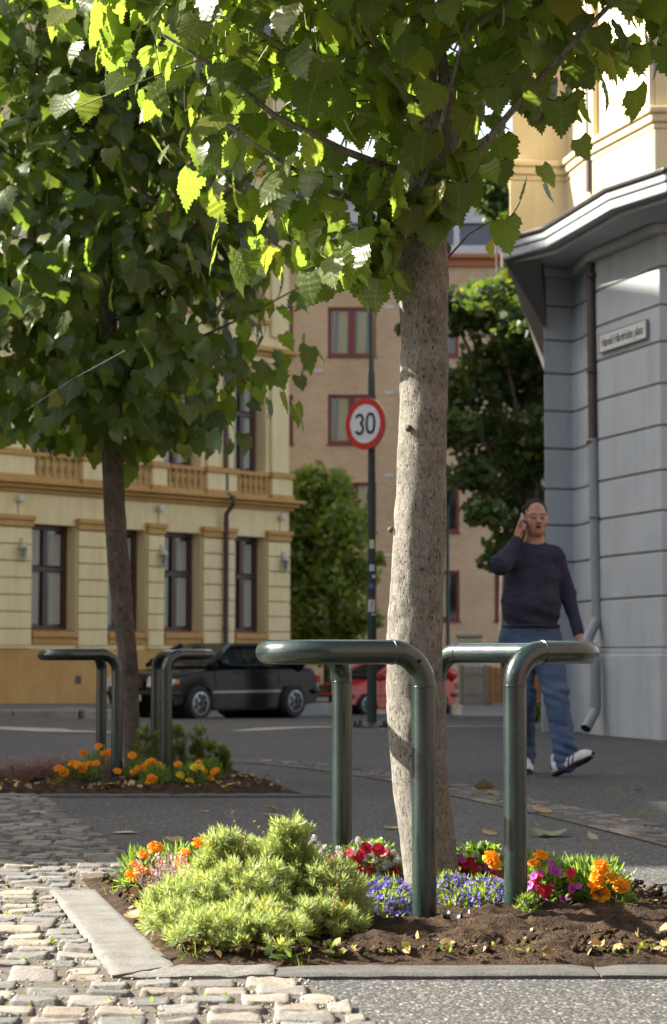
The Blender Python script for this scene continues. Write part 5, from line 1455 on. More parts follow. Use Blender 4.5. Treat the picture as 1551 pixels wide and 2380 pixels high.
mi = np.zeros(len(F), int); front = y_ < -.045
mi[front & (np.abs(x_) < .021) & (np.abs(z_+.0615) < .0145)] = 1
mi[front & ((x_/.017)**2+((z_+.0615)/.0070)**2 < 1)] = 2
for s_ in (-1, 1):
    ex_ = x_-s_*.031
    mi[front & (np.abs(ex_) < .020) & (np.abs(z_-.027+8*ex_*ex_) < .0045)] = 3
    mi[front & (np.abs(ex_) < .015) & (np.abs(z_-.0005+12*ex_*ex_) < .0030)] = 4
npmesh('body', V+mO, F, [M['skin'], M['lip'], M['mouth'], M['brow'], M['eye']], man, smooth=True, mi=mi)
# hair
H = SDF((hx-.13, hy-.15, hz-.1), (hx+.13, hy+.17, hz+.16), .0045)
H.ell(hp(0, .028, .043), (.080, .098, .087), .01)
H.ell(hp(0, -.092, .030), (.073, .085, .086), .008, cut=True); H.ell(hp(0, -.04, -.09), (.12, .12, .085), .008, cut=True); H.ell(hp(0, -.09, -.02), (.09, .09, .06), .008, cut=True)
V, F = H.mesh(1); V = V+np.stack([fbm(V*[110, 110, 30], 2, k) for k in (1, 2, 3)], 1)*.0032
M['hair'] = pm('black hair', (.006, .005, .005), (.014, .012, .011), scale=90, sc=(3, 3, .6), rough=.6, spec=.2, bmp=.6, bscale=160, bdist=.004)
npmesh('hair', V+mO, F, M['hair'], man, smooth=True)
# sweater
S2 = SDF((-.45, -.42, .86), (.45, .30, 1.62), .0065); Cn = S2.cone; E = S2.ell
Cn(mp(1241, 1304, .02), mp(1236, 1345, .01), .118, .128, .03, flat=((1, 0, 0), 1.32))
Cn(mp(1236, 1345, .01), mp(1234, 1400, -.01), .128, .142, .04, flat=((1, 0, 0), 1.26)); Cn(mp(1234, 1400, -.01), mp(1233, 1436, -.005), .142, .138, .04, flat=((1, 0, 0), 1.30))
Cn(mp(1241, 1287, .025), shR+[0, 0, -.005], .072, .062, .05); Cn(mp(1241, 1287, .025), shL+[0, 0, -.005], .070, .060, .05)
Cn(shR+[0, .01, -.01], elR, .068, .060, .03); Cn(elR, wrR+[-.006, 0, -.008], .058, .036, .03); Cn(shL+[0, .01, -.01], elL, .066, .054, .03); Cn(elL, wrL+[0, 0, .0], .052, .036, .025)
Cn(elR+[0, .03, .01], elR+[0, -.01, -.005], .05, .055, .03)
dR = (wrR-elR)/np.linalg.norm(wrR-elR); dL = (wrL-elL)/np.linalg.norm(wrL-elL)
Cn(wrR-dR*.035, wrR-dR*.004, .036, .034, .008); Cn(wrL-dL*.035, wrL-dL*.002, .036, .034, .008)
Cn(wrR+dR*.022, wrR+dR*.09, .034, .05, .004, cut=True); Cn(wrL+dL*.024, wrL+dL*.1, .034, .05, .004, cut=True)
# neckline opening and flat hem
E(mp(1243, 1247, -.02), (.060, .085, .050), .008, cut=True)
zz = S2.ax[2]; hem = .936
S2.D = np.maximum(S2.D, (hem-zz)[None, None, :]*(np.hypot(*np.meshgrid(S2.ax[0], S2.ax[1], indexing='ij')) < 9)[:, :, None]*np.where(S2.ax[0] < .215, 1, -9)[:, None, None].clip(-9, 9)).astype(np.float32) if False else S2.D
X, Y, Z = np.meshgrid(*S2.ax, indexing='ij')
keep = (X > .215) | (X < -.26)
S2.D = np.where(keep, S2.D, np.maximum(S2.D, hem-Z)).astype(np.float32)
V, F = S2.mesh(2)
w = V[:, 2]; P = V*[1, 1, 1]
fold = fbm(P*[7, 7, 16], 3, 91)*.007+fbm(P*[18, 18, 30], 2, 17)*.003
fold += .008*np.exp(-((w-1.0)/.05)**2)*np.sin(P[:, 0]*22+P[:, 2]*60)
fold += .007*np.exp(-(((P-elR)/.09)**2).sum(1))*np.sin(P[:, 2]*140+P[:, 0]*60)+.003*np.exp(-(((P-elL)/.10)**2).sum(1))*np.sin(P[:, 2]*120)
C0 = np.stack([0*w-.005, 0*w, w], 1); arm = (V[:, 0] > .19) | (V[:, 0] < -.19)
nv = V-C0; nv[:, 2] = 0; nv /= np.linalg.norm(nv, axis=1, keepdims=True)+1e-6
fold = np.where((np.abs(V[:, 0]) > .18) & (w < 1.34), fold*.35, fold)
V = V+nv*fold[:, None]
M['sweater'] = pm('navy knit', (.026, .026, .045), (.040, .040, .064), scale=14, rough=.95, bmp=.6, bscale=260, bdist=.004, spec=.2)
sw = npmesh('sweater', V+mO, F, M['sweater'], man, smooth=True)
hb = MB(); n_ = 40
for zc, r_, rx, ry, cy_ in ((.948, .010, .178, .135, .0),):
    hb.tube([mO+np.array([-.015+rx*math.cos(a), cy_+ry*math.sin(a), zc+.003*math.sin(a*3)]) for a in np.linspace(0, 2*math.pi, n_)], r_, 8)
hb.build('hem_band', M['sweater'], man, smooth='all')
cb_ = MB(); 
pts = [mO+np.array(mp(1243, 1258, -.0))+np.array([.070*math.cos(a), .012+.066*math.sin(a), -.012+.026*math.sin(a)]) for a in np.linspace(0, 2*math.pi, 36)]
cb_.tube(pts, .0085, 8); cb_.build('collar', M['sweater'], man, smooth='all')
ym_ = MB(); ym_.tube([mO+np.array([x, -.135+.9*x*x, 1.335+.3*abs(x)]) for x in np.linspace(-.13, .13, 12)], .0025, 5); ym_.build('yoke_seam', M['sweater'], man)
# jeans
S3 = SDF((-.3, -.5, .02), (.35, .40, 1.02), .0068); Cn = S3.cone
Cn(mp(1232, 1448, .01), mp(1232, 1492, .02), .128, .136, .02, flat=((1, 0, 0), 1.38))
Cn(hR+[-.01, 0, .04], knR, .112, .078, .03); Cn(knR, anR+[0, 0, .03], .077, .068, .03); Cn(anR+[0, 0, .05], anR+[0, -.01, -.02], .068, .074, .02)
Cn(hL+[.02, 0, .04], knL, .112, .080, .03); Cn(knL, anL+[-.005, 0, .05], .079, .072, .03); Cn(anL+[0, 0, .06], anL+[.0, -.005, -.03], .072, .078, .02)
Z = S3.ax[2][None, None, :]; S3.D = np.maximum(S3.D, Z-.985).astype(np.float32)
V, F = S3.mesh(2)
legc = np.where((V[:, 0] > .01)[:, None], np.array([.12, -.1, 0]), np.array([-.07, 0, 0])); nv = V-legc; nv[:, 2] = 0; nv /= np.linalg.norm(nv, axis=1, keepdims=True)+1e-6
z = V[:, 2]
fold = fbm(V*[8, 8, 22], 3, 55)*.008+.009*np.sin(z*95+V[:, 0]*40+2*fbm(V*6, 2, 3))*(np.exp(-((z-.17)/.09)**2)+.7*np.exp(-((z-.52)/.07)**2)+.6*np.exp(-((z-.78)/.05)**2))
V = V+nv*fold[:, None]
jm, N, L, b_ = newmat('denim'); vv = coords(N, L)
c = ramp(N, L, noise(N, L, vv, 6, 4), [(.3, (.030, .055, .12)), (.7, (.075, .12, .20))])
c = mix(N, L, c, ramp(N, L, noise(N, L, vv, 180, 2), [(.4, (.75, .75, .78)), (.6, (1.1, 1.1, 1.1))]), .8, 'MULTIPLY')
L.new(c, b_.inputs['Base Color']); b_.inputs['Roughness'].default_value = .92; bump(N, L, noise(N, L, vv, 300, 2), .4, .003, b_); M['denim'] = jm
npmesh('jeans', V+mO, F, M['denim'], man, smooth=True)
# shoes
M['shoe'] = pm('white shoe leather', (.50, .51, .53), (.62, .62, .63), scale=25, rough=.5); M['sole'] = pm('black sole', (.01, .01, .012), rough=.8); M['stripe'] = pm('dark shoe panel', (.03, .032, .04), rough=.6)
def shoe(heel, d, up, sc=1.0, label=None):
    d = Vector(d).normalized(); up = Vector(up); sd_ = d.cross(up).normalized(); up = sd_.cross(d).normalized(); heel = Vector(heel)
    mw = lambda p: heel+d*p[0]*sc+sd_*p[1]*sc+up*p[2]*sc
    A = SDF((-.03, -.07, -.01), (.32, .07, .16), .005); 
    A.cone((.03, 0, .045), (.10, 0, .05), .040, .043, .02, flat=((0, 0, 1), 1.1)); A.cone((.10, 0, .045), (.23, .003, .034), .043, .040, .03, flat=((0, 1, 0), 1.12)); A.cone((.22, .003, .034), (.262, .003, .028), .038, .030, .02, flat=((0, 1, 0), 1.2)); A.cone((.045, 0, .05), (.055, 0, .105), .038, .040, .02)
    A.ell((.052, 0, .128), (.032, .028, .03), .006, cut=True)
    Z = A.ax[2][None, None, :]; A.D = np.maximum(A.D, .014-Z).astype(np.float32)
    V, F = A.mesh(1); fc = V[F].mean(1)
    mi = np.zeros(len(F), int)
    for x0 in (.10, .135, .165): mi[(np.abs(fc[:, 0]-x0-.5*(fc[:, 2]-.04)) < .006) & (np.abs(fc[:, 1]) > .024) & (fc[:, 2] < .075)] = 1
    mi[(fc[:, 0] < .012) & (fc[:, 2] > .04)] = 1
    V = np.array([mw(v) for v in V])
    s_ = npmesh('shoe', V, F, [M['shoe'], M['stripe']], man, smooth=True, mi=mi)
    b = MB(); prof = [(-.012, .026), (.0, .036), (.04, .040), (.10, .037), (.17, .046), (.22, .048), (.262, .040), (.290, .022), (.298, .006)]
    ol = [(x, y) for x, y in prof]+[(x, -y*.96) for x, y in prof[::-1]]; n = len(ol)
    vs = [mw((x, y, 0+.35*max(0, x-.24)**1)) for x, y in ol]+[mw((x*.995, y*.97, .020+.35*max(0, x-.24))) for x, y in ol]
    b.add(vs, [tuple(range(n))[::-1], tuple(range(n, 2*n))]+[(k, (k+1) % n, n+(k+1) % n, n+k) for k in range(n)]); b.build('sole', M['sole'], s_, bevel=.004)
    lace = MB()
    for k in range(4): x = .105+k*.024; lace.tube([mw((x, -.022, .079-k*.006)), mw((x+.008, 0, .088-k*.006)), mw((x, .022, .079-k*.006))], .0035, 5)
    lace.build('laces', M['shoe'], s_)
shoe(mO+np.array([mp(1278, 0)[0], -.28, .002]), (.80, -.40, .42), (-.30, .30, 1), 1.0)
shoe(mO+np.array([mp(1224, 0)[0]-.02, .20, .012]), (.04, -1, -.04), (0, 0, 1), 1.0)
# the phone in the hand
ph = thing('mobile_phone', 'small silver mobile phone held to the walking man\'s right ear', 'phone', tuple(mO+np.array(hp(-.098, -.012, -.03))))
b = MB(); u = Vector((.04, -.5, -1)).normalized(); a = Vector((0, 1, -.5)).normalized(); nn = Vector((1, 0, .04)).normalized(); o = Vector(mO)+Vector(hp(-.104, -.035, .035))
b.obox(o, u*.10, a*.045, nn*.016); b.build('phone_body', pm('silver plastic', (.35, .36, .38), rough=.35), ph, bevel=.005)
# ---------------------------------------------------------------- flowers, shrubs, litter
M['foliage'] = leaf_mat('flower foliage', (.030, .065, .012), (.075, .13, .025), (.30, .48, .05), tw=.4, vein=False, rough=.45)
M['feather'] = leaf_mat('feathery foliage', (.13, .18, .05), (.36, .42, .15), (.50, .60, .16), tw=.42, vein=False, rough=.5)
M['stem'] = pm('plant stem', (.06, .10, .02), (.12, .13, .04), scale=30, rough=.7); M['drystem'] = pm('dry stem', (.22, .13, .05), (.30, .19, .09), scale=30, rough=.8)
def petal_mat(name, c1, c2, trans, rough=.5, tw=.35):
    m, N, L, b = newmat(name); at = N.new('ShaderNodeAttribute'); at.attribute_name = 'tint'
    sp = N.new('ShaderNodeSeparateColor'); L.new(at.outputs['Color'], sp.inputs[0]); c = ramp(N, L, sp.outputs[0], [(0, c1), (1, c2)])
    L.new(c, b.inputs['Base Color']); b.inputs['Roughness'].default_value = rough; b.inputs['Specular IOR Level'].default_value = .25
    tr = N.new('ShaderNodeBsdfTranslucent'); tr.inputs[0].default_value = (*trans, 1); ms = N.new('ShaderNodeMixShader'); ms.inputs[0].default_value = tw
    L.new(b.outputs[0], ms.inputs[1]); L.new(tr.outputs[0], ms.inputs[2]); L.new(ms.outputs[0], N['Material Output'].inputs[0]); return m
M['orange'] = petal_mat('orange petals', (.72, .20, .008), (.90, .42, .015), (.9, .42, .01))
M['rust'] = petal_mat('rust petals', (.55, .12, .008), (.92, .44, .015), (.9, .45, .01))
M['yellowp'] = petal_mat('yellow petals', (.62, .48, .02), (.78, .66, .05), (.8, .7, .05))
M['redp'] = petal_mat('red petals', (.28, .008, .018), (.48, .015, .045), (.6, .02, .06))
M['pinkp'] = petal_mat('magenta petals', (.28, .03, .26), (.50, .10, .42), (.6, .1, .5))
M['whitep'] = petal_mat('white petals', (.45, .47, .44), (.62, .62, .58), (.5, .5, .45), tw=.2)
M['bluep'] = petal_mat('violet petals', (.07, .05, .30), (.18, .14, .52), (.2, .14, .6))
M['heathpale'] = petal_mat('pale heather bells', (.30, .22, .22), (.55, .48, .47), (.4, .32, .32))
M['heath'] = petal_mat('heather bells', (.22, .12, .14), (.42, .30, .32), (.4, .25, .28))
def grid_petal(nu, nv, fn):
    V = [fn(u, v) for v in np.linspace(0, 1, nv) for u in np.linspace(-1, 1, nu)]
    idx = np.arange(nu*nv).reshape(nv, nu); F = [(idx[j, i_], idx[j, i_+1], idx[j+1, i_+1], idx[j+1, i_]) for j in range(nv-1) for i_ in range(nu-1)]
    return np.array(V, float), np.array(F), np.array([(u, v) for v in np.linspace(0, 1, nv) for u in np.linspace(-1, 1, nu)])
def head_mesh(kind, seed):
    'flower head of unit radius facing +Z: (V, F, tint)'
    rr = np.random.default_rng(seed); pet = []; 
    if kind == 'marigold':
        t = grid_petal(5, 4, lambda u, v: (u*.28*(.35+v)*(1.1-.3*v*v), v*.75, .09*math.sin(u*5)*v+.28*v-.35*v*v))
        lay = [(11, .28, -.05, 1.0), (11, .22, .14, .85), (9, .14, .30, .68), (7, .06, .42, .5), (5, .0, .50, .38)]
        for n_, r0, z0, s_ in lay:
            for k in range(n_):
                a = 2*math.pi*(k+rr.uniform(-.3, .3))/n_; tilt = (1-s_)*1.15+rr.normal(0, .14)
                T = np.array([math.cos(a)*math.cos(tilt), math.sin(a)*math.cos(tilt), math.sin(tilt)]); Nn = np.array([-math.cos(a)*math.sin(tilt), -math.sin(a)*math.sin(tilt), math.cos(tilt)])+rr.normal(0, .15, 3)
                pet.append((t, np.array([math.cos(a)*r0, math.sin(a)*r0, z0]), T, Nn, s_*rr.uniform(.85, 1.1), rr.uniform(0, 1)))
    elif kind == 'petunia':
        t = grid_petal(5, 4, lambda u, v: (u*.62*v**.7, v*.95*(1-.12*u*u), .32*v-.25*v*v+.04*math.sin(u*6)*v))
        for k in range(5):
            a = 2*math.pi*k/5; T = np.array([math.cos(a), math.sin(a), .12]); pet.append((t, np.array([0, 0, -.1]), T, np.array([0, 0, 1.])+rr.normal(0, .08, 3), 1.0, rr.uniform(0, 1)))
        t2 = grid_petal(3, 3, lambda u, v: (u*.12, v*.22, .1*v)); 
        for k in range(4): a = k*1.57; pet.append((t2, np.array([0, 0, .02]), np.array([math.cos(a), math.sin(a), .6]), np.array([0, 0, 1.]), 1, 0.0))
    elif kind == 'alyssum':
        t = grid_petal(3, 3, lambda u, v: (u*.13*(.4+v), v*.24, .05*v))
        for k in range(46):
            z = 1-2*(k+.5)/46*.8; r_ = math.sqrt(max(0, 1-z*z)); a = k*2.4; c = np.array([r_*math.cos(a)*.62, r_*math.sin(a)*.62, z*.95])
            for q in range(3): pet.append((t, c, rr.normal(0, 1, 3), c+rr.normal(0, .4, 3), 1.1, rr.uniform(0, 1)))
    Vs, Fs, Ts = [], [], []; o = 0
    for t, c, T, Nn, s_, tn in pet:
        V, F, uv, _ = instance(t, np.array([c]), frames(np.array([T]), np.array([Nn])), np.array([s_]), None); Vs.append(V); Fs.append(F+o); o += len(V); Ts.append(np.full(len(V), tn))
    return np.concatenate(Vs), np.concatenate(Fs), np.concatenate(Ts)
HEADS = {}
for kd in ('marigold', 'petunia', 'alyssum'): HEADS[kd] = [head_mesh(kd, s_) for s_ in (1, 2, 3)]
hcache = {}
def add_head(kind, mat, pos, r_, facing, parent, name, rr):
    key = (kind, mat, rr.integers(0, 3))
    if key not in hcache:
        V, F, T = HEADS[kind][key[2]]; o = npmesh(name, V, F, M[mat], None, col=np.stack([T, T*0, T*0], 1)); hcache[key] = o.data; bpy.data.objects.remove(o)
    o = bpy.data.objects.new(name, hcache[key]); COL.objects.link(o); o.parent = parent
    o.location = Vector(pos)-off(parent); o.scale = (r_, r_, r_*rr.uniform(.8, 1.1)); q = Vector(facing).to_track_quat('Z', 'Y'); o.rotation_mode = 'QUATERNION'; o.rotation_quaternion = q
    return o
def strap(wd, ln, curl=.3): return grid_petal(3, 4, lambda u, v: (u*wd*math.sin(math.pi*min(.98, v*.85+.12)), v*ln, curl*(v-.2*v*v)*ln*.3+abs(u)*wd*.3))
LF_S = grid_petal(3, 4, lambda u, v: (u*.28*math.sin(math.pi*(v*.9+.08)), v, .1*math.sin(v*3)+abs(u)*.05))       # oval leaf
LF_N = grid_petal(3, 3, lambda u, v: (u*.09*math.sin(math.pi*(v*.85+.12)), v, .15*v*v))                         # narrow leaf
def dome(rr, n, c, rx, ry, h, lo=.0):
    a = rr.uniform(0, 2*math.pi, n); q = rr.uniform(0, 1, n)**.5; z = rr.uniform(lo, 1, n)
    k = np.sqrt(np.clip(1-(z*.95)**2, 0, 1))**.8
    return np.stack([c[0]+np.cos(a)*q*rx*k, c[1]+np.sin(a)*q*ry*k, c[2]+z*h], 1)
def plant(name, label, px, Yd, rx, ry, h, fol, nf, fs, heads, kind=None, hmat=None, hr=.024, cat='flower plant', group=None, seed=0, fmat=None, buds=(), zb=.035, hname='flower'):
    rr = np.random.default_rng(seed+100); c = W(px, 1527, Yd); c = np.array([c.x, Yd, zb]); t = thing(name, label, cat, tuple(c), 0, group)
    P = dome(rr, nf, c, rx, ry, h); d = P-c; d[:, 2] *= .7
    T = d/(np.linalg.norm(d, axis=1, keepdims=True)+1e-6)+rr.normal(0, .5, P.shape)+[0, 0, .25]; Nn = rr.normal(0, .5, P.shape)+[0, 0, 1]
    tint = np.stack([rr.uniform(0, 1, nf), np.clip(rr.normal(-.1, .15, nf), 0, .8), np.zeros(nf)], 1)
    V, F, uv, cc = instance(fol, P, frames(T, Nn), fs*rr.uniform(.6, 1.3, nf), tint); npmesh('foliage', V, F, M[fmat or 'foliage'], t, uv=uv, col=cc)
    st = MB(); k_ = min(nf, 60)
    for q in P[:k_]: st.tube([c+rr.normal(0, .01, 3)*[1, 1, 0]-[0, 0, .03], (c+q)/2+rr.normal(0, .006, 3), q], .0014, 4, cap=False)
    for hd in heads:
        hx_, hy_ = hd[0], hd[1]; yy_ = Yd-rr.uniform(.75, 1.15)*ry; p = np.array(W(hx_, hy_, yy_)); mt = hd[2] if len(hd) > 2 else hmat; kd = hd[3] if len(hd) > 3 else kind
        f = Vector((rr.normal(0, .3), -.55+rr.normal(0, .25), .75)) if kd != 'alyssum' else Vector((rr.normal(0, .2), rr.normal(0, .2), 1))
        if kd == 'petunia': f = Vector((rr.normal(-.1, .5), -.9, .5+rr.normal(0, .3)))
        rad = hr*rr.uniform(.85, 1.15)*(hd[4] if len(hd) > 4 else 1)
        add_head(kd, mt, p, rad, f, t, hname, rr)
        b0 = c+(p-c)*[.5, .5, 0]; b0[2] = zb-.02; st.tube([b0, (b0+p)/2+[rr.normal(0, .006), 0, .01], p-np.array(f.normalized())*rad*.4], .0017, 5, cap=False)
        if kd == 'marigold': st.lathe([(.002, -.022), (.006, -.016), (.008, -.004), (.010, .0)], Vector(p)-f.normalized()*rad*.15, 8, f)
    for (bx__, by__) in buds:
        p = Vector(W(bx__, by__, Yd)); b0 = Vector((p.x, Yd, zb)); st.tube([b0, b0.lerp(p, .6), p], .0018, 5)
        bo = MB(); bo.lathe([(.003, -.012), (.0075, -.006), (.008, .006), (.005, .014)], p, 8, (.1, 0, 1)); bo.build('bud', pm_bud, t, smooth='all')
    st.build('stems', M['stem'], t); return t
pm_bud = pm('flower bud', (.16, .06, .02), (.10, .12, .03), scale=60, rough=.7)
GM = 'orange marigolds in the near bed'
A = 'marigold'
rx = np.random.default_rng(77)
def more(n, x0, x1, y0, y1, kinds):
    return [(rx.uniform(x0, x1), rx.uniform(y0, y1))+kinds[rx.integers(0, len(kinds))] for _ in range(n)]
RD, WH, PK = ('redp', 'petunia', .72), ('whitep', 'alyssum', .75), ('pinkp', 'petunia', .75)
plant('marigold_plant', 'rust-orange marigold cluster at the left rear corner of the near bed, beside the setts', 335, 6.72, .085, .10, .10, LF_N, 420, .035, [(335, 1986), (317, 2012), (310, 2035), (352, 2027), (362, 1969), (326, 2024)], A, 'rust', .025, group=GM, seed=1)
plant('marigold_plant', 'second orange marigold from the left, behind the white heather sprigs', 410, 6.74, .09, .10, .11, LF_N, 420, .035, [(387, 2021), (374, 2011), (418, 2010), (428, 1984), (436, 2019), (400, 2030)], A, 'rust', .025, group=GM, seed=2)
plant('marigold_plant', 'orange marigold behind the left top of the feathery green shrub', 485, 6.74, .08, .10, .12, LF_N, 400, .035, [(463, 1959), (478, 2025), (502, 1984), (513, 2015)], A, 'orange', .024, group=GM, seed=3)
plant('marigold_plant', 'orange marigold right behind the front leg of the right stand, mixed with red flowers', 1250, 6.42, .07, .09, .12, LF_N, 360, .034, [(1257, 1988), (1240, 2008), (1226, 2017), (1265, 2037), (1142, 1992), (1150, 2008)], A, 'orange', .023, group=GM, seed=4)
plant('marigold_plant', 'orange marigold with closed brown buds on tall stems', 1330, 6.30, .085, .10, .115, LF_N, 480, .036, [(1324, 2040)], A, 'orange', .024, group=GM, seed=5, buds=((1333, 2003), (1369, 2003), (1303, 2016), (1345, 2025)))
plant('marigold_plant', 'large orange marigold rightmost in the near bed, nearest the kerb', 1392, 6.22, .095, .10, .115, LF_N, 560, .038, [(1396, 2014), (1389, 2038), (1382, 2056), (1397, 2078), (1424, 2044), (1444, 2057), (1390, 2066)], A, 'orange', .025, group=GM, seed=6)
plant('alyssum_plant', 'white-headed alyssum behind the feathery shrub, left of the left stand leg', 735, 6.95, .07, .07, .10, LF_S, 160, .022, [(702, 1966), (718, 1972), (730, 1950), (742, 1966), (756, 1972), (722, 1958), (748, 1984), (765, 1984), (710, 1984), (735, 1995)], 'alyssum', 'whitep', .0125, seed=7)
GP = 'red and white flower clumps in the near bed'
pt = 'petunia'
plant('petunia_plant', 'red petunias with white alyssum heads left of the pale trunk', 860, 6.75, .12, .10, .125, LF_S, 620, .026, [(812, 1982, 'redp', pt), (839, 1988, 'redp', pt), (833, 2008, 'redp', pt), (846, 2027, 'redp', pt), (863, 2019, 'redp', pt), (880, 1975, 'redp', pt), (893, 1979, 'redp', pt), (851, 1972, 'redp', pt), (790, 1990, 'redp', pt), (775, 2000, 'redp', pt), (728, 2025, 'redp', pt),
      (833, 1955, 'whitep', 'alyssum', .75), (839, 1969, 'whitep', 'alyssum', .7), (863, 1963, 'whitep', 'alyssum', .65), (822, 1982, 'whitep', 'alyssum', .75), (863, 1986, 'whitep', 'alyssum', .7), (898, 1973, 'whitep', 'alyssum', .65), (915, 1984, 'whitep', 'alyssum', .7), (905, 2010, 'whitep', 'alyssum', .6), (872, 2000, 'whitep', 'alyssum', .7), (850, 1996, 'whitep', 'alyssum', .7), (890, 1995, 'whitep', 'alyssum', .8), (800, 2005, 'whitep', 'alyssum', .6), (925, 1998, 'whitep', 'alyssum', .7), (880, 2020, 'whitep', 'alyssum', .6), (820, 2030, 'redp', 'petunia', .8)]+more(22, 775, 930, 1975, 2040, (RD, WH, WH)), pt, 'redp', .0185, group=GP, seed=8)
plant('petunia_plant', 'dark red petunias and white alyssum right of the pale trunk, between the two stand legs', 1110, 6.72, .10, .10, .12, LF_S, 620, .025, [(1068, 2000, 'redp', pt), (1086, 2008, 'redp', pt), (1098, 2012, 'redp', pt), (1113, 2018, 'redp', pt), (1123, 2032, 'redp', pt), (1137, 2018, 'pinkp', pt), (1160, 2033, 'redp', pt), (1164, 2046, 'pinkp', pt), (1080, 2030, 'redp', pt),
      (1076, 1977, 'whitep', 'alyssum', .75), (1108, 1988, 'whitep', 'alyssum', .75), (1100, 2002, 'whitep', 'alyssum', .6)]+more(16, 1062, 1165, 1995, 2055, (RD, RD, WH, PK)), pt, 'redp', .018, group=GP, seed=9)
plant('petunia_plant', 'magenta and red petunias right of the front leg of the right stand', 1265, 6.22, .11, .10, .09, LF_S, 620, .025, [(1248, 2040, 'redp', pt), (1268, 2072, 'redp', pt), (1279, 2006, 'pinkp', pt, .6), (1285, 2020, 'pinkp', pt, .8), (1227, 2064, 'pinkp', pt), (1229, 2079, 'pinkp', pt), (1237, 2097, 'pinkp', pt, .9), (1263, 2099, 'pinkp', pt, .9), (1250, 2114, 'pinkp', pt, .9), (1274, 2124, 'pinkp', pt, .9), (1308, 2089, 'pinkp', pt, .7), (1322, 2086, 'pinkp', pt, .7), (1283, 2062, 'redp', pt, .6), (1302, 2100, 'pinkp', pt, .6), (1345, 2060, 'pinkp', pt, .5)]+more(12, 1225, 1330, 2020, 2125, (PK, PK, RD)), pt, 'pinkp', .018, group=GP, seed=10)
plant('petunia_plant', 'pale leafy petunia with one magenta flower at the right kerb of the bed', 1432, 6.28, .045, .06, .06, LF_S, 200, .02, [(1434, 2090, 'pinkp', pt, .8), (1415, 2092, 'pinkp', pt, .5)], pt, 'pinkp', .016, group=GP, seed=11)
plant('petunia_plant', 'small red and pink petunia half hidden in the right side of the feathery shrub', 800, 5.95, .06, .06, .07, LF_S, 150, .022, [(790, 2062, 'redp', pt, .7), (822, 2072, 'redp', pt, .9), (805, 2050, 'redp', pt, .5)], pt, 'redp', .018, group=GP, seed=12)
# lobelia: cushions with dozens of tiny violet flowers
TINY = grid_petal(3, 3, lambda u, v: (u*.5*(.3+v*.7), v, .2*v*v))
def lobelia(label, px, Yd, rx, ry, h, n, seed):
    rr = np.random.default_rng(seed); c = W(px, 1527, Yd); c = np.array([c.x, Yd, .03]); t = thing('lobelia_plant', label, 'flower plant', tuple(c), 0, 'violet-blue lobelia cushions')
    P = dome(rr, 520, c, rx, ry, h); T = rr.normal(0, .6, P.shape)+[0, 0, .6]; tint = np.stack([rr.uniform(0, .6, 520), np.clip(rr.normal(.05, .25, 520), 0, .9), np.zeros(520)], 1)
    V, F, uv, cc = instance(LF_N, P, frames(T, rr.normal(0, 1, P.shape)), .028*rr.uniform(.6, 1.3, 520), tint); npmesh('foliage', V, F, M['foliage'], t, uv=uv, col=cc)
    cs = dome(rr, n, c, rx*1.05, ry*1.05, h*1.1, .25); cs[:, 1] -= .01; ps, Ts, Ns, tn = [], [], [], []
    for q in cs:
        f = np.array([rr.normal(0, .4), -.8, .5+rr.normal(0, .3)]); f /= np.linalg.norm(f); e = np.cross(f, [0, 0, 1.]); e /= np.linalg.norm(e); g = np.cross(e, f); tt = rr.uniform(0, 1)
        for a in (-.5, .0, .5, 2.5, 3.8): ps.append(q); Ts.append(e*math.sin(a)-g*math.cos(a)); Ns.append(f); tn.append((tt, 0, 0))
    V, F, uv, cc = instance(TINY, np.array(ps), frames(np.array(Ts), np.array(Ns)), .0068*np.ones(len(ps)), np.array(tn)); o = npmesh('flowers', V, F, M['bluep'], t, uv=uv, col=cc); o['kind'] = 'stuff'
    st = MB()
    for q in cs[:70]: st.tube([c+(q-c)*[.6, .6, 0], q], .0009, 4, cap=False)
    st.build('stems', M['drystem'], t)
lobelia('violet-blue lobelia cushion between the feathery shrub and the left stand leg', 895, 6.10, .10, .12, .085, 190, 1)
lobelia('violet-blue lobelia cushion at the foot of the pale trunk', 1050, 6.28, .085, .09, .08, 210, 2)
lobelia('violet-blue lobelia cushion just left of the right stand leg, beside a curled yellow leaf', 1130, 6.18, .09, .11, .08, 210, 3)
lobelia('low violet-blue lobelia cushion in front of the left stand leg base, nearest the soil', 905, 5.93, .07, .07, .06, 110, 5)
lobelia('low violet-blue lobelia cushion below the curled yellow leaf, between the two stand legs', 1100, 6.0, .09, .06, .06, 140, 6)
lobelia('few violet-blue lobelia flowers low on the soil right of the right stand leg', 1222, 6.02, .03, .05, .045, 16, 4)

# feathery pale green shrub, its dome high on the right
def feather_template(seed=0):
    rr = np.random.default_rng(seed); leaf = grid_petal(3, 3, lambda u, v: (u*.060*(1-.6*v), v, .10*v*v)); ps, Ts, Ns, sc = [], [], [], []
    for k in range(18):
        z = k/18; a = k*2.4; el = .25+.95*z
        T = np.array([math.cos(a)*math.cos(el), math.sin(a)*math.cos(el), math.sin(el)]); l = .55*(1-.35*z)
        for da, ds in ((0, 1), (.45, .7), (-.45, .7)):
            T2 = T+np.cross(T, [0, 0, 1.])*da; ps.append([T[0]*.08, T[1]*.08, z*.62+(.1 if da else 0)*l*.5]); Ts.append(T2); Ns.append([-T[0]*.4, -T[1]*.4, 1]); sc.append(l*ds)
    V, F, uv, _ = instance(leaf, np.array(ps, float), frames(np.array(Ts, float), np.array(Ns, float)), np.array(sc)); return V, F, uv
FT = feather_template()
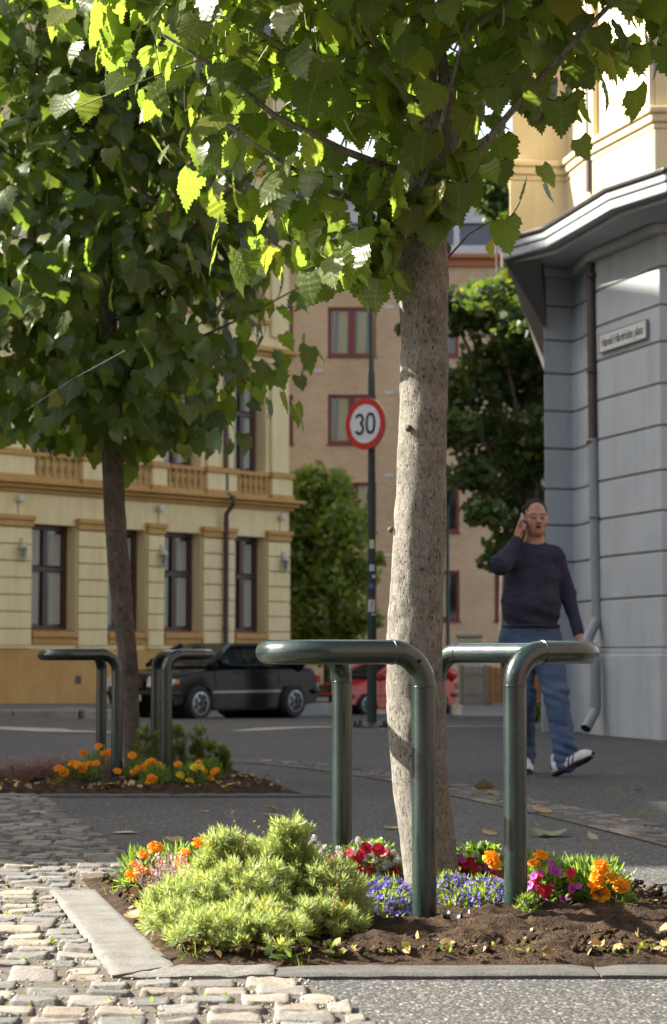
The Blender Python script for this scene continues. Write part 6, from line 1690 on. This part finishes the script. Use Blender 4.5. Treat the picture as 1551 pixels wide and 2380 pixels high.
def feather_shrub(name, label, c, blobs, n, size, seed, mat='feather', group=None, stalks=()):
    rr = np.random.default_rng(seed); t = thing(name, label, 'shrub', tuple(c), 0, group); st = MB(); P, T = [], []
    wsum = sum(b[2]*b[3] for b in blobs)
    for (dx, dy, rx, h) in blobs:
        for k in range(int(n*rx*h/wsum)):
            a = rr.uniform(0, 2*math.pi); q = rr.uniform(0, 1)**.5; z = rr.uniform(0.04, 1)**.75; kk = math.sqrt(max(0, 1-(z*.93)**2))
            p = np.array([c[0]+dx+math.cos(a)*q*rx*kk, c[1]+dy+math.sin(a)*q*rx*.85*kk, c[2]+z*h])
            P.append(p); d = np.array([math.cos(a)*q*.9, math.sin(a)*q*.9, .65+.5*z]); T.append(d+rr.normal(0, .25, 3))
            if k % 2 == 0: b0 = np.array([c[0]+dx*.8, c[1]+dy*.8, c[2]-.02])+rr.normal(0, .02, 3)*[1, 1, 0]; st.tube([b0, (b0*.4+p*.6)+rr.normal(0, .01, 3), p], .0017, 4, cap=False)
    P = np.array(P); Z = np.array(T); Z /= np.linalg.norm(Z, axis=1, keepdims=True)
    X_ = np.cross(rr.normal(0, 1, Z.shape), Z); X_ /= np.linalg.norm(X_, axis=1, keepdims=True); Rm = np.stack([X_, np.cross(Z, X_), Z], 2)
    tint = np.stack([np.clip(rr.normal(.5, .3, len(P)), 0, 1), np.clip(rr.normal(-.18, .32, len(P)), 0, 1), 0*P[:, 0]], 1)
    V, F, uv, cc = instance(FT, P, Rm, size*rr.uniform(.5, 1.45, len(P)), tint); npmesh('foliage', V, F, M[mat], t, uv=uv, col=cc)
    st.build('stems', M['drystem'], t)
    if stalks:
        d_ = MB()
        for (x0, y0, x1, y1, yd) in stalks:
            p, q = Vector(W(x0, y0, yd)), Vector(W(x1, y1, yd)); m = p.lerp(q, .5)+Vector((.004, 0, 0)); d_.tube([p, m, q], [.0018, .0014, .0007], 5)
            for k in range(7): u = p.lerp(q, .35+.09*k); d_.tube([u, u+Vector((.006*(-1)**k, 0, .006))], .0015, 4)
        d_.split('dry_stalk', M['drystem'], t, gap=.004)
    return t
c = W(600, 1527, 5.66)
feather_shrub('feathery_shrub', 'bright green feathery shrub filling the front left corner of the near bed', (c.x, 5.66, .035),
              [(-.16, -.06, .12, .13), (-.02, -.08, .16, .165), (-.06, .06, .15, .20), (.05, .05, .15, .21), (.085, .02, .065, .265), (.17, -.02, .13, .16), (-.09, .02, .07, .235), (.20, .10, .09, .13), (.0, -.22, .13, .085), (-.20, -.18, .09, .075), (.13, -.17, .1, .08), (-.10, -.30, .12, .07), (.04, -.33, .12, .06), (-.24, -.05, .07, .10), (.20, -.12, .08, .07)], 2700, .042, 3, stalks=((560, 1990, 536, 1878, 5.7), (640, 1975, 582, 1905, 5.7), (573, 1990, 566, 1930, 5.6), (720, 2000, 700, 1938, 5.75), (690, 1980, 692, 1918, 5.7), (655, 1990, 632, 1930, 5.7), (800, 2040, 812, 1955, 5.8), (770, 2130, 787, 2030, 5.4)))
def heather(label, px, Yd, n, w, h, seed, cat='heather', mt='heath'):
    rr = np.random.default_rng(seed); c = W(px, 1527, Yd); c = np.array([c.x, Yd, .03]); t = thing('heather_plant', label, 'heather', tuple(c), 0, 'heather plants'); st = MB(); ps = []
    for k in range(n):
        a = rr.uniform(0, 6.28); q = rr.uniform(0, 1)**.6; tip = c+np.array([math.cos(a)*q*w, math.sin(a)*q*w, h*rr.uniform(.6, 1)]); b0 = c+(tip-c)*[.35, .35, 0]; st.tube([b0, (b0+tip)/2, tip], .0012, 4, cap=False)
        for j in range(16): ps.append(b0+(tip-b0)*(.35+.65*j/15)+rr.normal(0, .0025, 3))
    P = np.array(ps); m = len(P); V, F, uv, cc = instance(LF_S, P, frames(rr.normal(0, 1, P.shape)+[0, 0, .6], rr.normal(0, 1, P.shape)), .010*rr.uniform(.7, 1.3, m), np.stack([rr.uniform(0, 1, m), 0*P[:, 0], 0*P[:, 0]], 1))
    npmesh('bells', V, F, M[mt], t, uv=uv, col=cc); st.build('stems', M['drystem'], t)
heather('pale pink-white heather sprigs between the near orange marigolds and the feathery shrub', 400, 6.1, 60, .11, .17, 5, mt='heathpale')
heather('dusty pink heather leftmost in the farther bed', 52, 12.3, 110, .14, .15, 6)
heather('darker pink heather between the leftmost heather and the orange marigolds of the farther bed', 125, 12.4, 90, .12, .16, 7)
heather('low brown-pink heather behind the left stand leg of the farther bed', 262, 12.7, 70, .10, .14, 8)
# the farther bed
GF = 'marigolds in the farther bed'
plant('marigold_plant', 'orange marigolds left of the farther left stand, beside the heather', 185, 12.25, .13, .12, .10, LF_N, 420, .045, [(169, 1776), (194, 1782), (211, 1776), (223, 1774), (192, 1793), (137, 1787), (149, 1795), (180, 1778)], A, 'orange', .027, group=GF, seed=21)
plant('marigold_plant', 'taller orange marigolds around the legs of the farther left stand', 235, 12.8, .10, .12, .14, LF_N, 360, .045, [(229, 1735), (194, 1751), (240, 1751), (255, 1749)], A, 'orange', .026, group=GF, seed=22)
plant('marigold_plant', 'dark orange marigolds in front of the shaded trunk', 335, 12.3, .13, .12, .10, LF_N, 460, .045, [(307, 1756), (322, 1785), (310, 1794), (337, 1780), (337, 1791), (354, 1770), (368, 1777), (273, 1792), (345, 1772)], A, 'orange', .026, group=GF, seed=23)
plant('marigold_plant', 'low orange marigold in front of the farther right stand leg', 365, 11.95, .09, .08, .09, LF_N, 320, .045, [(349, 1806), (348, 1818), (356, 1811)], A, 'orange', .026, group=GF, seed=24)
plant('marigold_plant', 'yellow marigolds right of the farther right stand', 445, 12.0, .09, .08, .10, LF_N, 300, .045, [(452, 1783), (466, 1784), (420, 1801), (441, 1815), (465, 1831)], A, 'yellowp', .028, group=GF, seed=25)
plant('marigold_plant', 'orange marigold rightmost in the farther bed', 485, 12.3, .09, .08, .11, LF_N, 260, .045, [(414, 1777), (461, 1774), (473, 1793), (497, 1793), (492, 1811), (503, 1790)], A, 'orange', .025, group=GF, seed=26)
for px, w, h, sd, lb in ((340, .09, .23, 1, 'between the shaded trunk and the farther right stand leg'), (412, .085, .22, 2, 'just right of the farther right stand leg'), (470, .10, .20, 3, 'behind the yellow marigolds, the widest of the farther bed'), (517, .055, .12, 4, 'low at the right end of the farther bed')):
    c = W(px, 1527, 12.7)
    feather_shrub('upright_shrub', 'upright feathery green plant '+lb, (c.x, 12.7, .03), [(0, 0, w*.38, h*1.4), (w*.45, 0, w*.28, h*1.05), (-w*.45, .03, w*.3, h*1.15)], 70, .062, 40+sd, mat='foliage', group='upright green plants in the farther bed')

# fallen leaves
LFAL = leaf_template(12); M['fallen'] = leaf_mat('fallen leaf', (.22, .12, .05), (.42, .26, .11), (.35, .22, .08), tw=.15, vein=True, rough=.7)
M['fallyel'] = leaf_mat('fallen yellow leaf', (.45, .40, .12), (.55, .48, .16), (.5, .42, .1), tw=.2, rough=.6); M['fallgreen'] = leaf_mat('fallen green leaf', (.14, .18, .09), (.22, .25, .14), (.2, .25, .1), tw=.15, rough=.7)
M['fallpale'] = leaf_mat('fallen pale leaf', (.30, .26, .19), (.42, .37, .28), (.3, .25, .2), tw=.1, rough=.8)
def fallen(px, py, wpx, mat, label, z=.006, curl=1.0, tilt=.25):
    Yd = EYE*FPX/(py-HORIZ) if z < .02 else z; p = W(px, py, Yd); zz = gz(p.x, p.y)+.006 if z < .02 else p.z
    rr = np.random.default_rng(int(px*7+py)); V = LFAL[0].copy(); V[:, 1] -= .5; s_ = wpx/FPX*Yd; V[:, 2] = np.abs(V[:, 2])*curl*.9+.25*curl*V[:, 0]**2; V[:, 2] -= V[:, 2].min(); a = rr.uniform(0, 6.28); V = V*s_
    Rz = np.array(Matrix.Rotation(a, 3, 'Z') @ Matrix.Rotation(rr.normal(0, tilt), 3, 'X')); V = V@Rz.T; V[:, 2] -= V[:, 2].min()
    if z < .02: V += [p.x, p.y, zz]
    else: V += [p.x, p.y, p.z-V[:, 2].max()/2]
    o = npmesh('fallen_leaf', V, LFAL[1], M[mat], uv=LFAL[2], col=np.tile([[rr.uniform(.2, .9), 0, 0]], (len(V), 1)), smooth=True)
    # give it its own origin
    o.data.transform(Matrix.Translation(-p)); o.location = p
    return tag(o, label, 'fallen leaf', 'fallen leaves')
fallen(1275, 1941, 78, 'fallgreen', 'large curled grey-green fallen leaf on the asphalt right of the stand', curl=1.6)
fallen(1133, 1938, 34, 'fallen', 'small tan fallen leaf between the trunk and the right stand leg')
fallen(1374, 1949, 26, 'fallpale', 'small pale fallen leaf right of the large curled green one')
fallen(1253, 1887, 46, 'fallen', 'orange-brown fallen leaf on the lower edge of the sett band')
fallen(1126, 1837, 44, 'fallen', 'tan fallen leaf on the sett band just right of the trunk'); fallen(1143, 1844, 30, 'fallen', 'darker brown fallen leaf touching the tan one on the sett band')
fallen(907, 1924, 32, 'fallyel', 'yellowish fallen leaf just left of the pale trunk base'); fallen(632, 1897, 52, 'fallpale', 'pale fallen leaf on dark asphalt above the feathery shrub', curl=.5); fallen(625, 1883, 34, 'fallen', 'brown fallen leaf standing up behind the pale one', curl=2)
fallen(472, 1886, 22, 'fallen', 'small tan fallen leaf in the middle of the dark asphalt'); fallen(285, 1934, 54, 'fallpale', 'flat whitish fallen leaf on dark asphalt near the setts', curl=.25); fallen(408, 1955, 42, 'fallen', 'brown-pink fallen leaf above the near marigolds', curl=.5)
fallen(252, 1868, 12, 'fallpale', 'tiny white fallen leaf close to the farther bed'); fallen(878, 1697, 26, 'fallen', 'tan fallen leaf at the foot of the sign pole'); fallen(1226, 1810, 16, 'fallen', 'small reddish fallen leaf below the walking man'); fallen(1487, 1838, 20, 'fallpale', 'pale fallen leaf near the bottom of the blue-grey wall, right'); fallen(1440, 1797, 14, 'fallpale', 'tiny shiny pale fallen leaf in front of the blue-grey wall')
fallen(253, 1821, 44, 'fallyel', 'large pale yellow fallen leaf leaning among the farther marigolds', z=11.8, curl=.6, tilt=1.2); fallen(75, 1836, 42, 'fallpale', 'cream fallen leaf on the soil at the left of the farther bed', z=11.85); fallen(118, 1842, 26, 'fallen', 'orange-brown fallen leaf right of the cream one in the farther bed', z=11.8); fallen(243, 1842, 16, 'fallpale', 'small pale fallen leaf below the large yellow one', z=11.75)
fallen(1093, 2097, 52, 'fallyel', 'curled yellow fallen leaf lying on the violet lobelia', z=6.02, curl=1.3, tilt=.9); fallen(1272, 2160, 58, 'fallen', 'curled brown fallen leaf on the soil right of the right stand leg', z=5.85, curl=1.5); fallen(1243, 2208, 34, 'fallen', 'crumpled tan fallen leaf at the front of the soil', z=5.45, curl=1.8, tilt=.8); fallen(792, 2190, 52, 'fallen', 'orange-brown fallen leaf at the right foot of the feathery shrub', z=5.5)
fallen(735, 2200, 40, 'fallen', 'brown fallen leaf under the feathery shrub', z=5.45); fallen(322, 2118, 46, 'fallpale', 'cream fallen leaf beside the kerb slab, left of the feathery shrub', z=6.05); fallen(300, 2128, 36, 'fallen', 'tan fallen leaf touching the kerb slab', z=6.0); fallen(365, 2205, 34, 'fallen', 'small brown crumpled fallen leaf at the inner corner of the kerb slab', z=5.3, curl=2); fallen(418, 2258, 30, 'fallen', 'orange-brown fallen leaf at the front corner of the kerb', z=5.12)
fallen(1345, 2215, 30, 'fallen', 'dull brown fallen leaf on the soil at the far right front', z=5.4); fallen(1500, 2190, 44, 'fallen', 'brown fallen leaf on the soil at the right edge of the picture', z=5.55)
# litter, weeds and clods on the soil
def scatter(name, n, region, tmpl, size, mat, seed, zoff=.03, up=.2, tint=None, spread=None, kind='stuff', label=None, cat=None, flat=False):
    rr = np.random.default_rng(seed); P = []
    while len(P) < n:
        x = rr.uniform(region[0], region[1]); y = rr.uniform(region[2], region[3])
        if spread and rr.random() > spread(x, y): continue
        P.append((x, y, zoff(x, y) if callable(zoff) else zoff))
    P = np.array(P); Nn = rr.normal(0, .5, P.shape)+[0, 0, 1]; T = rr.normal(0, 1, P.shape)+[0, 0, up*3]
    tn = np.stack([rr.uniform(0, 1, n), np.clip(rr.normal(0, .2, n), 0, 1), np.zeros(n)], 1)
    V, F, uv, cc = instance(tmpl, P, frames(T, Nn), size*rr.uniform(.4, 1.5, n), tn); o = npmesh(name, V, F, M[mat], uv=uv, col=cc)
    return tag(o, label, cat, kind=kind)
FL = leaf_template(6)
fr_ = lambda x, y: .95*math.exp(-((y-5.28)/.10)**2)+.12+(.5 if x < -.25 and y < 6.6 else 0)
inb = lambda f: (lambda x, y: f(x, y) if in_poly(x, y, BED) and in_poly(x-.02, y-.03, BED) else 0)
scatter('leaf_litter', 520, (-.85, 1.3, 5.2, 6.9), FL, .019, 'fallen', 1, .042, .05, spread=inb(fr_), label='crumbled brown leaf litter over the soil of the near bed', cat='leaf litter')
scatter('leaf_litter', 100, (-.85, 1.3, 5.2, 6.9), FL, .015, 'fallpale', 2, .042, .05, spread=inb(fr_), label='pale dry leaf scraps over the soil of the near bed', cat='leaf litter')
scatter('small_weeds', 430, (-.85, 1.3, 5.2, 6.9), LF_S, .014, 'foliage', 3, .034, .6, spread=inb(fr_), label='tiny green weeds along the front kerb of the near bed', cat='weeds')
b2 = lambda x, y: .5 if in_poly(x-OFF2[0], y-OFF2[1], BED) else 0
scatter('leaf_litter', 260, (-2.4, -.2, 11.6, 13.3), FL, .030, 'fallen', 4, .05, .05, spread=b2, label='brown leaf litter over the soil of the farther bed', cat='leaf litter')
GR = grid_petal(3, 5, lambda u, v: (u*.035*(1-v), v, .5*v*v))
def tuft(px, py, Yd, n, ln, sd, label, mat='foliage'):
    rr = np.random.default_rng(sd); p = W(px, py, Yd); P = np.array([[p.x+rr.normal(0, .018), p.y+rr.normal(0, .012), p.z] for _ in range(n)]); t_ = rr.normal(0, .45, P.shape)+[0, 0, 1]
    V, F, uv, cc = instance(GR, P, frames(t_, rr.normal(0, 1, P.shape)), ln*rr.uniform(.5, 1.2, n), np.stack([rr.uniform(.3, 1, n), np.clip(rr.normal(.1, .2, n), 0, 1), 0*P[:, 0]], 1))
    o = npmesh('grass_tuft', V, F, M[mat], uv=uv, col=cc); o.data.transform(Matrix.Translation(-p)); o.location = p; return tag(o, label, 'grass tuft', 'grass tufts at the bed edges')
tuft(455, 2245, 5.26, 34, .07, 1, 'bright grass tuft at the front left of the feathery shrub'); tuft(700, 2262, 5.22, 22, .05, 2, 'pale grass tuft in front of the feathery shrub on the kerb'); tuft(262, 2085, 6.7, 20, .05, 3, 'small grass tuft at the rear of the kerb slab'); tuft(1395, 2150, 6.0, 30, .06, 4, 'grass tuft by the right kerb of the near bed'); tuft(1470, 2150, 5.9, 16, .07, 5, 'thin dry grass tuft at the right kerb'); tuft(232, 2125, 6.35, 10, .03, 6, 'tiny grass tuft between kerb slab and setts')
def seedling(px, py, Yd, n, s_, sd, label):
    rr = np.random.default_rng(sd); p = W(px, py, Yd); P = np.array([[p.x+rr.normal(0, .03), p.y+rr.normal(0, .02), p.z+abs(rr.normal(0, .015))+.012] for _ in range(n)])
    V, F, uv, cc = instance(LFAL, P, frames(rr.normal(0, .8, P.shape)+[0, -.3, .3], rr.normal(0, .4, P.shape)+[0, -.3, 1]), s_*rr.uniform(.7, 1.2, n), np.stack([rr.uniform(0, 1, n), 0*P[:, 0], 0*P[:, 0]], 1))
    t = thing('seedling', label, 'seedling', tuple(p)); npmesh('leaves', V, F, M['foliage'], t, uv=uv, col=cc, smooth=True); st = MB()
    for q in P: st.tube([(p.x, p.y, .03), (q[0], q[1], q[2])], .0012, 4)
    st.build('stems', M['stem'], t)
seedling(668, 2238, 5.22, 6, .03, 1, 'small broad-leaved seedling in front of the feathery shrub'); seedling(780, 2225, 5.27, 5, .035, 2, 'broad-leaved green seedling at the kerb right of the feathery shrub'); seedling(920, 2160, 5.7, 4, .02, 3, 'tiny seedling on the soil left of the left stand leg')
# moss and grit in the joints of the setts
rrj = np.random.default_rng(9)
jt = lambda x, y: (1 if (x < bx_(y)-.03 and x < (sx_(y)-.03 if 5 < y < 6.9 else 9)) else 0)*(.4+.6*(fbm(np.array([[x*3, y*3, 0]]), 2, 4)[0] > .25))
scatter('joint_moss', 1500, (-1.9, .0, 4.1, 11.4), LF_S, .012, 'foliage', 6, .004, .4, spread=jt, label='moss and tiny weeds growing in the joints between the setts', cat='moss')
M['gritbits'] = pm('grit stones', (.12, .11, .10), (.34, .32, .28), scale=200, rough=.9)
PB = (np.array([(.5, 0, 0), (0, .5, 0), (-.5, 0, 0), (0, -.5, 0), (0, 0, .45), (0, 0, -.45)]), np.array([(0, 1, 4), (1, 2, 4), (2, 3, 4), (3, 0, 4), (1, 0, 5), (2, 1, 5), (3, 2, 5), (0, 3, 5)]), np.zeros((6, 2)))
scatter('grit', 5200, (-1.9, .1, 4.1, 9.5), PB, .0085, 'gritbits', 7, .006, .2, spread=lambda x, y: 1 if x < bx_(y) else 0, label='loose grit lying between the setts', cat='grit')
scatter('soil_clods', 2600, (-.85, 1.3, 5.2, 7.0), PB, .020, 'soil', 8, .040, .2, spread=inb(lambda x, y: 1), label='crumbled soil clods over the near bed', cat='soil clods')
for (px, py, n_, lb) in ((1434, 1844, 30, 'low moss patch on the pavement in front of the blue-grey wall'), (1500, 1885, 34, 'low moss patch beside the sett band at the right edge'), (770, 1812, 30, 'thin moss patch along the sett band')):
    rr = np.random.default_rng(px); Yd = 3728/(py-1527.); p = W(px, py, Yd); P = np.array([[p.x+rr.normal(0, .07), p.y+rr.normal(0, .12), .004] for _ in range(n_*3)])
    V, F, uv, cc = instance(LF_S, P, frames(rr.normal(0, 1, P.shape)+[0, 0, 1], rr.normal(0, 1, P.shape)), .010*rr.uniform(.5, 1.3, len(P)), np.stack([rr.uniform(0, .5, len(P)), 0*P[:, 0]+.2, 0*P[:, 0]], 1)); tag(npmesh('moss_patch', V, F, M['foliage'], uv=uv, col=cc), lb, 'moss', kind='stuff')
# torn plastic scrap by the leg
rr = np.random.default_rng(2); p = W(1062, 2155, 5.75); n_ = 9; g_ = np.array([[(i_-4)*.009+rr.normal(0, .003), (j-4)*.006, .016*abs(fbm(np.array([[i_*.5, j*.6, 1.0]]), 2, 3)[0])*2] for j in range(n_) for i_ in range(n_)])
idx = np.arange(81).reshape(9, 9); F = np.stack([idx[:-1, :-1].ravel(), idx[:-1, 1:].ravel(), idx[1:, 1:].ravel(), idx[1:, :-1].ravel()], 1)
o = npmesh('plastic_scrap', g_, F, pm('dark plastic film', (.03, .03, .032), (.3, .3, .31), scale=40, rough=.15, st=(.5, .62))); o.location = (p.x, p.y, .045); tag(o, 'crumpled dark plastic scrap on the soil between the two front stand legs', 'plastic scrap')
